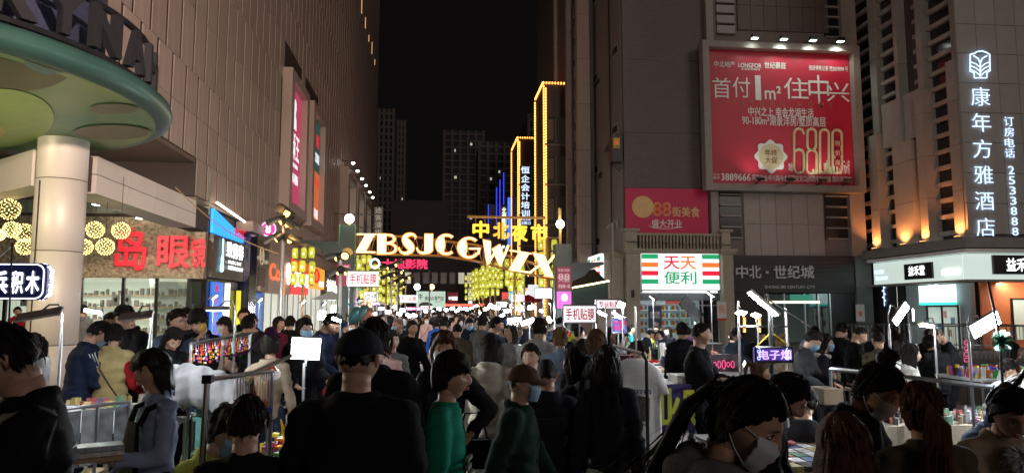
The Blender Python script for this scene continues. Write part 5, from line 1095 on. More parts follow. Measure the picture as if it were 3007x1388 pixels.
def strands(b, roots, length, fall, spread=.02, w=.0012, n=60, seed=1):
    rnd = random.Random(seed)
    for _ in range(n):
        p = Vector(roots(rnd)); pts = [p]; d = Vector(fall)+Vector((rnd.gauss(0,spread),rnd.gauss(0,spread),0)); L_ = length*rnd.uniform(.6,1.1)
        for k in range(5): d += Vector((rnd.gauss(0,spread*.6),rnd.gauss(0,spread*.6),0)); pts.append(pts[-1]+d*(L_/5))
        b.tube(pts, [w,w,w,w*.8,w*.6,w*.2], 3, cap=False)
def curtain(b, z0, z1, rx0, rx1, ry, y0, open_front=True, k=34, seed=0, th=.022, taper=1.):
    """hair hanging round the back and sides as many locks"""
    rnd = random.Random(seed)
    for i in range(k):
        a = math.radians(-215+250*i/(k-1)) if open_front else 2*PI*i/k
        a = math.radians(-20+220*i/(k-1)) if open_front else a
        ca, sa = math.cos(a), math.sin(a); top = Vector((ca*.070, .004+sa*.080, .035+.02*rnd.random())); e = rnd.uniform(-.035,.03)
        mid = Vector((ca*rx0, y0+sa*ry, (z0+z1)*.4)); end = Vector((ca*rx1, y0+.02+sa*ry*.9, z1+e)); q = top.lerp(mid,.5)+Vector((ca*.014,sa*.014,.01))
        s = rnd.uniform(.75,1.15); b.tube([top,q,mid,mid.lerp(end,.6),end], [th*.6*s,th*s,th*s*taper,th*.8*s*taper,th*.18*s], 6, r2=[th*.5,th*.6,th*.55,th*.5,th*.1])
def hair_mesh(kind):
    if kind in _HM: return _HM[kind]
    b = MB(); R_ = random.Random(hash(kind) % 1000 if False else len(kind))
    if kind == 'short': hairtop(b, .014, .060, -.045, .020, 1.2); strands(b, lambda r: ((lambda a,t: (math.sin(a)*math.cos(t)*.09, -math.cos(a)*math.cos(t)*.108, .035+math.sin(t)*.095))(r.uniform(0,6.28), r.uniform(.2,1.5))), .035, (0,-.2,.25), .35, .0016, 160)
    elif kind == 'crop': hairtop(b, .005, .062, -.015, .026, .5)
    elif kind == 'bald': hairtop(b, .0025, .066, -.03, .026, .3)
    elif kind == 'fringe': hairtop(b, .020, .030, -.06, .000, 1.4); strands(b, lambda r: (r.uniform(-.06,.06), -.10, .075), .05, (0,.05,-1), .12, .003, 50)
    elif kind == 'bob': hairtop(b, .018, .046, -.08, -.02, 1.); curtain(b, .0, -.125, .094, .088, .088, .012, k=40, th=.024); strands(b, lambda r: (r.uniform(-.062,.062), -.098, .068), .045, (0,.0,-1), .10, .0034, 60)
    elif kind == 'bobplain': hairtop(b, .018, .058, -.08, -.02, 1.); curtain(b, .0, -.105, .092, .080, .086, .012, k=40, th=.023)
    elif kind == 'long': hairtop(b, .014, .060, -.08, -.03, 1.); curtain(b, -.05, -.40, .092, .10, .078, .022, k=44, th=.022, seed=3); strands(b, lambda r: (r.uniform(-.08,.08), .08, .0), .42, (0,.04,-1), .10, .0016, 110, 5)
    elif kind == 'longfront': hairtop(b, .014, .058, -.08, -.03, 1.); curtain(b, -.05, -.30, .086, .085, .07, .016, k=40, th=.020, seed=5)
    elif kind in ('pony', 'ponylong', 'halfup'):
        hairtop(b, .011, .062, -.085, .0, .7)
        L_ = dict(pony=.26, ponylong=.44, halfup=.20)[kind]; hy = .105; hz = .035 if kind == 'pony' else (.0 if kind == 'ponylong' else .04)
        for i in range(26):
            a = R_.uniform(0,6.28); r_ = R_.uniform(0,.02); o_ = Vector((math.cos(a)*r_, 0, math.sin(a)*r_)); x = R_.gauss(0,.02)
            b.tube([Vector((0,hy-.02,hz))+o_*.4, Vector((0,hy+.035,hz+.012))+o_, Vector((x,hy+.055,hz-.05))+o_*1.6, Vector((x*1.2,hy+.045,hz-L_*.55))+o_*1.7, Vector((x*1.4,hy+.03,hz-L_*R_.uniform(.85,1.08)))+o_*.6], [.008,.013,.015,.011,.002], 5)
        b.tube([(0,hy-.012,hz),(0,hy+.012,hz+.006)], .021, 10)
        strands(b, lambda r: (r.uniform(-.02,.02), hy+.05, hz-.05), L_, (0,-.02,-1), .12, .0014, 50, 9)
        if kind == 'halfup': curtain(b, .0, -.16, .088, .08, .082, .016, k=34, th=.02, seed=8)
    elif kind == 'bun':
        hairtop(b, .011, .062, -.085, .0, .6); b.ball((0,.055,.135), (.046,.044,.036), 16, 12)
        for i in range(16): 
            a = i*.8; b.tube([(.03*math.cos(a+q*.5),.055+.03*math.sin(a+q*.5),.118+.035*math.sin(q*.8)+.02) for q in range(5)], [.004,.01,.011,.01,.003], 5)
        strands(b, lambda r: (r.uniform(-.03,.03), .055, .16), .05, (0,.1,.6), .6, .0012, 70, 2)
    elif kind == 'lowbun': hairtop(b, .014, .060, -.08, .0, 1.); b.ball((0,.115,-.03), (.05,.035,.045), 14, 10); b.ball((0,.075,.09), (.04,.035,.03), 12, 8)
    if kind not in ('bald','crop'):
        rr = random.Random(5+len(kind))
        for _ in range(26):
            a = rr.uniform(PI*.5,PI*1.5); t0 = rr.uniform(.15,1.2); p = Vector((math.sin(a)*math.cos(t0)*.088,-math.cos(a)*math.cos(t0)*.104,.03+math.sin(t0)*.10)); o_ = Vector((p.x*1.15,p.y*1.12,p.z+.012)); e = Vector((math.sin(a)*.098,-math.cos(a)*.114,p.z-.07*rr.uniform(.5,1.2)))
            if -math.cos(a) < -.5 and e.z < .05: e.z = .055
            b.tube([p,o_.lerp(p,.4),p.lerp(e,.55)+o_*.06,e], [.006,.010,.008,.0015], 5, r2=[.003,.005,.004,.001])
        for _ in range(150):
            a = rr.uniform(0,6.28); t0 = rr.uniform(-.1,1.35); q = 1.13; p = Vector((math.sin(a)*math.cos(t0)*.0775*q,-math.cos(a)*math.cos(t0)*.096*q,math.sin(t0)*.120*q+.004))
            if math.cos(a) > -.12 and math.sin(max(t0-.56,-1.2))*.13 < .075: continue
            sw = rr.uniform(-.5,.5); pts = [p]
            for k in range(4): a2 = a+sw*.09*(k+1); t2 = t0-.14*(k+1); o_ = 1.15+.02*rr.random()+.012*k; pts.append(Vector((math.sin(a2)*math.cos(t2)*.0775*o_,-math.cos(a2)*math.cos(t2)*.096*o_,max(math.sin(t2),-.55)*.120*o_)))
            b.tube(pts, [.0008,.0014,.0014,.001,.0003], 3, cap=False)
    me = b.mesh('hair_'+kind); me.shade_smooth(); noisy(me, .004, (60,60,14), 2); _HM[kind] = me; return me
def cap_mesh(kind):
    if ('cap',kind) in _HM: return _HM[('cap',kind)]
    b = MB(); hat = kind == 'bucket'
    vs = []; n, m = 40, 14
    for i in range(m+1):
        t = i/m*PI/2*.98
        for j in range(n):
            a = 2*PI*j/n; r_ = 1+.006*math.cos(a*6)*(1 if not hat else 0); vs.append((math.cos(t)*math.sin(a)*.098*r_, -math.cos(t)*math.cos(a)*.115*r_, .030+math.sin(t)*(.105 if not hat else .10)))
    fs = [(i*n+j, i*n+(j+1)%n, (i+1)*n+(j+1)%n, (i+1)*n+j) for i in range(m) for j in range(n)]+[tuple(reversed(range(n)))]; b.add(vs, fs); b.ball((0,0,.135), .008, 8, 6)
    if hat:
        for i in range(n):
            a0,a1 = 2*PI*i/n,2*PI*(i+1)/n
            q = [(math.sin(a)*x, -math.cos(a)*(x+.015), z) for (x,z) in ((.095,.045),(.165,.005)) for a in (a0,a1)]; q2 = [(x,y,z-.006) for x,y,z in q]; b.add(q+q2, [(0,1,3,2),(6,7,5,4),(2,3,7,6)])
    else:
        k = 14; A = []; B = []
        for i in range(k+1):
            a = math.radians(-62+124*i/k); A.append((math.sin(a)*.094, -math.cos(a)*.108, .034)); B.append((math.sin(a)*.084, -.085-.100*math.cos(a)**.7, .028-.022*math.sin(a)**2-.004))
        lo = [(x,y,z-.006) for x,y,z in A+B]; b.add(A+B+lo, [(i,i+1,k+2+i,k+1+i) for i in range(k)]+[(2*k+3+i+k,2*k+3+k+1+i,2*k+3+i,2*k+2+i) for i in range(k)]+[(k+1+i,k+2+i,3*k+4+i,3*k+3+i) for i in range(k)])
    me = b.mesh('cap_'+kind); me.shade_smooth(); _HM[('cap',kind)] = me; return me
def mask_mesh():
    if 'mask' in _HM: return _HM['mask']
    b = MB(); n = 16; vs = []
    for i,z in enumerate((.000,-.012,-.025,-.038,-.052,-.066,-.080,-.094,-.106)):
        pr = (.0,.008,.016,.016,.013,.010,.006,.001,-.006)[i]; wv = (.060,.066,.068,.067,.065,.062,.058,.050,.038)[i]
        for j in range(n+1):
            u = -1+2*j/n; ys = -(.0985+pr)*math.sqrt(max(0,1-(u*.80)**2))-.006*gau(u,.35)*(1 if i < 5 else .4); vs.append((u*wv*1.06, ys+.003*(i%2), z+.004*abs(u)))
    N1 = n+1; fs = [(i*N1+j, i*N1+j+1, (i+1)*N1+j+1, (i+1)*N1+j) for i in range(8) for j in range(n)]; b.add(vs, fs); b.add([(x*.96,y+.004,z) for x,y,z in vs], [tuple(reversed(f)) for f in fs])
    for s in (-1,1):
        for z0,z1 in ((-.004,.02),(-.09,-.028)): b.tube([(s*.062,-.062,z0),(s*.082,-.02,(z0+z1)/2),(s*.082,.018,z1)], .0016, 4)
    me = b.mesh('mask'); me.shade_smooth(); _HM['mask'] = me; return me
def glasses_mesh():
    if 'gl' in _HM: return _HM['gl']
    b = MB()
    for s in (-1,1):
        b.tube([(s*.032+.023*math.cos(a*PI/8),-.099+.004*abs(math.cos(a*PI/8)),.010+.017*math.sin(a*PI/8)) for a in range(17)], .0016, 4, cap=False); b.tube([(s*.055,-.095,.014),(s*.078,-.04,.012),(s*.082,.02,.0)], .0016, 4)
    b.tube([(-.009,-.101,.012),(.009,-.101,.012)], .0016, 4); me = b.mesh('glasses'); _HM['gl'] = me; return me
# ---- posed body -----------------------------------------------------------------------------------
def ik(S, T, a, b, pole):
    S, T = Vector(S), Vector(T); d = T-S; L_ = min(d.length, (a+b)*.995)
    if d.length > 1e-6: T = S+d.normalized()*L_
    dn = (T-S).normalized(); x = (a*a-b*b+L_*L_)/(2*L_); h = math.sqrt(max(0,a*a-x*x)); p = Vector(pole); p = (p-dn*p.dot(dn)).normalized(); return S+dn*x+p*h, T
def hand(b, wr, d, palm, grip=.5, s=1, sc=1.):
    """palm and five bent fingers; d = direction of the fingers, palm = normal of the palm, s = side of the thumb"""
    d = Vector(d).normalized(); pn = Vector(palm); pn = (pn-d*pn.dot(d)).normalized(); sd = d.cross(pn)*s
    M_ = Matrix((sd, d, pn)).transposed(); b.ball(wr+d*.045*sc, (.040*sc,.052*sc,.016*sc), 12, 8, M=M_); b.tube([wr-d*.03*sc, wr+d*.02*sc], [.026*sc,.027*sc], 10, r2=[.020*sc,.018*sc], side=sd)
    for i,(o_,l) in enumerate(((.028,.070),(.010,.080),(-.009,.075),(-.027,.058))):
        p = wr+d*.088*sc+sd*o_*sc; q = [p-d*.02*sc, p]; dd = d.copy(); ax = sd*s if False else sd
        for k,f in enumerate((.45,.32,.25)):
            an = grip*(.7+.25*k); dd = (dd*math.cos(an)+pn*math.sin(an)).normalized() if True else dd; tmp = dd; 
            q.append(q[-1]+tmp*l*f*sc); pn2 = pn
            d2 = dd; 
        b.tube(q, [.0095*sc,.0095*sc,.0088*sc,.0078*sc,.0055*sc], 7)
    t0 = wr+d*.025*sc+sd*.030*sc; t1 = t0+(sd*.7+d*.6+pn*.3*grip).normalized()*.035*sc; t2 = t1+(sd*.25+d*.9+pn*.6*grip).normalized()*.030*sc; b.tube([t0-sd*.01,t0,t1,t2], [.013*sc,.0125*sc,.011*sc,.007*sc], 7)
POSES = {  # hands are targets in body space (facing -Y): (x,y,z); lean/pitch in degrees
    'stand': dict(h=((.24,-.04,.80),(-.24,-.04,.80))),
    'walk': dict(h=((.23,-.20,.86),(-.23,.16,.84)), f=((.09,.22),(-.09,-.24)), fz=(.05,0)),
    'phone': dict(h=((.07,-.30,1.14),(-.08,-.28,1.10)), pitch=28),
    'look': dict(h=((.12,-.34,1.02),(-.14,-.32,.98)), pitch=34, lean=10),
    'bend': dict(h=((.16,-.55,.84),(-.14,-.52,.82)), pitch=15, lean=48),
    'bow': dict(h=((.14,-.62,.72),(-.14,-.62,.70)), pitch=10, lean=78),
    'cross': dict(h=((-.13,-.24,1.16),(.14,-.26,1.12)), el=((1,.3,-.6),(-1,.3,-.6))),
    'hip': dict(h=((.20,-.06,1.0),(-.23,-.05,.82)), el=((1,.9,.1),(-1,.8,-.3))),
    'raise': dict(h=((.05,-.36,1.42),(-.05,-.36,1.40)), pitch=8, el=((.9,0,-1),(-.9,0,-1))),
    'hold': dict(h=((.16,-.28,1.02),(-.20,-.24,1.0)), pitch=4),
    'carry': dict(h=((.12,-.28,1.10),(-.26,-.16,.90)), pitch=6),
    'sit': dict(h=((.16,-.36,.72),(-.16,-.36,.70)), drop=.44, f=((.12,-.36),(-.12,-.36)), lean=14, pitch=14),
    'crouch': dict(h=((.18,-.42,.50),(-.16,-.40,.50)), drop=.60, f=((.14,-.12),(-.14,-.20)), lean=22, pitch=18),
}
_FIG = {}
def figure(pose, build='m', top='tee', bottom='trousers', vox=.020):
    """-> dict of meshes in body space (1.70 m tall standing) and the head matrix"""
    key = (pose, build, top, bottom, vox)
    if key in _FIG: return _FIG[key]
    P = POSES[pose]; fem = build in ('f',); fat = build == 'fat'; kid = build == 'k'
    W_ = {'m':1.,'f':.88,'fat':1.28,'k':.92}[build]; D_ = {'m':1.,'f':.92,'fat':1.5,'k':1.}[build]; sh = {'m':.160,'f':.140,'fat':.185,'k':.140}[build]
    
    coat = top in ('coat','puffcoat','apron','dress'); puff = top in ('puffer','puffcoat','vest'); loose = {'tee':.0,'shirt':.006,'jacket':.018,'hoodie':.020,'coat':.026,'puffer':.042,'puffcoat':.045,'vest':.034,'sweater':.014,'apron':.012,'dress':.02}[top]
    drop = P.get('drop',0); hip = Vector((0,.0+.30*math.sin(math.radians(P.get('lean',0)))*.5+(.10 if drop else 0),.93-drop)); ln = math.radians(P.get('lean',0)); up_ = Vector((0,-math.sin(ln),math.cos(ln))); fwv = Vector((0,-math.cos(ln),-math.sin(ln)))
    C = lambda t: hip+up_*t+fwv*(-.02*math.sin(t*5))
    X_ = Vector((1,0,0))
    S = [C(.435)+X_*(s*sh)*1.0 for s in (1,-1)]; N0 = C(.50)
    ft = P.get('f', ((.10,.0),(-.10,.02))); fz = P.get('fz',(0,0))
    arms = []
    for i,s in enumerate((1,-1)):
        T = Vector(P['h'][i])*1.0
        pole = Vector(P['el'][i]) if 'el' in P else Vector((s*.35,.9,-.45))
        E_,T2 = ik(S[i],T,.285*(1.0),.255,pole); arms.append((S[i],E_,T2))
    legs = []
    for i,s in enumerate((1,-1)):
        H_ = hip+X_*(s*.088*max(W_,.95)); A_ = Vector((ft[i][0],ft[i][1]+.02,.085+fz[i])); K_,A2 = ik(H_,A_,.44,.42,Vector((s*.15,-1,0))); legs.append((H_,K_,A2))
    out = {}
    # --- top
    b = MB(); lo = loose; w1 = W_
    prof = [(-.06,.150,.105),(.02,.158,.110),(.12,.140,.100),(.24,.155,.112),(.34,.165,.118),(.41,.160,.106),(.46,.120,.086),(.495,.085,.072),(.525,.064,.062)]
    if fem: prof = [(-.06,.160,.108),(.02,.158,.108),(.14,.122,.090),(.26,.138,.108),(.34,.142,.110),(.41,.138,.094),(.46,.102,.078),(.495,.072,.066),(.525,.056,.056)]
    if fat: prof = [(-.08,.165,.115),(.02,.172,.130),(.14,.168,.130),(.26,.168,.122),(.34,.165,.110),(.41,.158,.092),(.46,.125,.076),(.50,.085,.064),(.53,.066,.058)]
    if coat: prof = [(-.42,.185,.150),(-.28,.178,.140),(-.14,.172,.128)]+prof[1:]
    elif puff or top in ('hoodie','jacket','sweater'): prof = [(-.10,.150,.108)]+prof[1:]
    if drop: prof = [q for q in prof if q[0] > -.12]
    b.tube([C(t) if t > -.05 else hip+Vector((0,0,t)) for t,_,_ in prof], [r_*w1+lo for _,r_,_ in prof], 24, r2=[r_*D_+lo for _,_,r_ in prof], side=(1,0,0))
    for (Sh,E_,T_) in arms:
        k = 1.22 if fat else (1. if not fem else .86); inn = (Sh-N0); b.tube([N0+inn*.35-up_*.02, Sh], [.052*k+lo*.6,.058*k+lo*.8], 12); b.ball(Sh, .060*k+lo*.8, 12, 8)
        if top in ('tee','vest') and not (top == 'vest'): e = Sh.lerp(E_,.75); b.tube([Sh,e], [.062*k+lo,.066*k+lo+.006], 12)
        elif top != 'vest':
            wr = T_.lerp(E_,.04); b.tube([Sh,Sh.lerp(E_,.55),E_], [.058*k+lo,.054*k+lo,.046*k+lo], 12); b.ball(E_, .047*k+lo, 10, 8); b.tube([E_,E_.lerp(wr,.5),wr], [.048*k+lo,.046*k+lo,.036*k+lo*.8], 12)
            if puff: b.tube([E_.lerp(Sh,.3),E_.lerp(wr,.35)], [.062*k+lo]*2, 12)
    if top not in ('tee','vest','coat','apron','puffcoat'):
        for (Sh,E_,T_) in arms: wr = T_.lerp(E_,.07); d_ = (T_-E_).normalized(); b.tube([wr-d_*.035,wr+d_*.01], [.041*(.9 if fem else 1)+lo*.9]*2, 12)
    if top == 'hoodie': b.ball(N0+Vector((0,.095,-.015)), (.115,.062,.075), 16, 10); b.tube([N0+Vector((math.sin(a*PI/9)*.088,.02-math.cos(a*PI/9)*.075*1.0,-.012+.014*math.cos(a*PI/9)*-1)) for a in range(19)], .030, 8)
    elif top in ('coat','jacket','puffer','puffcoat','shirt','vest'): b.tube([N0+Vector((math.sin(a*PI/9)*.070,.010-math.cos(a*PI/9)*.062,.018+(.012 if math.cos(a*PI/9) < 0 else -.02))) for a in range(19)], .016+lo*.35, 8)
    me = remesh(b, vox, 'top', 2 if vox < .015 else 1)
    if puff:
        n_ = len(me.vertices); v = np.empty(n_*3); me.vertices.foreach_get('co', v); v = v.reshape(-1,3); nn = np.empty(n_*3); me.vertices.foreach_get('normal', nn); nn = nn.reshape(-1,3)
        v += nn*(.022*np.abs(np.sin((v[:,2] if P.get('lean',0) < 60 else v[:,1])*26+.6*np.sin(v[:,0]*9)))-.011)[:,None]; me.vertices.foreach_set('co', v.ravel())
    noisy(me, .009, (5,5,6), 3.1+len(pose)); fold(me, .0115 if not puff else .005, len(pose)); out['top'] = me
    if top == 'vest':
        b = MB()
        for (Sh,E_,T_) in arms: wr = T_.lerp(E_,.04); b.ball(Sh,.066,12,8); b.tube([Sh,Sh.lerp(E_,.55),E_], [.066,.060,.054], 12); b.ball(E_,.053,10,8); b.tube([E_,E_.lerp(wr,.5),wr], [.053,.050,.040], 12)
        b.tube([S[0],S[1]], .06, 10); me = remesh(b, vox, 'sleeves', 1); noisy(me,.008,(9,9,12),2); out['sleeve'] = me
    # --- seams, zip, pockets: thin raised lines on the front and back
    b = MB(); q = [(t,r_*D_+lo+.006) for t,_,r_ in prof if -.3 < t < .47]; b.tube([C(t)+Vector((0,-d,0)) for t,d in q], .004 if top in ('jacket','puffer','coat','puffcoat') else .0018, 4)
    for s in (-1,1):
        if top in ('jacket','coat','hoodie'): b.tube([C(.0)+Vector((s*.06,-(.115*D_+lo+.004),0)),C(.11)+Vector((s*.115,-(.085*D_+lo+.004),0))], .0032, 4)
    if top in ('jacket','shirt','coat'): b.tube([C(.36)+Vector((x,.117*D_+lo+.001-.14*x*x/.12,0)) for x in (-.12,-.08,-.04,0,.04,.08,.12)], .0022, 4)
    out['seams'] = b.mesh('seams')
    # --- bottom
    b = MB(); lr = (1.12 if fat else 1.)*(.95 if fem else 1.)
    if bottom == 'skirt':
        b.tube([hip+Vector((0,0,.06)),hip+Vector((0,0,-.1)),hip+Vector((0,0,-.45)),hip+Vector((0,0,-.58))], [.14,.165,.19,.20], 24, r2=[.10,.125,.15,.16], side=(1,0,0))
    else:
        b.tube([C(.10),C(.0),hip+Vector((0,0,-.06))], [.135*W_,.150*W_,.145*W_], 20, r2=[.100*D_,.112*D_,.105*D_], side=(1,0,0))
        ex = .012 if bottom == 'loose' else .0
        for (H_,K_,A_) in legs: b.ball(H_, .088*lr+ex, 12, 8); b.tube([H_,H_.lerp(K_,.5),K_], [.086*lr+ex,.076*lr+ex,.060*lr+ex], 14); b.ball(K_,.060*lr+ex,12,8); b.tube([K_,K_.lerp(A_,.4),A_+Vector((0,0,.015))], [.060*lr+ex,.058*lr+ex*1.5,.048*lr+ex*2.2], 14)
    me = remesh(b, max(vox,.018), 'trousers', 1); noisy(me,.008,(7,7,12),5); out['bottom'] = me
    # --- shoes
    b = MB()
    for (H_,K_,A_) in legs:
        o_ = Vector((A_.x,A_.y,A_.z-.085)); b.tube([o_+Vector((0,.045,.045)),o_+Vector((0,.02,.048)),o_+Vector((0,-.06,.045)),o_+Vector((0,-.13,.032)),o_+Vector((0,-.165,.026))], [.036,.040,.044,.044,.022], 12, r2=[.036,.045,.042,.030,.020], side=(1,0,0)); b.tube([o_+Vector((0,0,.05)),A_+Vector((0,0,.02))], .042, 10)
        b.prism([(-.04,-.05),(.04,-.05),(.046,.06),(.04,.15),(0,.178),(-.04,.15),(-.046,.06)], o_+Vector((0,0,.0)), (1,0,0), (0,-1,0), -.018)
    me = b.mesh('shoes'); me.shade_smooth(); out['shoes'] = me
    # --- body: head, neck, forearms, hands, hidden trunk: one mesh
    pit = math.radians(P.get('pitch',0)); fl = ln*.55+pit; Hc = N0+Matrix.Rotation(fl*.6,3,'X') @ Vector((0,-.03,.155))
    HM_ = Matrix.Translation(Hc) @ Matrix.Rotation(fl,4,'X')
    out['head'] = HM_; hm = head_mesh(fem, 1.06 if fat else 1.)
    b = MB(); b.v = [tuple(HM_ @ Vector(v)) for v in hm.v]; b.f = hm.f; b.mi = hm.mi
    b.tube([N0+Vector((0,.012,-.14)), N0+Vector((0,.008,-.02)), N0.lerp(HM_ @ Vector((0,.020,-.095)),.55), HM_ @ Vector((0,.020,-.080))], [.075,.070 if not fem else .060,.060 if not fem else .051,.057 if not fem else .049], 18)
    for i,(Sh,E_,T_) in enumerate(arms):
        d = (T_-E_).normalized(); b.tube([Sh,E_,T_], [.045,.038,.026], 10)
        pal = Vector((0,0,-1)) if abs(d.z) < .6 else Vector(((-1 if i == 0 else 1),0,0)); 
        if pose in ('phone','raise','hold','carry'): pal = Vector((0,.3,1)) if abs(d.z) < .6 else pal
        hand(b, T_, d, pal, .55 if pose not in ('cross',) else .3, (1 if i else -1), 1.0 if not fem else .9)
    out['body'] = b.mesh('body'); out['body'].shade_smooth()
    b2 = [a[2] for a in arms]; out['hands'] = [T_+(T_-E_).normalized()*.08 for (_,E_,T_) in arms]; out['N0'] = N0; out['C'] = C; out['S'] = S
    _FIG[key] = out; return out
def setmat(o, m, mesh_mats=None):
    me = o.data
    if not me.materials: me.materials.append(m)
    o.material_slots[0].link = 'OBJECT'; o.material_slots[0].material = m
def person(label, x, Y, ht, face, pose='stand', build='m', top='jacket', tc='black', bottom='trousers', bc='black', hair='short', hm=None, mask=None, skin=None, cap=None, capc=None, glasses=False, turn=0, nod=0, shoes=None, vox=.020, group=None, props=None, sleeve=None, tilt=0, z=0., base=1.70, headscale=1.):
    """x, Y on the ground; face: 0 towards the camera, 90 to the right, 180 away, -90 left"""
    f = figure(pose, build, top, bottom, vox); s = ht/base
    t = thing('person', label, 'person', (x,Y,z), group); t.rotation_euler = (0,0,math.radians(face)); t.scale = (s,s,s)
    def put(name, me, m):
        o = bpy.data.objects.new(name, me); COL.objects.link(o); o.parent = t; setmat(o, m); return o
    bd = f['body']
    if not bd.materials:
        for m_ in (M_skin,M_eyew,M_eyed,M_lip): bd.materials.append(m_)
    HM_ = f['head']; turned = turn or nod or tilt or headscale != 1.
    if turned:                                   # own copy of the body with the head turned on its neck
        bd = bd.copy(); nv = len(head_mesh.__defaults__) and HEADV; v = np.empty(len(bd.vertices)*3); bd.vertices.foreach_get('co', v); v = v.reshape(-1,3)
        pv_ = HM_ @ Vector((0,.02,-.09)); R_ = Matrix.Translation(pv_) @ Matrix.Rotation(math.radians(turn),4,'Z') @ Matrix.Rotation(math.radians(nod),4,'X') @ Matrix.Rotation(math.radians(tilt),4,'Y') @ Matrix.Scale(headscale,4) @ Matrix.Translation(-pv_); A = np.array(R_)
        h = v[:nv]; v[:nv] = h @ A[:3,:3].T+A[:3,3]; bd.vertices.foreach_set('co', v.ravel()); bd.update(); HM_ = R_ @ HM_
    o = put('body', bd, skin or M_skin); put('top', f['top'], CL[tc]); put('trousers' if bottom != 'skirt' else 'skirt', f['bottom'], CL[bc]); put('shoes', f['shoes'], shoes or M_shoe)
    if vox < .018 and pose not in ('bow','bend'): put('seams', f['seams'], pm('zip_metal', (.12,.12,.125), .35, .6) if tc in ('black','ink','navy','charcoal','darkgreen') else CL[tc])
    if 'sleeve' in f: put('sleeves', f['sleeve'], CL[sleeve or tc])
    def onhead(name, me, m): q = put(name, me, m); q.matrix_basis = HM_; return q
    if cap == 'cap' and hair == 'short': hair = 'crop'
    if hair: onhead('hair', hair_mesh(hair), hm or (M_bald if hair == 'bald' else M_hair))
    if cap: onhead('cap', cap_mesh(cap), CL[capc or 'black'])
    if mask: onhead('mask', mask_mesh(), mask)
    if glasses: onhead('glasses', glasses_mesh(), M_blk)
    t['_r'] = 0; del t['_r']
    return t, f, HM_
HEADV = len(head_mesh().v)
def pxY(px, Y): return aY(px, 912, Y).x
def who(label, px, ytop, Y, face, **k):
    """a person whose head top is seen at pixel px, ytop and who stands at depth Y; the height follows from the place"""
    x = pxY(px, Y); dep = Vector((x,Y,0)).dot(_f0); top_z = aY(px, ytop, Y).z
    if 'base' not in k:
        P = POSES[k.get('pose','stand')]; ln = math.radians(P.get('lean',0)); k['base'] = 1.70-P.get('drop',0)-.56*(1-math.cos(ln))*1.15-.03*(P.get('pitch',0)/30)+(.05 if k.get('hair') == 'bun' else 0)
    return person(label, x, Y, top_z*1.0, face, **k)
# ================================================================== STALL LAMPS, SIGNS, TABLES
M_ledp = em('led_panel_face', (.90,.96,1.), 560, (.8,.8,.8)); M_ledh = em('led_tube_face', (.90,.96,1.), 340, (.8,.8,.8))
M_tbl = pm('folding_table_white', (.55,.55,.55), .5, var=.1); M_cloth = pm('white_fur_cloth', (.72,.70,.70), .9, var=.1, bump=.8, bscale=80)
def led(label, px, py, Y, w_, h_, n, up=(0,0,1), lit=True, pole=None, poleto=0., mat=None, nx=8, ny=3, cat='stall lamp', grp='lamps of the night market stalls'):
    """panel lamp seen at pixel (px,py); n the way it shines; pole = pixel x of its stand"""
    c = aY(px, py, Y); n = Vector(n).normalized(); up = Vector(up); up = (up-n*up.dot(n)).normalized(); sd = up.cross(n)
    M_ = Matrix((sd, up, n)).transposed(); px_ = pole if pole is not None else px; bx_ = aY(px_, 912, Y)
    t = thing('stall_lamp' if lit else 'stall_lamp', label, cat, (bx_.x,Y,poleto), grp)
    MB().box(c-n*.012, (w_/2+.008,h_/2+.008,.010), M_).build('housing', M_steel if lit else M_blk, t)
    if lit:
        k = max(1,int(nx)); 
        rows_ = ny if h_ > .05 and k > 2 else 1; MB().box(c+n*.001, (w_/2,h_/2,.002), M_).build('reflector', em('lamp_reflector', (.9,.96,1.), 9), t)
        for i in range(k):
            m_ = MB()
            for j in range(rows_): m_.box(c+sd*(w_*((i+.5)/k-.5))+up*(h_*((j+.5)/rows_-.5))+n*.004, (w_/k*.36,h_/rows_*.36 if rows_ > 1 else h_*.46,.002), M_)
            m_.build('led_row', mat or M_ledp, t)
    M_pl = pm('lamp_pole', (.30,.30,.31), .45, .7); r_ = .0075; neck = c-n*.02-up*(.0); top = Vector((bx_.x,Y+.02,max(c.z+.02,poleto+.1)))
    if abs(px_-px) > 4: MB().tube([Vector((bx_.x,Y+.02,top.z-.22)),Vector((bx_.x,Y+.02,top.z-.02)),top.lerp(neck,.2)+Vector((0,0,.06)),top.lerp(neck,.6)+Vector((0,0,.06)),neck], r_, 6).build('gooseneck', M_pl, t)
    else: MB().tube([Vector((c.x,Y+.02,c.z-.15)),neck], r_, 6).build('neck', M_pl, t)
    zb_ = poleto; MB().tube([(bx_.x,Y+.02,zb_),(bx_.x,Y+.02,top.z-.15)], r_*1.5, 8).build('pole', M_pl, t)
    MB().tube([(bx_.x,Y+.02,zb_+(top.z-zb_)*.5),(bx_.x,Y+.02,zb_+(top.z-zb_)*.5+.06)], r_*2.6, 8).build('clamp', M_blk, t)
    if zb_ < .05:
        for a in (0,2.1,4.2): MB().tube([(bx_.x,Y+.02,.35),(bx_.x+.25*math.cos(a),Y+.02+.25*math.sin(a),.01)], r_, 5).build('leg', M_steel, t)
    return t
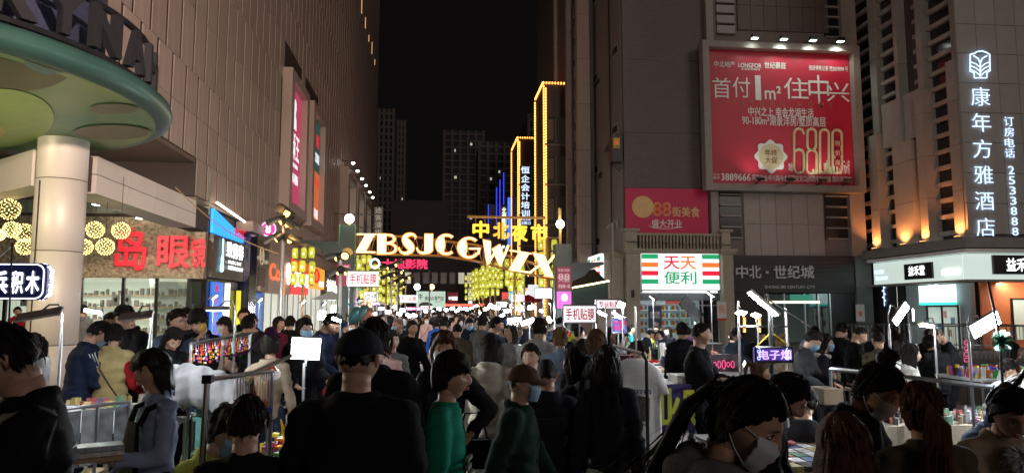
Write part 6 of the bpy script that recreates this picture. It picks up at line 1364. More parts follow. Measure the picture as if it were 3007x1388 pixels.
def table(label, x0, x1, y0, y1, z, cloth=None, name='table', drop=.7):
    t = thing(name, label, 'table', ((x0+x1)/2,(y0+y1)/2,0)); bx('table_top', (x0,y0,z-.03), (x1,y1,z), cloth or M_tbl, t)
    for x in (x0+.04,x1-.04):
        for y in (y0+.04,y1-.04): MB().tube([(x,y,0),(x,y,z-.032)], .014, 6).build('leg', M_steel, t)
    if cloth: 
        m_ = MB(); k = 24
        for (a,b_) in (((x0,y0-.006),(x1,y0-.006)),((x0-.006,y0),(x0-.006,y1)),((x1+.006,y0),(x1+.006,y1))):
            for i in range(k):
                p = [Vector((a[0]+(b_[0]-a[0])*u/k+.012*math.sin(u*1.3)*(a[0]==b_[0]), a[1]+(b_[1]-a[1])*u/k+.012*math.sin(u*1.3)*(a[0]!=b_[0]),0)) for u in (i,i+1)]
                m_.quad(p[0]+Vector((0,0,z-drop)),p[1]+Vector((0,0,z-drop)),p[1]+Vector((0,0,z)),p[0]+Vector((0,0,z)))
        m_.build('cloth_skirt', cloth, t)
    return t
GM = [pm('ware_%d' % i, c, .4, var=.55, scale=34) for i,c in enumerate(((.60,.60,.60),(.34,.09,.08),(.10,.15,.30),(.44,.36,.13),(.11,.24,.15),(.42,.25,.32),(.03,.03,.035),(.32,.42,.48),(.40,.31,.21)))]
def wares(name, label, x0, x1, y0, y1, z, n, hmin=.02, hmax=.12, s=.05, mats=None, seed=1, cat='goods'):
    r_ = random.Random(seed); m_ = MB(); mats = mats or GM
    for i in range(n):
        x,y = r_.uniform(x0,x1),r_.uniform(y0,y1); a = r_.uniform(0,3.1); h = r_.uniform(hmin,hmax); k = r_.randrange(len(mats)); q = r_.random()
        if q < .6: m_.box((x,y,z+h/2), (s*r_.uniform(.4,1)/2*1.4,s*r_.uniform(.4,1)/2,h/2), Matrix.Rotation(a,3,'Z'), k)
        else: m_.tube([(x,y,z),(x,y,z+h*.7),(x,y,z+h*.75),(x,y,z+h)], [s*.3,s*.3,s*.14,s*.12], 8, mi=k)
    o = m_.build(name, mats, None, kind='stuff'); tag(o, label, cat); return o
def rowthings(name, label, cat, mesh_fn, spots, group):
    pr = None
    for i,(x,y,z,a,mt,lb) in enumerate(spots):
        if pr is None: pr = mesh_fn().mesh(name)
        o = bpy.data.objects.new(name, pr); COL.objects.link(o); o.location = (x,y,z); o.rotation_euler = (0,0,a); setmat(o, mt); tag(o, lb, cat, group)
def stallsign(label, text, pa, pb, ya, yb, Y, bmat, tmat, poles=(0.05,.95), bold=.02, edge=M_steel, poleto=0., rot=0, border=None, bottomtext=None):
    a,c = aY(pa,yb,Y), aY(pb,ya,Y); t = thing('stall_sign', label, 'sign', ((a.x+c.x)/2,Y,poleto), 'lit signs of the stalls'); u = Vector((math.cos(rot),math.sin(rot),0)); W_ = (c.x-a.x)/max(.3,math.cos(rot)); H_ = c.z-a.z; o_ = Vector((a.x,Y,a.z)); nn = u.cross(UZ)
    m_ = MB(); m_.prism([(0,0),(W_,0),(W_,H_),(0,H_)], o_+nn*-.03, u, UZ, .05); m_.build('lightbox', bmat, t)
    m_ = MB()
    for p,q in (((0,0),(W_,0)),((W_,0),(W_,H_)),((W_,H_),(0,H_)),((0,H_),(0,0))): m_.tube([o_+nn*.02+u*p[0]+UZ*p[1], o_+nn*.02+u*q[0]+UZ*q[1]], .010, 4)
    m_.build('frame', border or edge, t); lettering(text, o_+nn*.026+u*W_/2+UZ*H_*(.5 if not bottomtext else .58), u, UZ, W_*.86, H_*.66 if not bottomtext else H_*.5, tmat, t, bold=bold)
    for f in poles: p = o_+u*W_*f; MB().tube([(p.x,p.y+.03,poleto),(p.x,p.y+.03,a.z)], .011, 6).build('pole', M_steel, t)
    return t
M_swt = em('sign_white', (.90,.94,1.), 1.1, (.8,.8,.8)); M_sred = pm('sign_red_letter', (.45,.005,.02), .5, var=0, emi=(.8,.01,.03), es=.22)
stallsign('white phone film sign with red characters before the left gate post','手机贴膜',1020,1112,796,841,15.5,M_swt,M_sred)
stallsign('white phone film sign with dark red characters and steel frame, right of centre','手机贴膜',1653,1750,896,947,8.6,M_swt,M_sred,poles=(.02,.5))
stallsign('small white phone film sign far along the left stall row','专业贴膜',1174,1226,866,888,30,M_swt,M_sred)
stallsign('slanted white film sign with red characters above two tube lamps','专业贴膜',1750,1826,879,906,9.4,M_swt,M_sred,rot=.25,poles=(.02,))
stallsign('farther white film sign low in the middle of the street','手机贴膜',1235,1268,897,909,42,M_swt,M_sred)
stallsign('white sign with small dark print on a yellow post, right row','优惠活动\n二维码支付',1570,1619,845,876,20,M_swt,M_blk,poles=(.5,),bold=0)
stallsign('small framed white sign with characters in the right stall row','章鱼小丸子',1457,1487,885,902,34,M_swt,M_blk)
stallsign('white and pink portrait light board over the right stall row','美甲美睫',1500,1540,864,886,33,M_swt,em('pink_print', (.9,.4,.6), .8))
stallsign('bright white light board with a portrait print over the left row','纹绣',1068,1110,857,884,27,M_swt,M_blk)
stallsign('yellow and white light board low in the left row','奶茶 果汁',1052,1094,880,903,25,em('yellow_white_box', (1,.95,.6), .9),M_sred)
stallsign('purple light board in the left stall row','甜品站',1095,1115,886,895,26,em('violet_box', (.45,.08,.8), .9),M_whl)
stallsign('magenta light board far in the left row','烤冷面',1194,1236,901,911,46,em('magenta_box', (.8,.05,.5), .8),M_whl)
t = stallsign('blue scrolling led board with red characters under the tube lamps','手机贴膜\n钢化膜',1797,1838,932,977,9.2,em('blue_led_board', (.12,.22,.8), .7),M_redl,poles=(.5,))
t = stallsign('purple lit vape sign with scroll ornaments hung from a pole','电子烟',2217,2324,1019,1061,5.4,em('violet_lightbox', (.10,.05,.42), .55),em('lilac_letter', (.72,.50,1.), 1.2),poles=(),bold=.03,edge=M_blk)
for s,px in ((1,2228),(-1,2313)):
    for ys in (1030,1050):
        p = aY(px,ys,5.36); MB().tube([p+Vector((s*.012*math.sin(k*.9),0,.025*math.cos(k*.9)*(1-k/9))) for k in range(8)], .0025, 4).build('scroll_ornament', M_neon, t)
top_ = aY(2262,890,5.42); M_str = pm('striped_strap', (.55,.38,.02), .5, var=.9, scale=30)
for px in (2219,2322): p = aY(px,1018,5.4); MB().tube([p,top_-Vector((0,0,.22))], .006, 5).build('striped_strap', M_str, t)
b0 = aY(2262,1330,5.4); MB().tube([(top_.x,5.42,.82),(top_.x,5.42,top_.z)], .014, 8).build('pole', M_steel, t); MB().tube([(top_.x,5.42,.80),(top_.x,5.42,.83)], .09, 14).build('base_plate', M_blk, t)
led('bright tube lamp on top of the vape sign pole',2240,892,5.40,.28,.045,(-.62,-.22,-.75),(.0,1,0),pole=2262,poleto=.82,mat=M_ledh,nx=3)
MB().tube([top_+Vector((0,0,.02)),aY(2380,960,5.9)], .006, 5).build('cross_rod', M_steel, t)
# black rounded light sign at the left edge
t = thing('toy_brick_sign', 'black rounded light sign with white characters and glittering border, left edge', 'light sign', aY(60,912,8.4)); YS = 8.4
a,c = aY(-70,880,YS), aY(141,772,YS); W_,H_ = c.x-a.x,c.z-a.z; r_ = .09
rp = [(W_-r_+r_*math.cos(q),r_+r_*math.sin(q)) for q in [-PI/2+PI/2*k/6 for k in range(7)]]+[(W_-r_+r_*math.cos(q),H_-r_+r_*math.sin(q)) for q in [PI/2*k/6 for k in range(7)]]+[(0,H_),(0,0)]
MB().prism(rp, (a.x,YS+.1,a.z), RX, UZ, .1).build('sign_box', pm('navy_black_acrylic', (.006,.008,.02), .2, var=0, emi=(.1,.15,.8), es=.03), t)
loop = [Vector((a.x+x*.96+.02*0,YS-.015,a.z+H_*.04+z*.92)) for x,z in rp]; MB().tube(loop+[loop[0]], .007, 5).build('light_border', em('violet_white_border', (.70,.70,1.), 3), t)
g_ = MB()
for k in range(260): q = random.random(); z_ = q*H_; xx = W_+.012+.012*random.random()-(r_*(1-math.sin(min(1,min(z_,H_-z_)/r_)*PI/2)) if min(z_,H_-z_) < r_ else 0); g_.ball((a.x+xx,YS+.02+.08*random.random(),a.z+z_), .0045, 4, 3)
g_.build('glitter_bulb', em('cold_bulb', (.75,.75,1.), 5), t, kind='stuff')
for ch,xa,xb in (('兵',-20,24),('积',30,70),('木',75,117)): yt(ch,xa,xb,797,860,YS-.012,em('white_blue_letter', (.85,.85,1.), 2.4),t,'character',bold=.035)
MB().tube([aY(36,712,YS-.06),aY(24,1010,YS-.06)], .011, 6).build('pole', M_blk, t); 
for q in (aY(150,800,YS),aY(-30,780,YS)): MB().tube([aY(36,722,YS-.05),q], .002, 4).build('guy_wire', M_steel, t)
# lamps ------------------------------------------------------------
led('lit thin panel lamp by the shop window, left',272,914,8.6,.17,.035,(.1,-.75,-.65),(0,.5,.8),pole=300,poleto=.8)
led('black gooseneck lamp seen from behind at the far left',118,926,5.6,.30,.06,(.15,.65,-.72),(0,1,.2),pole=181)
led('gooseneck lamp seen from its dark back, behind the bob-haired woman',402,930,5.6,.22,.05,(.1,.65,-.72),(0,1,.2),pole=443)
led('thin gooseneck lamp above the keyring rack',640,908,7.0,.20,.03,(.0,.5,-.85),(0,1,0),pole=690,ny=1)
led('square glaring white lamp in the middle left',898,1023,6.6,.24,.19,(.15,-.95,-.25),(.06,0,1),pole=896)
led('narrow upright lamp left of the gate',979,912,12,.07,.17,(.6,-.8,-.1),(0,0,1),pole=985)
led('slanting strip lamp low left of the gate',988,938,9,.11,.028,(.1,-.85,-.5),(.35,0,1),pole=1000)
led('round bright lamp in the left stall row, nearest',945,925,17,.16,.20,(.2,-.95,-.3),pole=950)
led('left one of two blinding trough lamps on the right row',1511,939,10,.19,.07,(.1,-.75,-.65),(-.1,.5,.8),pole=1520)
led('right one of two blinding trough lamps on the right row',1549,944,9.6,.17,.07,(.1,-.75,-.65),(-.2,.5,.8),pole=1556)
led('small tilted lamp beside the right gate post',1613,938,9.3,.08,.04,(.2,-.8,-.5),(.5,.5,.8),pole=1630)
led('slanting tube lamp under the film sign, left',1768,920,9.2,.17,.035,(.1,-.6,-.8),(.4,0,1),mat=M_ledh,nx=2,pole=1782)
led('slanting tube lamp under the film sign, right',1812,925,9.0,.20,.03,(.1,-.6,-.8),(.55,0,1),mat=M_ledh,nx=2,pole=1830)
led('very bright lamp head at the end of the slanted film sign',1824,895,9.2,.13,.07,(.5,-.8,-.3),(.3,0,1),nx=2,pole=1832)
led('left bright lamp on the steel frame before the entrance',2178,918,8.5,.13,.065,(.15,-.62,-.77),(.15,0,1),pole=2170)
led('right bright lamp on the steel frame before the entrance',2222,926,8.5,.11,.06,(.15,-.62,-.77),(.3,0,1),pole=2226)
led('steep tilted panel lamp on a bent steel pole, right',2646,921,6.3,.09,.21,(.35,-.88,-.3),(.75,0,1),pole=2612,nx=3)
led('thin upright lamp beside the steep panel lamp',2681,924,7.2,.035,.12,(.7,-.7,0),(0,0,1),pole=2672,nx=1)
led('flat thin lamp lighting the tea shop stall',2722,955,7.4,.20,.05,(.1,-.45,-.9),(-.3,.8,.6),pole=2745)
led('large white panel lamp glaring at the right edge',2894,953,5.4,.24,.12,(.05,-.93,-.35),(-.6,0,1),pole=2845,nx=6)
for i,(px,py,Y,s) in enumerate(((1085,912,34,.5),(1100,921,28,.3),(1120,905,40,.5),(1140,915,30,.45),(1160,901,46,.5),(1172,921,27,.35),(1182,910,42,.6),(1200,925,32,.45),(1217,925,30,.4),(1235,905,52,.6),(1250,914,48,.5),(1265,903,62,.5),(1290,907,62,.7),(1310,909,65,.7),(1328,905,58,.7),(1352,905,62,.7),(1368,907,58,.8),(1384,904,55,.5),(1398,898,50,.5),(1410,918,44,.35),(1428,906,40,.6),(1445,899,36,.7),(1462,905,38,.4),(1475,925,26,.3),(1490,912,30,.5),(1515,903,34,.5),(1530,908,30,.4),(1560,902,30,.6),(1590,912,26,.3),(1342,912,70,.8),(1275,915,45,.4))):
    t = led('small glaring stall lamp far along the street, %s row' % ('left' if px < 1290 else 'right'),px,py,Y,s*.55,s*.26,(random.uniform(-.4,.4),-.9,-.35),(random.uniform(-.6,.6),0,1),nx=1,mat=em('far_led_face', (.94,.96,1.), 260),grp='far lamps of the night market stalls')
for (x,Y,e,c_) in ((-2.2,30,240,(1,.97,.95)),(2.4,34,240,(1,.97,.95)),(-1.8,46,300,(1,.93,.88)),(2.0,50,300,(1,.95,.95)),(0,62,400,(1,.85,.8)),(-.5,80,400,(1,.8,.75))):
    led('shaded ring lamp hung over the middle stalls',1285,905,Y,.01,.01,(0,0,-1),(0,1,0),nx=1) if False else None
led('added panel lamp for the crowd, unseen beyond the right picture edge',3120,880,5.6,.34,.18,(-.75,.25,-.55),(0,0,1),pole=3150,nx=4)  # two unseen lamps added to brighten the crowd on the right
led('second panel lamp of a stall beyond the right picture edge',3110,900,8.2,.34,.18,(-.85,.1,-.45),(0,0,1),pole=3140,nx=4)  # unseen lamp, added like the one above
# tables and goods ---------------------------------------------------
def fx(px,Y): return aY(px,912,Y).x
table('long table of stacked books behind a wire frame, left', fx(150,6.7),fx(520,6.7),6.5,7.2,.86)
sp = []; r_ = random.Random(4)
x = fx(160,6.7)
while x < fx(515,6.7):
    for q in range(4): sp.append((x,6.56+q*.17,.86,r_.uniform(-.08,.08),GM[0] if r_.random() < .7 else r_.choice(GM),'book stack %d from the left, row %d on the left table' % (len(sp)//4+1,q+1)))
    x += .2
def bookm():
    m_ = MB()
    for k in range(6): m_.box((random.uniform(-.004,.004),random.uniform(-.004,.004),.011+k*.0225), (.085,.07,.0105))
    return m_
rowthings('book_stack','','book stack',bookm,sp,'book stacks on the left table')
wares('small_toys','small plastic toys strewn over the books on the left table',fx(200,7),fx(420,7),6.6,7.1,1.0,30,.03,.07,.05,[GM[2],GM[4],GM[1],GM[3]])
t = thing('wire_display_frame','steel display frame with clear pockets before the left book table','display frame',(fx(300,5.9),5.9,0))
xa,xb = fx(205,5.9),fx(395,6.3); zt = 1.10
for (p,q) in (((xa,5.9,zt),(xb,6.3,zt+.0)),((xa,5.9,.25),(xb,6.3,.25)),((xa,5.9,0),(xa,5.9,zt)),((xb,6.3,0),(xb,6.3,zt)),(((xa+xb)/2,6.1,0),((xa+xb)/2,6.1,zt))): MB().tube([p,q], .014, 6).build('bar', M_steel, t)
for k in range(4): f0_,f1_ = k/4+.015,(k+1)/4-.015; m_ = MB(); P0,P1 = Vector((xa,5.9,0)).lerp(Vector((xb,6.3,0)),f0_),Vector((xa,5.9,0)).lerp(Vector((xb,6.3,0)),f1_); m_.add([P0+UZ*.65,P1+UZ*.65,P1+UZ*1.07,P0+UZ*1.07,P0+UZ*.65+LY*.02,P1+UZ*.65+LY*.02,P1+UZ*1.07+LY*.02,P0+UZ*1.07+LY*.02],[(0,1,2,3),(7,6,5,4),(0,4,5,1),(3,2,6,7)]); m_.build('pocket', pm('plastic_pocket', (.075,.08,.085), .2, var=.95, scale=9, bump=.8, bscale=6), t)
cb = thing('cardboard_box','cardboard box with black brush mark under the left display frame','box',(fx(235,6),6,0)); bx('box',(fx(205,6),6.2,0.01),(fx(262,6),6.5,.55),pm('cardboard', (.36,.27,.16), .8),cb); lettering('火',(fx(235,6),6.2,.36),RX,UZ,.09,.12,M_blk,cb)
# keyring rack
t = thing('keyring_rack','steel rail rack hung with bright keyring charms, left','rack',(fx(645,7.4),7.4,0)); xa,xb = fx(572,7.1),fx(718,7.6)
A0,B0 = Vector((xa,7.0,1.53)),Vector((xb,7.9,1.60)); MB().tube([A0,B0], .014, 6).build('rail', M_steel, t); MB().tube([A0+Vector((0,.25,0)),B0+Vector((0,.25,0))], .014, 6).build('rail', M_steel, t)
for f in (.02,.5,.98): p = A0.lerp(B0,f); MB().tube([(p.x,p.y,0),p], .014, 6).build('post', M_steel, t)
CM = [pm('charm_%d'%i,c,.25,var=0) for i,c in enumerate(((.7,.03,.03),(.05,.45,.10),(.85,.30,.03),(.05,.10,.55),(.75,.75,.75),(.80,.60,.05),(.6,.1,.4),(.03,.03,.03)))]
chm = None
for i in range(54):
    p = A0.lerp(B0,.02+.96*i/53)+Vector((0,.25*(i%2),0)); l = random.uniform(.10,.17); m_ = MB(); m_.tube([(0,0,0),(0,0,-.05)], .002, 4); m_.ball((0,0,-.055), .007, 6, 4)
    for k in range(4): m_.ball((random.uniform(-.014,.014),random.uniform(-.01,.01),-.06-l*(k+.5)/4), (random.uniform(.005,.013),.007,random.uniform(.008,.018)), 6, 4)
    o = bpy.data.objects.new('keyring', m_.mesh('keyring')); COL.objects.link(o); o.location = p; setmat(o, CM[i*5%8]); tag(o,'%s keyring charm hanging from the left steel rail rack' % ('red','green','orange','blue','silver','golden','pink','black')[i*5%8],'keyring','keyring charms on the rail rack')
# necklace rack
t = thing('necklace_rack','steel tube stand with hanging beaded necklaces before the crouching vendor','rack',(fx(608,3.7),3.7,0)); p0 = aY(610,1112,3.7); p1 = aY(800,1088,4.4)
MB().tube([(p0.x-.03,3.66,0),(p0.x,3.7,p0.z)], .015, 8).build('post', M_steel, t); MB().tube([p0,p1], .013, 8).build('rail', M_steel, t); MB().box(p0, (.022,.022,.02)).build('end_cap', M_blk, t); MB().tube([(p1.x,p1.y,0),p1], .011, 6).build('post', M_steel, t)
MB().tube([p0.lerp(p1,.62),p0.lerp(p1,.62)+Vector((.20,.1,.09))], .012, 6).build('ruler_arm', pm('pale_wood', (.5,.45,.38), .5), t)
for i in range(14):
    p = p0.lerp(p1,.40+.043*i); col_ = CM[(0,7,5,7,2,7,3)[i%7]] if i % 2 else pm('amber_bead', (.55,.22,.06), .2); l = random.uniform(.16,.24); m_ = MB(); pts = [(math.sin(k/10*2*PI)*.009,0,-l*(1-math.cos(k/10*2*PI))/2) for k in range(11)]; m_.tube(pts, .0013, 4)
    for k in range(5): m_.ball((random.uniform(-.014,.014),0,-l+random.uniform(-.015,.03)), random.uniform(.006,.013), 7, 5)
    o = bpy.data.objects.new('necklace', m_.mesh('necklace')); COL.objects.link(o); o.location = p; setmat(o, col_); tag(o,'beaded necklace hanging from the tube stand on the left, number not told apart'[:45] if False else 'thin beaded necklace hanging from the tube stand, lower left','necklace','necklaces on the tube stand')
# little lamp with red lid
p = aY(792,1098,4.5); t = thing('small_table_lamp','small white lamp with a translucent red lid on a thin white stand','lamp',(p.x,4.5,.9)); MB().tube([p+Vector((0,0,-.03)),p+Vector((0,0,-.015)),p+Vector((0,0,.01)),p+Vector((0,0,.02))], [.045,.062,.062,.055], 24).build('shade', pm('milky_plastic', (.75,.72,.68), .4, var=0, emi=(1,.95,.9), es=.18), t); MB().tube([p+Vector((0,0,.022)),p+Vector((0,0,.035)),p+Vector((0,0,.055)),p+Vector((0,0,.065))], [.052,.036,.016,.012], 20).build('lid', pm('red_translucent', (.45,.05,.02), .25, var=.1, emi=(1,.15,.05), es=.12), t); MB().tube([(p.x,4.5,.9),p-Vector((0,0,.03))], .012, 8).build('stand', M_wp, t)
m_ = MB(); m_.tube([p+Vector((-.28,.1,.10)),p+Vector((-.15,.05,.12)),p+Vector((-.02,0,.26)),p+Vector((.05,0,.20))], .006, 5); m_.ball(p+Vector((0,0,.25)), (.04,.02,.03), 8, 6); m_.build('purple_ribbon', CL['purple'], t)
# crates, seated vendor's table, makeup table, toys
for k in range(4):
    t = thing('plastic_crate',('turquoise crate at the bottom of its stack','turquoise crate second from the ground in its stack','turquoise crate third from the ground in its stack','turquoise crate topmost of its stack')[k]+' behind the necklaces','crate',(fx(672,7.1),7.1,.01+k*.295)); x_ = fx(672,7.1); z_ = .01+k*.295; M_tq = pm('turquoise_plastic', (.16,.45,.40), .5, var=.06)
    MB().bb((x_-.21,6.95,z_),(x_+.16,7.3,z_+.25)).build('box', M_tq, t); MB().bb((x_-.23,6.93,z_+.252),(x_+.18,7.32,z_+.285)).build('lid', M_tq, t)
table('vendor table with boxes beside the turquoise crates', fx(580,7.9),fx(760,7.9),7.75,8.3,.82); wares('boxed_goods','small boxed goods on the vendor table behind the crates',fx(585,8),fx(755,8),7.8,8.2,.82,60,.03,.14,.08)
table('table with white furry cloth and lipsticks left of the capped man', fx(862,7.4),fx(1045,7.4),7.2,7.9,.86,M_cloth,drop=.3)
sp = []; 
for k in range(56): sp.append((fx(890,7.3)+.03*(k%14)+.002*k,7.28+.11*(k//14),.86,0,[GM[6],GM[5],GM[0],GM[8]][k//2%4],'lipstick tube number %d along row %d on the white furry cloth' % (k%14+1,k//14+1)))
def lip(): m_ = MB(); m_.tube([(0,0,0),(0,0,.05),(0,0,.052),(0,0,.09)], [.010,.010,.008,.008], 8); return m_
rowthings('lipstick','','lipstick',lip,sp,'lipsticks on the furry white cloth')
table('low table of glossy toys between the dark heads, lower left', fx(790,5.6),fx(960,5.6),5.3,6.0,.80); wares('glass_toys','heap of shiny coloured glass toys on the low table',fx(800,5.6),fx(950,5.6),5.32,5.9,.80,150,.02,.11,.05,CM,3)
# toy with yellow horns
p = aY(858,1270,5.5); t = thing('yellow_flower_toy','upright yellow and orange flower shaped toy on the low toy table','toy',(p.x,5.5,.8))
for k in range(9): a = k*.7; MB().tube([(p.x,5.5,.82),(p.x+.05*math.cos(a),5.5+.03*math.sin(a),.93),(p.x+.085*math.cos(a),5.5+.05*math.sin(a),1.02+.02*(k%3))], [.018,.016,.004], 7).build('petal', CM[5] if k%2 else CM[2], t)
t = thing('red_bag','red plastic bag lying on the ground by the makeup table','bag',(fx(945,7.0),7.0,.6)); q = aY(980,1152,8.3); MB().ball(q, (.13,.1,.09), 14, 10).build('bag', pm('red_plastic', (.5,.02,.02), .3, bump=.9, bscale=12), t)
# T-shirt rack
t = thing('clothes_rack','black clothes rail with hangers, right of the long-haired woman','clothes rack',(fx(1870,5.8),5.8,0)); A0,B0 = Vector((fx(1808,6.4),6.5,1.52)),Vector((fx(1885,5.6),5.6,1.50))
MB().tube([A0,B0,B0+Vector((.02,-.03,-.05)),(B0.x+.02,5.57,.02)], .014, 8).build('rail', M_blk, t); MB().tube([A0,(A0.x,A0.y,.02)], .014, 8).build('post', M_blk, t); MB().tube([(B0.x+.02,5.3,.02),(B0.x+.02,5.9,.02)], .014, 6).build('foot', M_blk, t)
def tshirt(label, p, ang, mat, design=False):
    t = thing('hanging_tshirt', label, 't-shirt', p, 'clothes on the black rail'); R_ = Matrix.Rotation(ang,3,'Z'); m_ = MB()
    n_ = 22; rows = [(-.04,.075,.0),(-.07,.16,.01),(-.12,.235,.02),(-.22,.27,.03),(-.28,.215,.035),(-.45,.225,.045),(-.66,.24,.055),(-.80,.25,.06)]
    rows = [(-.045,.075,.010),(-.075,.16,.014),(-.12,.24,.018),(-.20,.285,.020),(-.31,.325,.018),(-.315,.235,.024),(-.5,.235,.030),(-.68,.245,.034),(-.78,.25,.032)]
    vs = []
    for (z_,w_,d_) in rows:
        for j in range(n_):
            a = 2*PI*j/n_; ca_,sa = math.cos(a),math.sin(a); x = math.copysign(abs(ca_)**.6,ca_)*w_*.78; y = sa*d_+.014*math.sin(x*34+z_*5)*min(1,-z_*2); vs.append(Vector(p)+R_ @ Vector((x,y,z_)))
    m_.add(vs,[(i*n_+j,i*n_+(j+1)%n_,(i+1)*n_+(j+1)%n_,(i+1)*n_+j) for i in range(len(rows)-1) for j in range(n_)]); o = m_.build('shirt', mat, t, smooth=True)
    m2 = MB(); m2.tube([Vector(p)+R_ @ Vector(q) for q in ((-.17,0,-.12),(0,0,-.045),(.17,0,-.12),(-.17,0,-.12))], .004, 5); m2.tube([Vector(p)+R_ @ Vector(q) for q in ((0,0,-.045),(0,0,-.02),(.015,0,.005),(0,0,.02),(-.015,0,.01))], .0025, 5); m2.build('hanger', pm('pink_hanger', (.5,.2,.2), .4), t)
    if design:
        f = Vector(p)+R_ @ Vector((0,-.052,-.40)); u = R_ @ RX; q = lettering('CHEERS',f+UZ*.115,u,UZ,.20,.035,pm('navy_print', (.02,.04,.09), .6),t,bold=.03); m3 = MB(); m3.prism([(-.08,-.11),(.08,-.11),(.085,.07),(0,.09),(-.085,.07)], f, u, UZ, .004); m3.build('picture_print', pm('blue_brown_print', (.12,.10,.08), .6, var=.9, scale=12), t); lettering('WEEKEND',f-UZ*.135,u,UZ,.15,.025,pm('navy_print', (.02,.04,.09), .6),t,bold=.03)
tshirt('white t-shirt with CHEERS print nearest on the black rail', B0+Vector((-.02,.10,-.01)), -.08, CL['white'], True)
for k,(c_,nm) in enumerate((('white','white shirt second on the black rail'),('maroon','dark red shirt third on the black rail'),('black','black shirt fourth on the black rail'),('pink','pink shirt fifth on the black rail'),('grey','grey shirt farthest on the black rail'))):
    tshirt(nm, B0.lerp(A0,.26+.14*k)+Vector((0,0,-.01)), -.10+random.uniform(-.1,.1), CL[c_])
t = thing('clothes_rack','black rail of hanging children clothes in the left row before the gate','clothes rack',(fx(1010,11),11,0)); A1,B1 = Vector((fx(955,12.5),12.5,1.62)),Vector((fx(1000,10.2),10.2,1.62)); MB().tube([A1,B1], .013, 6).build('rail', M_blk, t)
for q in (A1,B1): MB().tube([(q.x,q.y,0),q], .013, 6).build('post', M_blk, t)
for k,(c_,nm) in enumerate((('red','red'),('mustard','mustard'),('blue','blue'),('white','white'),('teal','teal'),('pink','pink'),('navy','navy'))): tshirt('small %s shirt hanging on the left row rail' % nm, A1.lerp(B1,.08+.14*k)-Vector((0,0,.03)), .5, CL[c_])
# purple cloth banner with yellow strokes
t = thing('purple_banner','dark purple cloth banner with big yellow characters behind the t-shirts','banner',(fx(2000,7.2),7.2,0)); a,c = aY(1930,1262,7.2), aY(2140,1126,7.2); bx('cloth',(a.x,7.2,a.z),(c.x,7.22,c.z),pm('purple_cloth', (.035,.02,.13), .7),t); lettering('业贴',((a.x+c.x)/2-.12,7.19,(a.z+c.z)/2),RX,UZ,.62,.36,pm('yellow_print', (.42,.45,.03), .6),t,bold=.03)
table('table behind the purple banner', a.x,c.x,7.24,7.9,c.z-.01); t = thing('styrofoam_box','white lidded box on the table behind the purple banner','box',(fx(2000,7.5),7.5,c.z)); bx('box',(fx(1975,7.4),7.3,c.z),(fx(2030,7.4),7.6,c.z+.05),M_wp,t); bx('lid',(fx(1973,7.4),7.28,c.z+.052),(fx(2032,7.4),7.62,c.z+.075),M_wp,t)
# phone goods table, right of centre
table('long table of phone cases under the film sign, right', fx(1830,17),fx(2010,17),16.5,18.5,.80,M_tbl); wares('phone_cases','rows of phone cases on the long table',fx(1835,17),fx(2005,17),16.6,18.4,.80,260,.01,.03,.14,[GM[0],GM[7],GM[2],GM[0]],5)
table('table of phone cases in the right stall row', 3.2,4.4,12,14,.80); wares('phone_cases','phone cases spread on the right stall table',3.25,4.35,12.1,13.9,.80,220,.01,.05,.12,GM,6)
# books and vape table in front right
tb = table('front table covered with small books and vape boxes, lower right', fx(2150,5.2),fx(2480,5.2),4.6,6.1,.80)
sp = []
for k in range(11):
    for j in range(7): sp.append((fx(2170,5.2)+.105*k,4.68+.16*j,.80,random.uniform(-.1,.1),GM[(k*3+j*2)%9] if (k+j)%3 else GM[0],'small booklet, column %d of row %d on the front right table' % (k+1,j+1)))
def bk(): m_ = MB(); m_.box((0,0,.012), (.047,.07,.012)); m_.box((.003,.002,.030), (.045,.068,.006)); return m_
rowthings('booklet','','booklet',bk,sp,'booklets on the front right table')
t = thing('price_stand','upright clear card stand with small white print on the front right table','card stand',(fx(2290,5.6),5.6,.84)); a,c = aY(2262,1300,5.6), aY(2310,1225,5.6); MB().box(((a.x+c.x)/2,5.6,(a.z+c.z)/2),((c.x-a.x)/2,.01,(c.z-a.z)/2),Matrix.Rotation(-.15,3,'X')).build('board', pm('dark_card', (.05,.05,.055), .3), t); lettering('RELX\n精选烟弹'.replace('RELX','VAPE'),((a.x+c.x)/2,5.585,(a.z+c.z)/2+.03),RX,UZ,.08,.05,M_wp,t); m_ = MB(); m_.box((c.x+.012,5.6,(a.z+c.z)/2),(.008,.014,(c.z-a.z)/2+.01),Matrix.Rotation(-.15,3,'X')); m_.build('edge', M_wp, t)
for (px,py,cc,lb) in ((2300,1330,GM[1],'crumpled red ribbon bag on the booklets'),(2270,1306,GM[3],'yellow packet beside the card stand'),(2325,1298,GM[7],'light blue crumpled bag behind the booklets')):
    q = Vector((fx(px,5.3),5.3+(1330-py)*.012,.85)); t = thing('small_packet',lb,'packet',q); m_ = MB()
    for k in range(5): m_.ball(q+Vector((random.uniform(-.05,.05),random.uniform(-.03,.03),random.uniform(0,.02))), (random.uniform(.02,.04),.025,.015), 8, 6)
    m_.build('packet', cc, t)
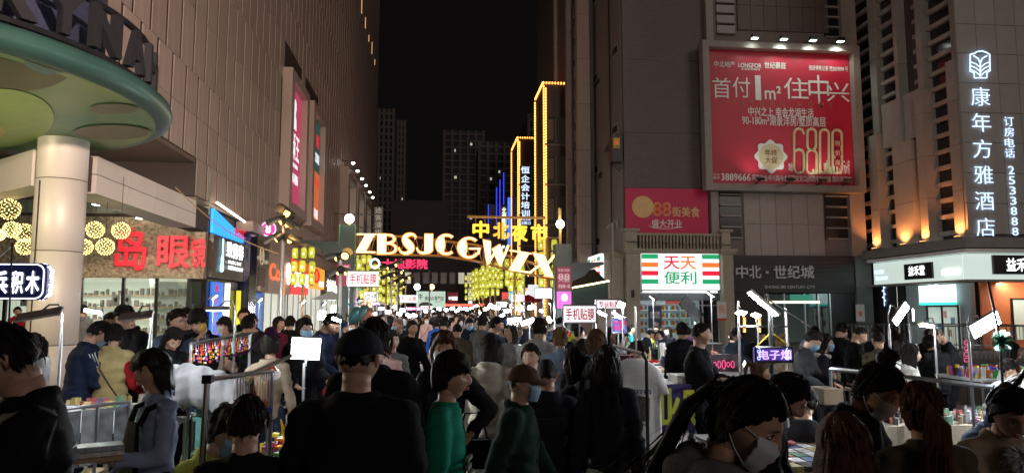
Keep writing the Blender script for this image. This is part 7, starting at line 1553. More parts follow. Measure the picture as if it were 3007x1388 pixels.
# nail stall table
table('white table of bottles and brushes at the nail stall, right', fx(2335,9.2),fx(2460,9.2),8.9,9.6,.86); wares('nail_bottles','nail bottles, cups and brushes on the white stall table',fx(2338,9.2),fx(2455,9.2),8.95,9.5,.86,110,.04,.20,.05,[GM[0],GM[6],GM[8],GM[7]],8)
table('grey vendor table with boxes left of the nail stall', fx(2210,10.4),fx(2330,10.4),10,10.7,.9); 
sp = [(fx(2185,9.6)+.05*(k%4),9.5+.09*(k//4),1.02+0*k,0,GM[0],'white small carton on the neon vendor counter') for k in range(12)]
def crt(): m_ = MB(); m_.box((0,0,.05), (.02,.035,.05)); return m_
rowthings('carton','','carton',crt,sp,'white cartons on the neon counter')
# neon counter
t = thing('neon_counter','low counter with pink neon shapes and framed brown cloth, right of the crossed-arm man','counter',(fx(2130,9.7),9.7,0)); xa,xb = fx(2070,9.7),fx(2250,9.7)
bx('counter_top',(xa,9.4,.98),(xb,9.9,1.02),M_tbl,t); bx('front_cloth',(xa+.05,9.38,.3),(xb-.4,9.395,.97),pm('brown_cloth', (.06,.035,.03), .8),t); lettering('人气',((xa+xb)/2-.2,9.37,.75),RX,UZ,.36,.25,M_wp,t,bold=.0)
M_pn = em('pink_neon_tube', (1.,.10,.30), .9)
for k in range(5):
    x_ = xa+.06+k*.062; MB().tube([(x_+.022*math.cos(a*PI/6),9.55,1.12+(.03+.015*(k%3))*math.sin(a*PI/6)) for a in range(13)], .006, 5).build('neon_loop', M_pn, t)
bx('frame',(xa,9.62,1.02),(xb-.4,9.64,1.25),pm('dark_acrylic', (.03,.02,.03), .3),t); MB().prism([(-.03,0),(0,-.06),(.03,0),(0,.06)],(xa+.45,9.5,1.12),RX,UZ,.01).build('white_gem_light', M_whl, t)
# patterned bags and wood box near the bun woman
t = thing('wooden_box','brown wooden box on the black stall top beside the bun-haired woman','box',(fx(2410,6.6),6.6,.95)); bx('box',(fx(2385,6.6),6.45,.98),(fx(2440,6.6),6.75,1.12),pm('old_wood', (.22,.16,.10), .7),t)
table('black covered stall top beside the bun-haired woman', fx(2300,6.8),fx(2480,6.8),6.4,7.1,.97, CL['black'])
t = thing('patterned_pouch','white pouch with pink dots lying on the black stall top','pouch',(fx(2400,6.9),6.9,1.0)); MB().ball((fx(2385,6.9),6.85,1.05), (.16,.1,.06), 14, 10).build('pouch', pm('dotted_cloth', (.6,.35,.5), .7, var=.9, scale=18, bump=.6), t)
for k in range(6): q = thing('squeeze_bottle',('green capped clear bottle on the nail table','white bottle on the nail table','blue bottle on the nail table','pink bottle on the nail table','tall clear bottle on the nail table','small amber bottle on the nail table')[k],'bottle',(fx(2340+k*19,8.95),8.92,.86)); MB().tube([(fx(2340+k*19,8.95),8.92,.86),(fx(2340+k*19,8.95),8.92,1.02),(fx(2340+k*19,8.95),8.92,1.05),(fx(2340+k*19,8.95),8.92,1.09)], [.032,.032,.014,.012], 12).build('bottle', [GM[4],GM[0],GM[2],GM[5],GM[7],GM[8]][k], q)
# long metal rail
t = thing('stall_rail','galvanised steel stall frame crossing in front of the crowd, lower right','frame',(fx(2700,6),6,0)); M_gal = pm('galvanised_steel', (.35,.38,.40), .4, .8, .2, 6)
A0,B0 = Vector((fx(2462,6.9),7.1,1.25)),Vector((fx(2560,6.0),6.0,1.30)); C0 = Vector((fx(2905,5.1),5.1,1.27))
def bar(p,q,r_=.018): MB().tube([p,q], r_, 4).build('bar', M_gal, t)
bar(A0,B0); bar(B0,C0)
for p in (A0,B0,B0.lerp(C0,.42),C0): bar(Vector((p.x,p.y,0)),p)
bar(Vector((B0.x,B0.y,.55)),Vector((C0.x,C0.y,.55)))
tb = table('stall counter behind the steel frame, lower right', fx(2560,6.3),fx(2980,6.3),6.2,6.9,.82,pm('beige_cloth', (.28,.24,.18), .9)); wares('hair_clips','hair clips, bottles and cards on the counter behind the steel frame',fx(2600,6.3),fx(2960,6.3),6.25,6.8,.82,120,.02,.12,.06,GM,11)
# hanging beads / trinket wall at right edge
wares('hanging_trinkets','glittering trinkets heaped on the stall at the right edge',fx(2820,8.2),fx(3010,8.2),8.0,8.6,1.05,160,.03,.14,.05,CM+[GM[0]],12); table('trinket stall table at the right edge', fx(2815,8.2),fx(3020,8.2),7.9,8.7,1.05)
t = thing('pink_neon_sign','pink neon 8 shaped tube by the railing on the right','neon sign',aY(2840,1030,9.5))
for k in range(4): p = aY(2838,1005+17*k,9.5); MB().tube([p+Vector((.035*math.cos(a*PI/6),0,.028*math.sin(a*PI/6))) for a in range(13)], .005, 5).build('neon_tube', M_pn, t)
MB().tube([(p.x,9.52,0),(p.x,9.52,p.z+.3)], .01, 5).build('stand', M_blk, t)
# dark pole with green tinsel and feather ball at right edge
p = aY(2902,825,5.3); t = thing('slanted_rod','thin dark slanting rod with a tuft of green tinsel, right edge','rod',(fx(2940,5.3),5.3,0)); q = aY(2935,990,5.3); MB().tube([p,q,(q.x,5.3,0)], .010, 6).build('rod', M_blk, t)
m_ = MB(); r_ = random.Random(3)
for k in range(260): d = Vector((r_.gauss(0,1),r_.gauss(0,1),r_.gauss(0,1))).normalized(); m_.tube([q+Vector((.02,0,-.03)),q+Vector((.02,0,-.03))+Vector((d.x*.085,d.y*.06,d.z*.09))], [.004,.001], 3)
m_.build('tinsel', pm('green_tinsel', (.015,.09,.055), .3, .5), t, kind='stuff')
q = aY(3004,1345,2.9); t = thing('feather_ball','fluffy white feather ball at the right picture edge','ornament',(q.x,2.9,0)); m_ = MB()
for k in range(500): d = Vector((r_.gauss(0,1),r_.gauss(0,1),r_.gauss(0,1))).normalized(); m_.tube([q+d*.02,q+d*.045,q+d*r_.uniform(.06,.085)+Vector((0,0,-.01))], [.003,.0025,.0005], 3)
m_.build('feather', pm('white_feather', (.75,.78,.85), .8), t, kind='stuff'); MB().tube([q,(q.x+.03,2.9,0)], .006, 5).build('stick', M_steel, t)
# dark tilted board on a pole (back of a lamp panel)
p = aY(2030,905,9); t = thing('tilted_board','black tilted double board on a thin pole before the convenience store','board',(fx(2043,9),9,0))
for (px,py) in ((2018,893),(2042,922)): q = aY(px,py,9); MB().box(q, (.085,.008,.075), Matrix.Rotation(.72,3,'Y')).build('panel', M_blk, t)
MB().tube([(fx(2043,9),9.03,0),(fx(2043,9),9.03,aY(2043,905,9).z)], .010, 6).build('pole', M_steel, t)
t = thing('steel_lamp_frame','upright steel frame holding two lamps before the dark entrance','frame',(fx(2200,8.6),8.6,0))
for px in (2170,2310): MB().tube([(fx(px,8.6),8.62,0),(fx(px,8.6),8.62,1.95 if px < 2200 else 1.86)], .016, 6).build('post', M_steel, t)
MB().tube([aY(2172,958,8.6),aY(2312,958,8.6)], .016, 6).build('crossbar', M_steel, t)
for px in (2186,2230): q,q2 = aY(px,930,8.62), aY(px,975,8.62); MB().tube([q2,q], .02, 6).build('orange_tube', em('orange_tube', (1,.35,.08), 1.), t)
t = thing('slim_pole','slim steel pole standing before the phone film stall','pole',(fx(1866,7),7,0)); MB().tube([(fx(1866,7),7,0),(fx(1866,7),7,1.87)], .010, 6).build('pole', M_steel, t)
# fish balloons
for k,(px,py,cc) in enumerate(((1042,925,(.10,.32,.36)),(1066,920,(.12,.28,.30)),(1078,928,(.5,.22,.14)))):
    p = aY(px,py,13); t = thing('foil_balloon',('teal foil fish balloon, left of three','teal foil fish balloon, middle of three','orange edged foil balloon, right of three')[k]+' by the gate','balloon',p,'foil balloons by the left gate post')
    MB().ball(p, (.11,.07,.16), 14, 10, M=Matrix.Rotation(.4,3,'Y')).build('body', pm('foil_%d'%k, cc, .15, .7, .5, 6, .4, 14), t); MB().prism([(0,0),(-.07,.10),(.03,.07),(.10,.12)],p+Vector((-.07,0,.12)),RX,UZ,.02).build('tail', pm('foil_%d'%k, cc), t); MB().tube([p-Vector((0,0,.15)),(p.x,13,.9)], .002, 3).build('string', M_steel, t)
# stalls along both rows down the street
for i,Y in enumerate((11.5,15,19,23.5,28,33,38,44,50,57)):
    for s in (-1,1):
        if s < 0 and Y < 12: continue
        x0 = (s*3.6 if Y > 22 else s*3.9)+(.2 if s > 0 else -.9); tb = table('stall table with mixed wares, %s of the %s row' % (('nearest','second','third','fourth','fifth','sixth','seventh','eighth','ninth','farthest')[i], 'left' if s < 0 else 'right'), x0,x0+.8,Y,Y+2.2,.8,[M_tbl,M_cloth,CL['red'],CL['navy']][(i+(s>0))%4],name='street_table')
        wares('stall_wares','mixed wares on the %s table of the %s row' % (('nearest','second','third','fourth','fifth','sixth','seventh','eighth','ninth','farthest')[i], 'left' if s < 0 else 'right'),x0+.04,x0+.76,Y+.05,Y+2.1,.8,95,.03,.38,.11,GM,20+i)
        c_ = Vector((x0+.4+s*.3,Y+1,2.12)); q = thing('stall_lamp','bright panel lamp over table %d' % 0 if False else 'added panel lamp over a stall table, '+('left' if s < 0 else 'right')+' row, '+('nearest','second','third','fourth','fifth','sixth','seventh','eighth','ninth','farthest')[i]+' from us','stall lamp',(c_.x,Y+1,0),'added panel lamps over the street tables')  # lamp added over every table to brighten the crowd
        Mr = Vector((-s*.55,.30,-.75)).to_track_quat('Z','Y').to_matrix(); MB().box(c_,(.16,.07,.010),Mr).build('housing', M_steel, q); MB().box(c_+Mr @ Vector((0,0,.014)),(.15,.06,.003),Mr).build('led_face', em('added_table_led_face', (.93,.97,1.), 1200), q); MB().tube([(c_.x,Y+1.03,0),(c_.x,Y+1.03,2.1)], .012, 5).build('pole', M_steel, q)
        if i % 2 == (s > 0):
            t = thing('stall_canopy','peaked canopy over the %s stall of the %s row' % (('nearest','second','third','fourth','fifth','sixth','seventh','eighth','ninth','farthest')[i], 'left' if s < 0 else 'right'),'canopy',(x0+.4,Y+1,0),'stall canopies'); 
            if Y > 24:
                m_ = MB(); zc = 2.25; m_.add([(x0-.2,Y-.1,zc),(x0+1,Y-.1,zc),(x0+1,Y+2.3,zc),(x0-.2,Y+2.3,zc),(x0+.4,Y+1.1,zc+.35)],[(0,1,4),(1,2,4),(2,3,4),(3,0,4),(3,2,1,0)]); m_.build('roof', [CL['white'],CL['red'],CL['blue'],CL['cream']][i%4], t)
                for x in (x0-.15,x0+.95):
                    for y in (Y,Y+2.2): MB().tube([(x,y,0),(x,y,zc)], .014, 5).build('post', M_steel, t)
            else: bpy.data.objects.remove(t)
# ================================================================== THE CROWD
V1 = .0155
A = {}
def W(label, px, yt_, Y, face, **k): A[label] = who(label, px, yt_, Y, face, **k); return A[label]
# --- near figures
W('man in black jacket with short hair looking down, cut by the left picture edge',88,965,2.75,-62,pose='phone',top='jacket',hair='short',nod=6,vox=V1)
bobw = W('woman with a black bob in pale blue shirt and dark pinafore holding packets',472,1037,4.5,-48,pose='carry',build='f',top='shirt',tc='paleblue',bc='black',hair='bob',vox=V1)
W('woman in yellow jacket and mask crouching behind the steel post',640,1203,4.7,62,pose='crouch',build='f',top='jacket',tc='yellow',hair='lowbun',mask=M_mask,vox=V1)
W('dark-haired person seen from behind at the bottom, before the necklaces',735,1173,3.2,178,pose='stand',top='tee',hair='short',vox=V1)
W('heavy man in black tee and dark cap seen from behind, biggest in the middle',1052,977,3.15,172,pose='stand',build='fat',top='tee',hair='crop',cap='cap',capc='ink',turn=-10,vox=V1)
W('man with black hair just behind the capped heavy man, back turned',1095,947,4.1,172,pose='hold',top='jacket',hair='short',vox=V1)
W('woman with brown bob and white mask in black jacket, hand on hip',1308,984,5.3,-8,pose='hip',build='f',top='jacket',tc='black',hair='bobplain',hm=M_hairb,mask=M_maskw,vox=V1)
W('woman in emerald green sweater in profile, talking to the right',1318,1047,3.9,78,pose='stand',build='f',top='sweater',tc='green',bc='black',hair='fringe',vox=V1)
W('woman in long cream puffer coat seen from behind, black bob',1440,990,6.0,170,pose='walk',build='f',top='puffcoat',tc='cream',bc='jeans',hair='bobplain',vox=V1)
W('person in dark cap and blue mask in profile, dark green jacket',1528,1077,4.3,72,pose='walk',top='jacket',tc='darkgreen',hair='short',cap='cap',capc='brown',mask=M_mask,vox=V1)
W('person in black varsity jacket with white waist stripes, back turned',1605,1058,4.9,176,pose='stand',top='jacket',tc='ink',hair='crop',vox=V1)
W('woman with half-up black hair and grey hood, facing left',1690,1028,5.2,-140,pose='stand',build='f',top='hoodie',tc='charcoal',hair='halfup',vox=V1)
W('woman with very long dark hair in black sweater and pale skirt, back turned',1778,1023,4.75,176,pose='stand',build='f',top='sweater',tc='ink',bottom='skirt',bc='cream',hair='long',vox=V1)
W('woman with ponytail and mask in grey hoodie looking down, nearest of all',2115,1123,2.05,52,pose='phone',build='f',top='hoodie',tc='grey',hair='ponylong',mask=M_maskw,nod=4,vox=V1)
W('dark long-haired head behind the nearest woman, looking down',2215,1105,3.4,60,pose='look',build='f',top='jacket',hair='longfront',vox=V1)
W('woman with a hair bun and white mask in dark grey coat looking down',2480,1042,3.2,34,pose='look',build='f',top='jacket',tc='charcoal',hair='bun',mask=M_maskw,vox=V1)
W('long-haired head from behind at the bottom, before the bun-haired woman',2462,1228,2.3,176,pose='stand',build='f',top='jacket',tc='black',hair='long',hm=M_hairb,vox=V1)
W('woman with low ponytail in khaki coat seen from behind, lower right',2690,1130,2.9,165,pose='stand',build='f',top='sweater',tc='khaki',hair='ponylong',hm=M_hairb,vox=V1)
W('woman in beige trench collar looking down, lower right corner',2925,1142,3.0,-12,pose='phone',build='f',top='jacket',tc='beige',hair='lowbun',nod=4,vox=V1)
W('woman with teal hair clip bending over in denim jacket, right',2900,1090,4.8,38,pose='bend',build='f',top='jacket',tc='denim',hair='pony',vox=V1)
W('man in black jacket with folded arms looking right, before the neon counter',2052,950,7.3,58,pose='cross',top='jacket',tc='black',hair='crop',turn=22,vox=.016)
W('girl with high ponytail facing right by the vape sign pole',2225,1052,5.9,75,pose='hold',build='f',top='jacket',hair='pony',hm=M_hairb,vox=.016)
W('person crouching in dark jacket behind the vape sign pole',2345,1150,5.6,150,pose='crouch',top='jacket',tc='charcoal',hair='short',vox=.016)
# --- left group
W('man in navy tracksuit with white sleeve stripes and mask, looking down',248,950,8.0,128,pose='look',top='jacket',tc='navy',bc='navy',hair='short',mask=M_mask)
W('woman in quilted cream vest with red sleeves and shoulder strap, back turned',338,957,8.0,178,pose='hold',build='f',top='vest',tc='mustard',sleeve='red',hair='short')
W('girl with dark long hair facing us by the shop window',328,922,9.4,14,build='f',top='jacket',tc='charcoal',hair='longfront')
W('tall man in black looking down beside the shop window',382,903,9.0,-28,pose='phone',top='jacket',hair='short')
W('girl with ponytail in pale top by the round column',108,980,8.6,-20,build='f',top='sweater',tc='lightgrey',hair='pony',pose='hold')
W('person in pink red jacket inside the eyewear shop, far left',52,902,24.,30,build='f',top='jacket',tc='red',hair='short')
W('person in grey hoodie at the shop door left of the window',243,897,19.,170,top='hoodie',tc='grey',hair='short')
W('man in glasses and dark leather jacket photographing with a phone',515,913,8.8,62,pose='raise',top='jacket',tc='denim',hair='short',glasses=True,skin=M_skin)
W('young man in black jacket over white shirt looking down at the keyrings',593,916,8.8,-14,pose='phone',top='jacket',hair='fringe')
W('man half hidden behind the photographing man',548,908,10.2,10,top='jacket',tc='charcoal',hair='short')
W('dark-haired woman bending down over the book table',497,966,8.0,40,pose='look',build='f',top='jacket',hair='longfront')
W('person in pale puffer bending low over the table, back arched',632,1066,6.9,-78,pose='bow',top='puffer',tc='lightgrey',hair='short')
W('seated woman in blue jacket looking left behind the keyring rack',700,1023,8.4,-62,pose='sit',build='f',top='jacket',tc='denim',hair='lowbun')
W('woman in beige jacket with hand on hip seen from behind, jeans',798,983,7.2,178,pose='hip',build='f',top='shirt',tc='beige',bc='jeans',hair='fringe')
W('dark-haired head left of the beige-jacket woman',765,980,8.0,170,build='f',top='jacket',hair='bobplain')
W('man with black hair and black jacket seen from behind by the music shop',728,930,11.,178,top='jacket',hair='short')
W('man with face lit behind the black-jacket man, left',718,908,13.,5,top='jacket',hair='short')
W('short-haired youth facing us with white collar, left middle',740,925,12.,8,pose='hold',top='jacket',tc='cream',hair='short')
W('woman in beige coat and mask looking left behind the keyring rack',664,935,11.5,-40,build='f',top='coat',tc='beige',hair='fringe',mask=M_maskw)
W('tall woman with long black hair and blue mask, dark coat, left middle',892,938,8.6,40,pose='hold',build='f',top='coat',tc='black',bc='black',hair='longfront',mask=M_mask)
W('man in dark jacket bending to read a sheet, left middle',944,925,9.2,70,pose='look',top='jacket',tc='navy',hair='short')
W('woman in maroon coat beside the grey pole, left',818,932,13.,60,build='f',top='coat',tc='maroon',hair='longfront')
W('person in black between the grey pole and the masked woman',852,930,13.5,176,top='jacket',hair='short')
# --- middle
W('woman in pink jacket and black skirt walking towards us, strap bag and mask',1253,931,25.,4,pose='walk',build='f',top='jacket',tc='pink',bottom='skirt',bc='black',hair='short',mask=M_maskw,shoes=M_shoew)
W('person in bright blue coat seen from behind, centre',1283,938,18.,165,build='f',top='coat',tc='blue',hair='fringe')
W('man in black jacket from behind right of the blue coat',1303,933,14.5,178,top='jacket',hair='short')
W('grey-haired person in dark olive seen from behind, centre',1343,951,11.5,178,pose='walk',top='jacket',tc='khaki',hair='crop')
W('man in navy with blue mask looking at a phone, centre',1378,937,16.,6,pose='phone',top='jacket',tc='navy',hair='short',mask=M_mask)
W('man in grey shirt with slung dark cardigan, centre right',1417,928,13.,150,top='shirt',tc='grey',bc='black',hair='short')
W('man in dark jacket raising a phone, centre right',1453,934,11.5,80,pose='raise',top='jacket',tc='denim',hair='short')
W('bald man in dark coat and blue mask facing left, centre',1172,937,12.,-55,top='coat',tc='ink',hair='bald',skin=M_skin2,mask=M_mask)
W('dark-dressed woman walking left of centre',1210,943,11.5,30,pose='walk',build='f',top='jacket',bc='black',hair='lowbun')
W('woman with lit side face behind the capped heavy man',1153,973,8.6,20,build='f',top='sweater',tc='grey',hair='lowbun')
W('girl peeking between the two men, left of centre',1124,977,7.6,-10,build='f',top='jacket',tc='pink',hair='bobplain',hm=M_hairb)
W('woman in grey knit with long hair facing left, right of centre',1502,951,10.,-60,build='f',top='coat',tc='grey',hair='longfront')
W('person in blue bucket hat in the middle crowd',1480,951,12.5,-80,build='f',top='coat',tc='lightgrey',hair='bobplain',cap='bucket',capc='denim')
W('young man in pale hoodie and mask turning right, right of centre',1585,938,8.6,150,top='hoodie',tc='lightgrey',hair='short',mask=M_mask,turn=40)
W('woman with light brown tied hair in pale blue shirt, back turned',1645,965,8.3,176,build='f',top='shirt',tc='lightblue',hair='lowbun',hm=M_hairg)
W('boy with round face looking left before the pale hoodie man',1560,1014,6.6,-22,build='k',top='jacket',tc='charcoal',hair='short')
W('woman with straight brown bob in denim vest, back turned',1750,973,7.0,178,build='f',top='jacket',tc='denim',hair='bobplain',hm=M_hairb)
W('person in white bucket hat and mask under the film sign',1640,947,10.4,-20,top='jacket',tc='black',hair='short',cap='bucket',capc='white',mask=M_mask)
W('man in bright yellow jacket behind the film sign',1690,948,14.,120,top='jacket',tc='yellow',hair='short')
W('child in grey hoodie beside the man in yellow',1700,962,12.5,110,build='k',top='hoodie',tc='grey',hair='short')
W('dark-haired head low in front of the denim vest woman',1710,1000,7.8,175,top='jacket',hair='short')
W('vendor with glasses seated behind the clothes rail',1870,1008,8.0,-5,pose='sit',top='jacket',tc='khaki',hair='short')
W('person in teal coat at the phone case table',1850,955,17.,80,build='f',top='coat',tc='teal',hair='short')
W('person in patterned red top under the blue led board',1797,962,10.4,20,build='f',top='jacket',tc='maroon',hair='longfront')
W('person in light blue jacket under the blue led board',1825,975,10.2,60,build='f',top='shirt',tc='lightblue',hair='short')
W('boy in navy bending over the phone cases, right',1893,968,15.5,90,pose='look',build='k',top='jacket',tc='navy',hair='short')
W('child in yellow and blue jacket at the phone case table',1908,975,15.8,70,pose='look',build='k',top='jacket',tc='yellow',hair='short')
W('woman in navy jacket resting her chin, at the phone case table',1926,950,16.5,-30,pose='hold',build='f',top='jacket',tc='navy',hair='fringe')
W('woman in dotted blue coat at the phone case table',1940,970,15.5,-100,build='f',top='coat',tc='navy',hair='short')
W('girl with mask at the right end of the phone case table',1962,960,16.5,-60,build='f',top='jacket',tc='black',hair='longfront',mask=M_maskw)
W('man in black jacket and jeans seen from behind holding a yellow bag',2002,950,10.4,172,top='jacket',bc='jeans',hair='short')
W('person in pink behind the man with the yellow bag',2018,962,15.,170,build='f',top='coat',tc='purple',hair='short')
# --- right row
rg = [(2186,972,11.,176,'bend','m','jacket','denim','short',None,'person in blue-grey coat leaning over the neon counter'),
(2240,965,10.8,170,'look','m','jacket','black','short',None,'person in black leaning in beside the steel frame'),
(2292,985,9.5,100,'hold','f','coat','beige','bobplain',None,'woman with light brown hair behind the vape sign'),
(2352,975,8.6,40,'look','f','jacket','charcoal','short',M_mask,'vendor in grey vest and blue mask behind the white bottle table'),
(2415,985,9.0,60,'hold','f','jacket','black','bobplain',M_mask,'woman in black coat with cream shearling collar and blue mask'),
(2462,952,10.5,120,'phone','m','jacket','black','short',M_maskw,'man in black looking down, right of the masked women'),
(2480,965,12.,178,'stand','m','jacket','black','short',None,'dark head just behind the man looking down'),
(2508,963,9.6,75,'phone','m','jacket','black','crop',None,'man in profile lit by a phone glow, right'),
(2573,958,11.5,175,'stand','m','coat','black','short',None,'tall dark figure before the black shop door'),
(2576,975,8.8,178,'stand','m','jacket','khaki','crop',None,'broad-backed man in dark olive jacket, right'),
(2615,968,12.,160,'stand','f','jacket','purple','bobplain',None,'dark figure left of the steep panel lamp'),
(2650,978,10.,130,'hold','f','jacket','ink','fringe',None,'person in dark hood under the panel lamps'),
(2632,1005,7.9,150,'stand','f','jacket','white','fringe',None,'person in white jacket left of the long-haired woman'),
(2664,1013,7.2,78,'stand','f','jacket','white','longfront',None,'woman with long black hair in white jacket facing right'),
(2725,968,12.5,160,'stand','m','jacket','black','short',None,'small dark head under the flat thin lamp'),
(2742,990,9.2,176,'look','f','jacket','black','bobplain',None,'dark-dressed woman bending at the trinket stall'),
(2778,966,9.6,-110,'look','m','jacket','black','bald',None,'shaven-headed man in black by the railing'),
(2955,1008,7.3,72,'stand','f','jacket','lightgrey','bobplain',None,'woman with black bob in pale coat at the right edge'),
(2990,1075,6.4,160,'bend','f','puffer','white','short',None,'person in knitted white jacket leaning at the right edge'),
(2392,960,14.,175,'raise','m','jacket','lightblue','short',None,'person in pale blue raising an arm behind the masked women'),
(2150,975,13.,176,'stand','m','jacket','ink','short',None,'dark figure right of the neon counter')]
for (px,yt_,Y,fc,ps,bd_,tp,tc_,hr,mk,lab) in rg: W(lab,px,yt_,Y,fc,pose=ps,build=bd_,top=tp,tc=tc_,hair=hr,mask=mk,hm=M_hairg if 'light brown' in lab else None,skin=M_skin2 if hr == 'bald' else None)
# --- far crowd
r_ = random.Random(21); ramp = ['black']*6+['ink']*3+['navy']*3+['charcoal']*3+['lightgrey','white','cream']+['grey','lightgrey','white','white','beige','red','maroon','blue','pink','cream','denim','purple','brown','green']
placed = []; fi = 0
where = ['by the left stalls','in the middle of the street','by the right stalls']
for tries in range(900):
    Y = 15+62*r_.random()**1.25; hw = 3.0+.005*Y; x = r_.uniform(-2.9,3.3)
    if Y < 21 and -1.2 < x < 1.2 and r_.random() < .75: continue
    if Y < 27 and -.9 < x < .35: continue
    if any((x-a)**2+((Y-b_)*.8)**2 < .30 for a,b_ in placed): continue
    placed.append((x,Y)); fem = r_.random() < .5; tc_ = r_.choice(ramp); away = r_.random() < .55; fc = (180 if away else 0)+r_.uniform(-70,70)
    tp = r_.choice(['jacket','hoodie','coat','puffer'] if not fem else ['jacket','coat','hoodie','sweater']); hr = r_.choice(['short','short','crop','fringe'] if not fem else ['longfront','pony','bobplain','lowbun']); ht = r_.uniform(1.60,1.85) if not fem else r_.uniform(1.48,1.70)
    col_n = {'ink':'blue-black','lightgrey':'light grey'}.get(tc_,tc_)
    person('%s with %s in %s %s, %s %s' % ('woman' if fem else 'man', {'short':'short hair','crop':'cropped hair','fringe':'fringe','longfront':'long hair','pony':'ponytail','bobplain':'bob','lowbun':'bun'}[hr], col_n, {'puffer':'puffer'}.get(tp,tp), 'back turned,' if away else 'facing us,', ('far street' if Y > 34 else 'past gate' if Y > 24 else 'before gate')+' '+('left','middle','right')[0 if x < -1 else (1 if x < 1.4 else 2)]),
        x, Y, ht, fc, r_.choice(['stand','walk','phone','hold','stand','walk']), 'f' if fem else 'm', tp, tc_, 'trousers', r_.choice(['black','black','jeans','navy','charcoal']), hr, r_.choice([None,None,None,M_hairb,M_hairb,M_hairg]), r_.choice([None,None,M_mask,M_maskw]) if not away else None, vox=.020, group='crowd down the night market street')
    fi += 1
    if fi >= 150: break
# --- things in hands and on bodies
def held(label, cat, name, loc): return thing(name, label, cat, loc)
def wpt(P, v): # body space -> world
    t = P[0]; s = t.scale[0]; return t.location+Matrix.Rotation(t.rotation_euler[2],3,'Z') @ (Vector(v)*s)
t, f, H_ = bobw; p = wpt(bobw, f['hands'][0]); q = held('stack of flat card packets in the arm of the bob-haired woman','packet','card_packet',p)
for k in range(3): MB().box(p+Vector((0,0,.02+.028*k)), (.12,.075,.012), Matrix.Rotation(.5,3,'Z')).build('packet', [pm('cardboard', (.36,.27,.16), .8),GM[0],GM[7]][k], q)
p = wpt(bobw, f['hands'][1]); q = held('yellow carrier bag hanging from the bob-haired woman\'s hand','bag','carrier_bag',p); b = MB()
b.tube([p+Vector((.16,.06,-.02)),p+Vector((.17,.06,-.10)),p+Vector((.18,.06,-.26)),p+Vector((.18,.06,-.44))], [.01,.05,.11,.13], 12, r2=[.01,.02,.05,.06], side=(1,0,0)); b.build('bag', pm('yellow_plastic', (.50,.42,.02), .35, bump=.9, bscale=10), q)
# pinafore over the blue shirt
m_ = MB(); N0 = f['N0']; C = f['C']; fr = lambda x,t,d: C(t)+Vector((x,-d,0))
m_.add([fr(x,t,d) for (t,w_,d) in ((.36,.075,.142),(.26,.10,.150),(.10,.135,.150),(-.05,.17,.160),(-.30,.20,.165)) for x in (-w_,-w_*.5,0,w_*.5,w_)], [(i*5+j,i*5+j+1,(i+1)*5+j+1,(i+1)*5+j) for i in range(4) for j in range(4)])
for s in (-1,1): m_.tube([fr(s*.07,.35,.14),fr(s*.085,.44,.10),fr(s*.08,.47,.0),fr(s*.08,.40,-.11)], .018, 6)
me = m_.mesh('pinafore'); me.shade_smooth(); o = bpy.data.objects.new('pinafore', me); COL.objects.link(o); o.parent = t; sm_ = o.modifiers.new('thickness','SOLIDIFY'); sm_.thickness = .012; setmat(o, CL['black'])
# white stripes
def bodyring(P, name, tt, rx, ry, th, mat):
    t, f, H_ = P; c = f['C'](tt); m_ = MB(); m_.tube([c+Vector((rx*math.cos(a*PI/14),ry*math.sin(a*PI/14),0)) for a in range(29)], th, 5); o = bpy.data.objects.new(name, m_.mesh(name)); COL.objects.link(o); o.parent = t; setmat(o, mat)
P = A['person in black varsity jacket with white waist stripes, back turned']; M_strp = CL['lightgrey']
bodyring(P,'waist_stripe',-.04,.176,.134,.007,M_strp); bodyring(P,'waist_stripe',-.075,.172,.130,.007,M_strp)
P = A['man in navy tracksuit with white sleeve stripes and mask, looking down']
import itertools
def sleeve_stripe(P, off, mat):
    t, f, H_ = P
    for i,s in enumerate((1,-1)):
        S_ = f['S'][i]; T_ = f['hands'][i]; E_,T2 = ik(S_, T_, .285, .30, Vector((s*.35,.9,-.45))); o_ = Vector((s*.070,off,.0)); m_ = MB(); m_.tube([S_+o_+Vector((-s*.03,0,.05)),S_+o_,S_.lerp(E_,.5)+o_,E_+o_*.9], .005, 4); o = bpy.data.objects.new('sleeve_stripe', m_.mesh('sleeve_stripe')); COL.objects.link(o); o.parent = t; setmat(o, mat)
for off in (-.025,0,.025): sleeve_stripe(P, off, CL['white'])
# strap across the vest, bags, phones
def strap(P, mat, side=1):
    t, f, H_ = P; C = f['C']; m_ = MB(); m_.tube([C(.48)+Vector((side*.08,-.06,.01)),C(.47)+Vector((side*.09,.05,.02)),C(.34)+Vector((side*.04,.165,0)),C(.18)+Vector((-side*.06,.165,0)),C(.02)+Vector((-side*.15,.12,0))], .010, 5, r2=.004); o = bpy.data.objects.new('bag_strap', m_.mesh('bag_strap')); COL.objects.link(o); o.parent = t; setmat(o, mat)
strap(A['woman in quilted cream vest with red sleeves and shoulder strap, back turned'], CL['brown'])
P = A['woman in pink jacket and black skirt walking towards us, strap bag and mask']; t,f,H_ = P; m_ = MB(); m_.tube([f['C'](.45)+Vector((.09,-.10,.02)),f['C'](.3)+Vector((.0,-.16,0)),f['C'](.08)+Vector((-.15,-.12,0))], .008, 5); o = bpy.data.objects.new('bag_strap', m_.mesh('bag_strap')); COL.objects.link(o); o.parent = t; setmat(o, CL['black'])
def phone(P, i, label, mat, tilt=.6):
    p = wpt(P, P[1]['hands'][i])+Vector((0,0,.02)); q = held(label,'phone','mobile_phone',p); MB().box(p, (.036,.006,.075), Matrix.Rotation(P[0].rotation_euler[2],3,'Z') @ Matrix.Rotation(tilt,3,'X')).build('case', mat, q)
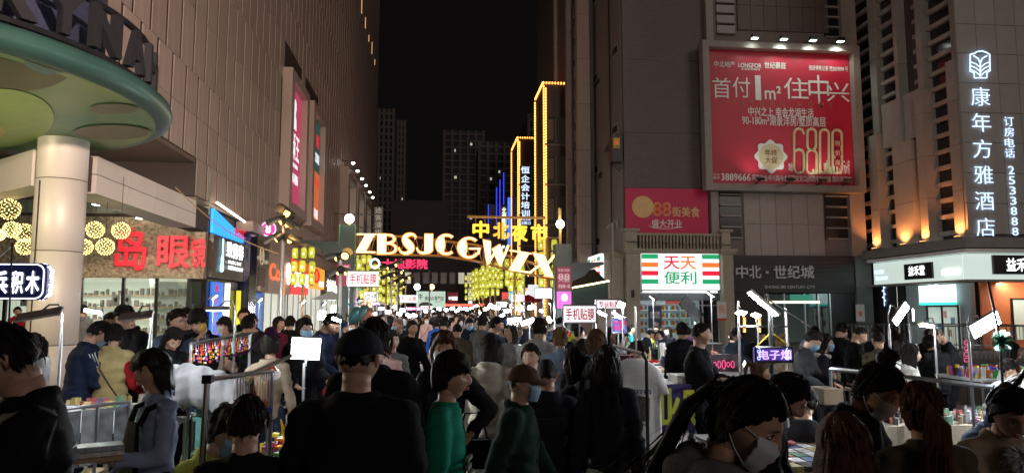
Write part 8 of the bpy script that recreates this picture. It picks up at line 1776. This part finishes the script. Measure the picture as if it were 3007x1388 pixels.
phone(A['man in glasses and dark leather jacket photographing with a phone'],0,'yellow cased phone held up by the man in glasses',pm('yellow_case', (.7,.45,.02), .4),.1)
phone(A['man in navy with blue mask looking at a phone, centre'],0,'phone in the hand of the masked man in navy',M_blk); phone(A['man in dark jacket raising a phone, centre right'],0,'phone raised by the man in a dark jacket',M_blk,.1)
P = A['man in black jacket and jeans seen from behind holding a yellow bag']; p = wpt(P, P[1]['hands'][1]); p = wpt(P,(-.26,-.05,.78)) ; q = held('bright yellow plastic bag held by the man in jeans','bag','carrier_bag',p); MB().tube([p+Vector((-.28*0,0,.02)),p+Vector((0,0,-.06)),p+Vector((0,0,-.2)),p+Vector((0,0,-.3))], [.012,.05,.075,.06], 12, r2=[.01,.03,.04,.03]).build('bag', pm('bright_yellow_plastic', (.75,.65,.02), .35, bump=.9, bscale=14), q)
P = A['woman with brown bob and white mask in black jacket, hand on hip']; t,f,H_ = P; p = wpt(P,(.20,.10,.84)); q = held('black handbag hanging at the hip of the brown-bobbed woman','bag','handbag',p); MB().box(p, (.13,.06,.10)).build('bag', CL['black'], q); MB().tube([p+Vector((-.1,0,.1)),p+Vector((-.06,0,.28)),p+Vector((.06,0,.28)),p+Vector((.1,0,.1))], .008, 5).build('handle', CL['black'], q)
# shearling collar, sweater print, teal clip
P = A['woman in black coat with cream shearling collar and blue mask']; t,f,H_ = P; N0 = f['N0']; m_ = MB(); m_.tube([N0+Vector((math.sin(a*PI/9)*.085,.005-math.cos(a*PI/9)*.080,.0-.03*(1+math.cos(a*PI/9))/2)) for a in range(19)], .034, 8); me = m_.mesh('shearling_collar'); me.shade_smooth(); noisy(me,.01,(40,40,40)); o = bpy.data.objects.new('shearling_collar', me); COL.objects.link(o); o.parent = t; setmat(o, CL['cream'])
P = A['woman with teal hair clip bending over in denim jacket, right']; t,f,H_ = P; m_ = MB()
for k in range(6): m_.ball((.04*math.cos(k),.10+.01*k,.05+.05*math.sin(k)), (.03,.012,.04), 8, 6)
m_.tube([(0,.12,.06),(.01,.17,.11)], .006, 5); o = bpy.data.objects.new('hair_clip', m_.mesh('hair_clip')); COL.objects.link(o); o.parent = t; o.matrix_basis = H_; setmat(o, pm('teal_cloth', (.02,.25,.30), .6))
P = A['woman in emerald green sweater in profile, talking to the right']; t,f,H_ = P; C = f['C']; m_ = MB()
for k,(x,z_,w_,h_) in enumerate(((-.03,.18,.06,.012),(.03,.14,.05,.010),(0,.22,.07,.010),(-.02,.06,.012,.06),(.03,.03,.010,.07))): c = C(z_)+Vector((x,-.137,0)); m_.box(c,(w_,.010,h_))
o = bpy.data.objects.new('front_print', m_.mesh('front_print')); COL.objects.link(o); o.parent = t; setmat(o, pm('gold_brown_print', (.12,.14,.09), .6, var=.6, scale=20))
bpy.data.scenes.remove(BENCH)
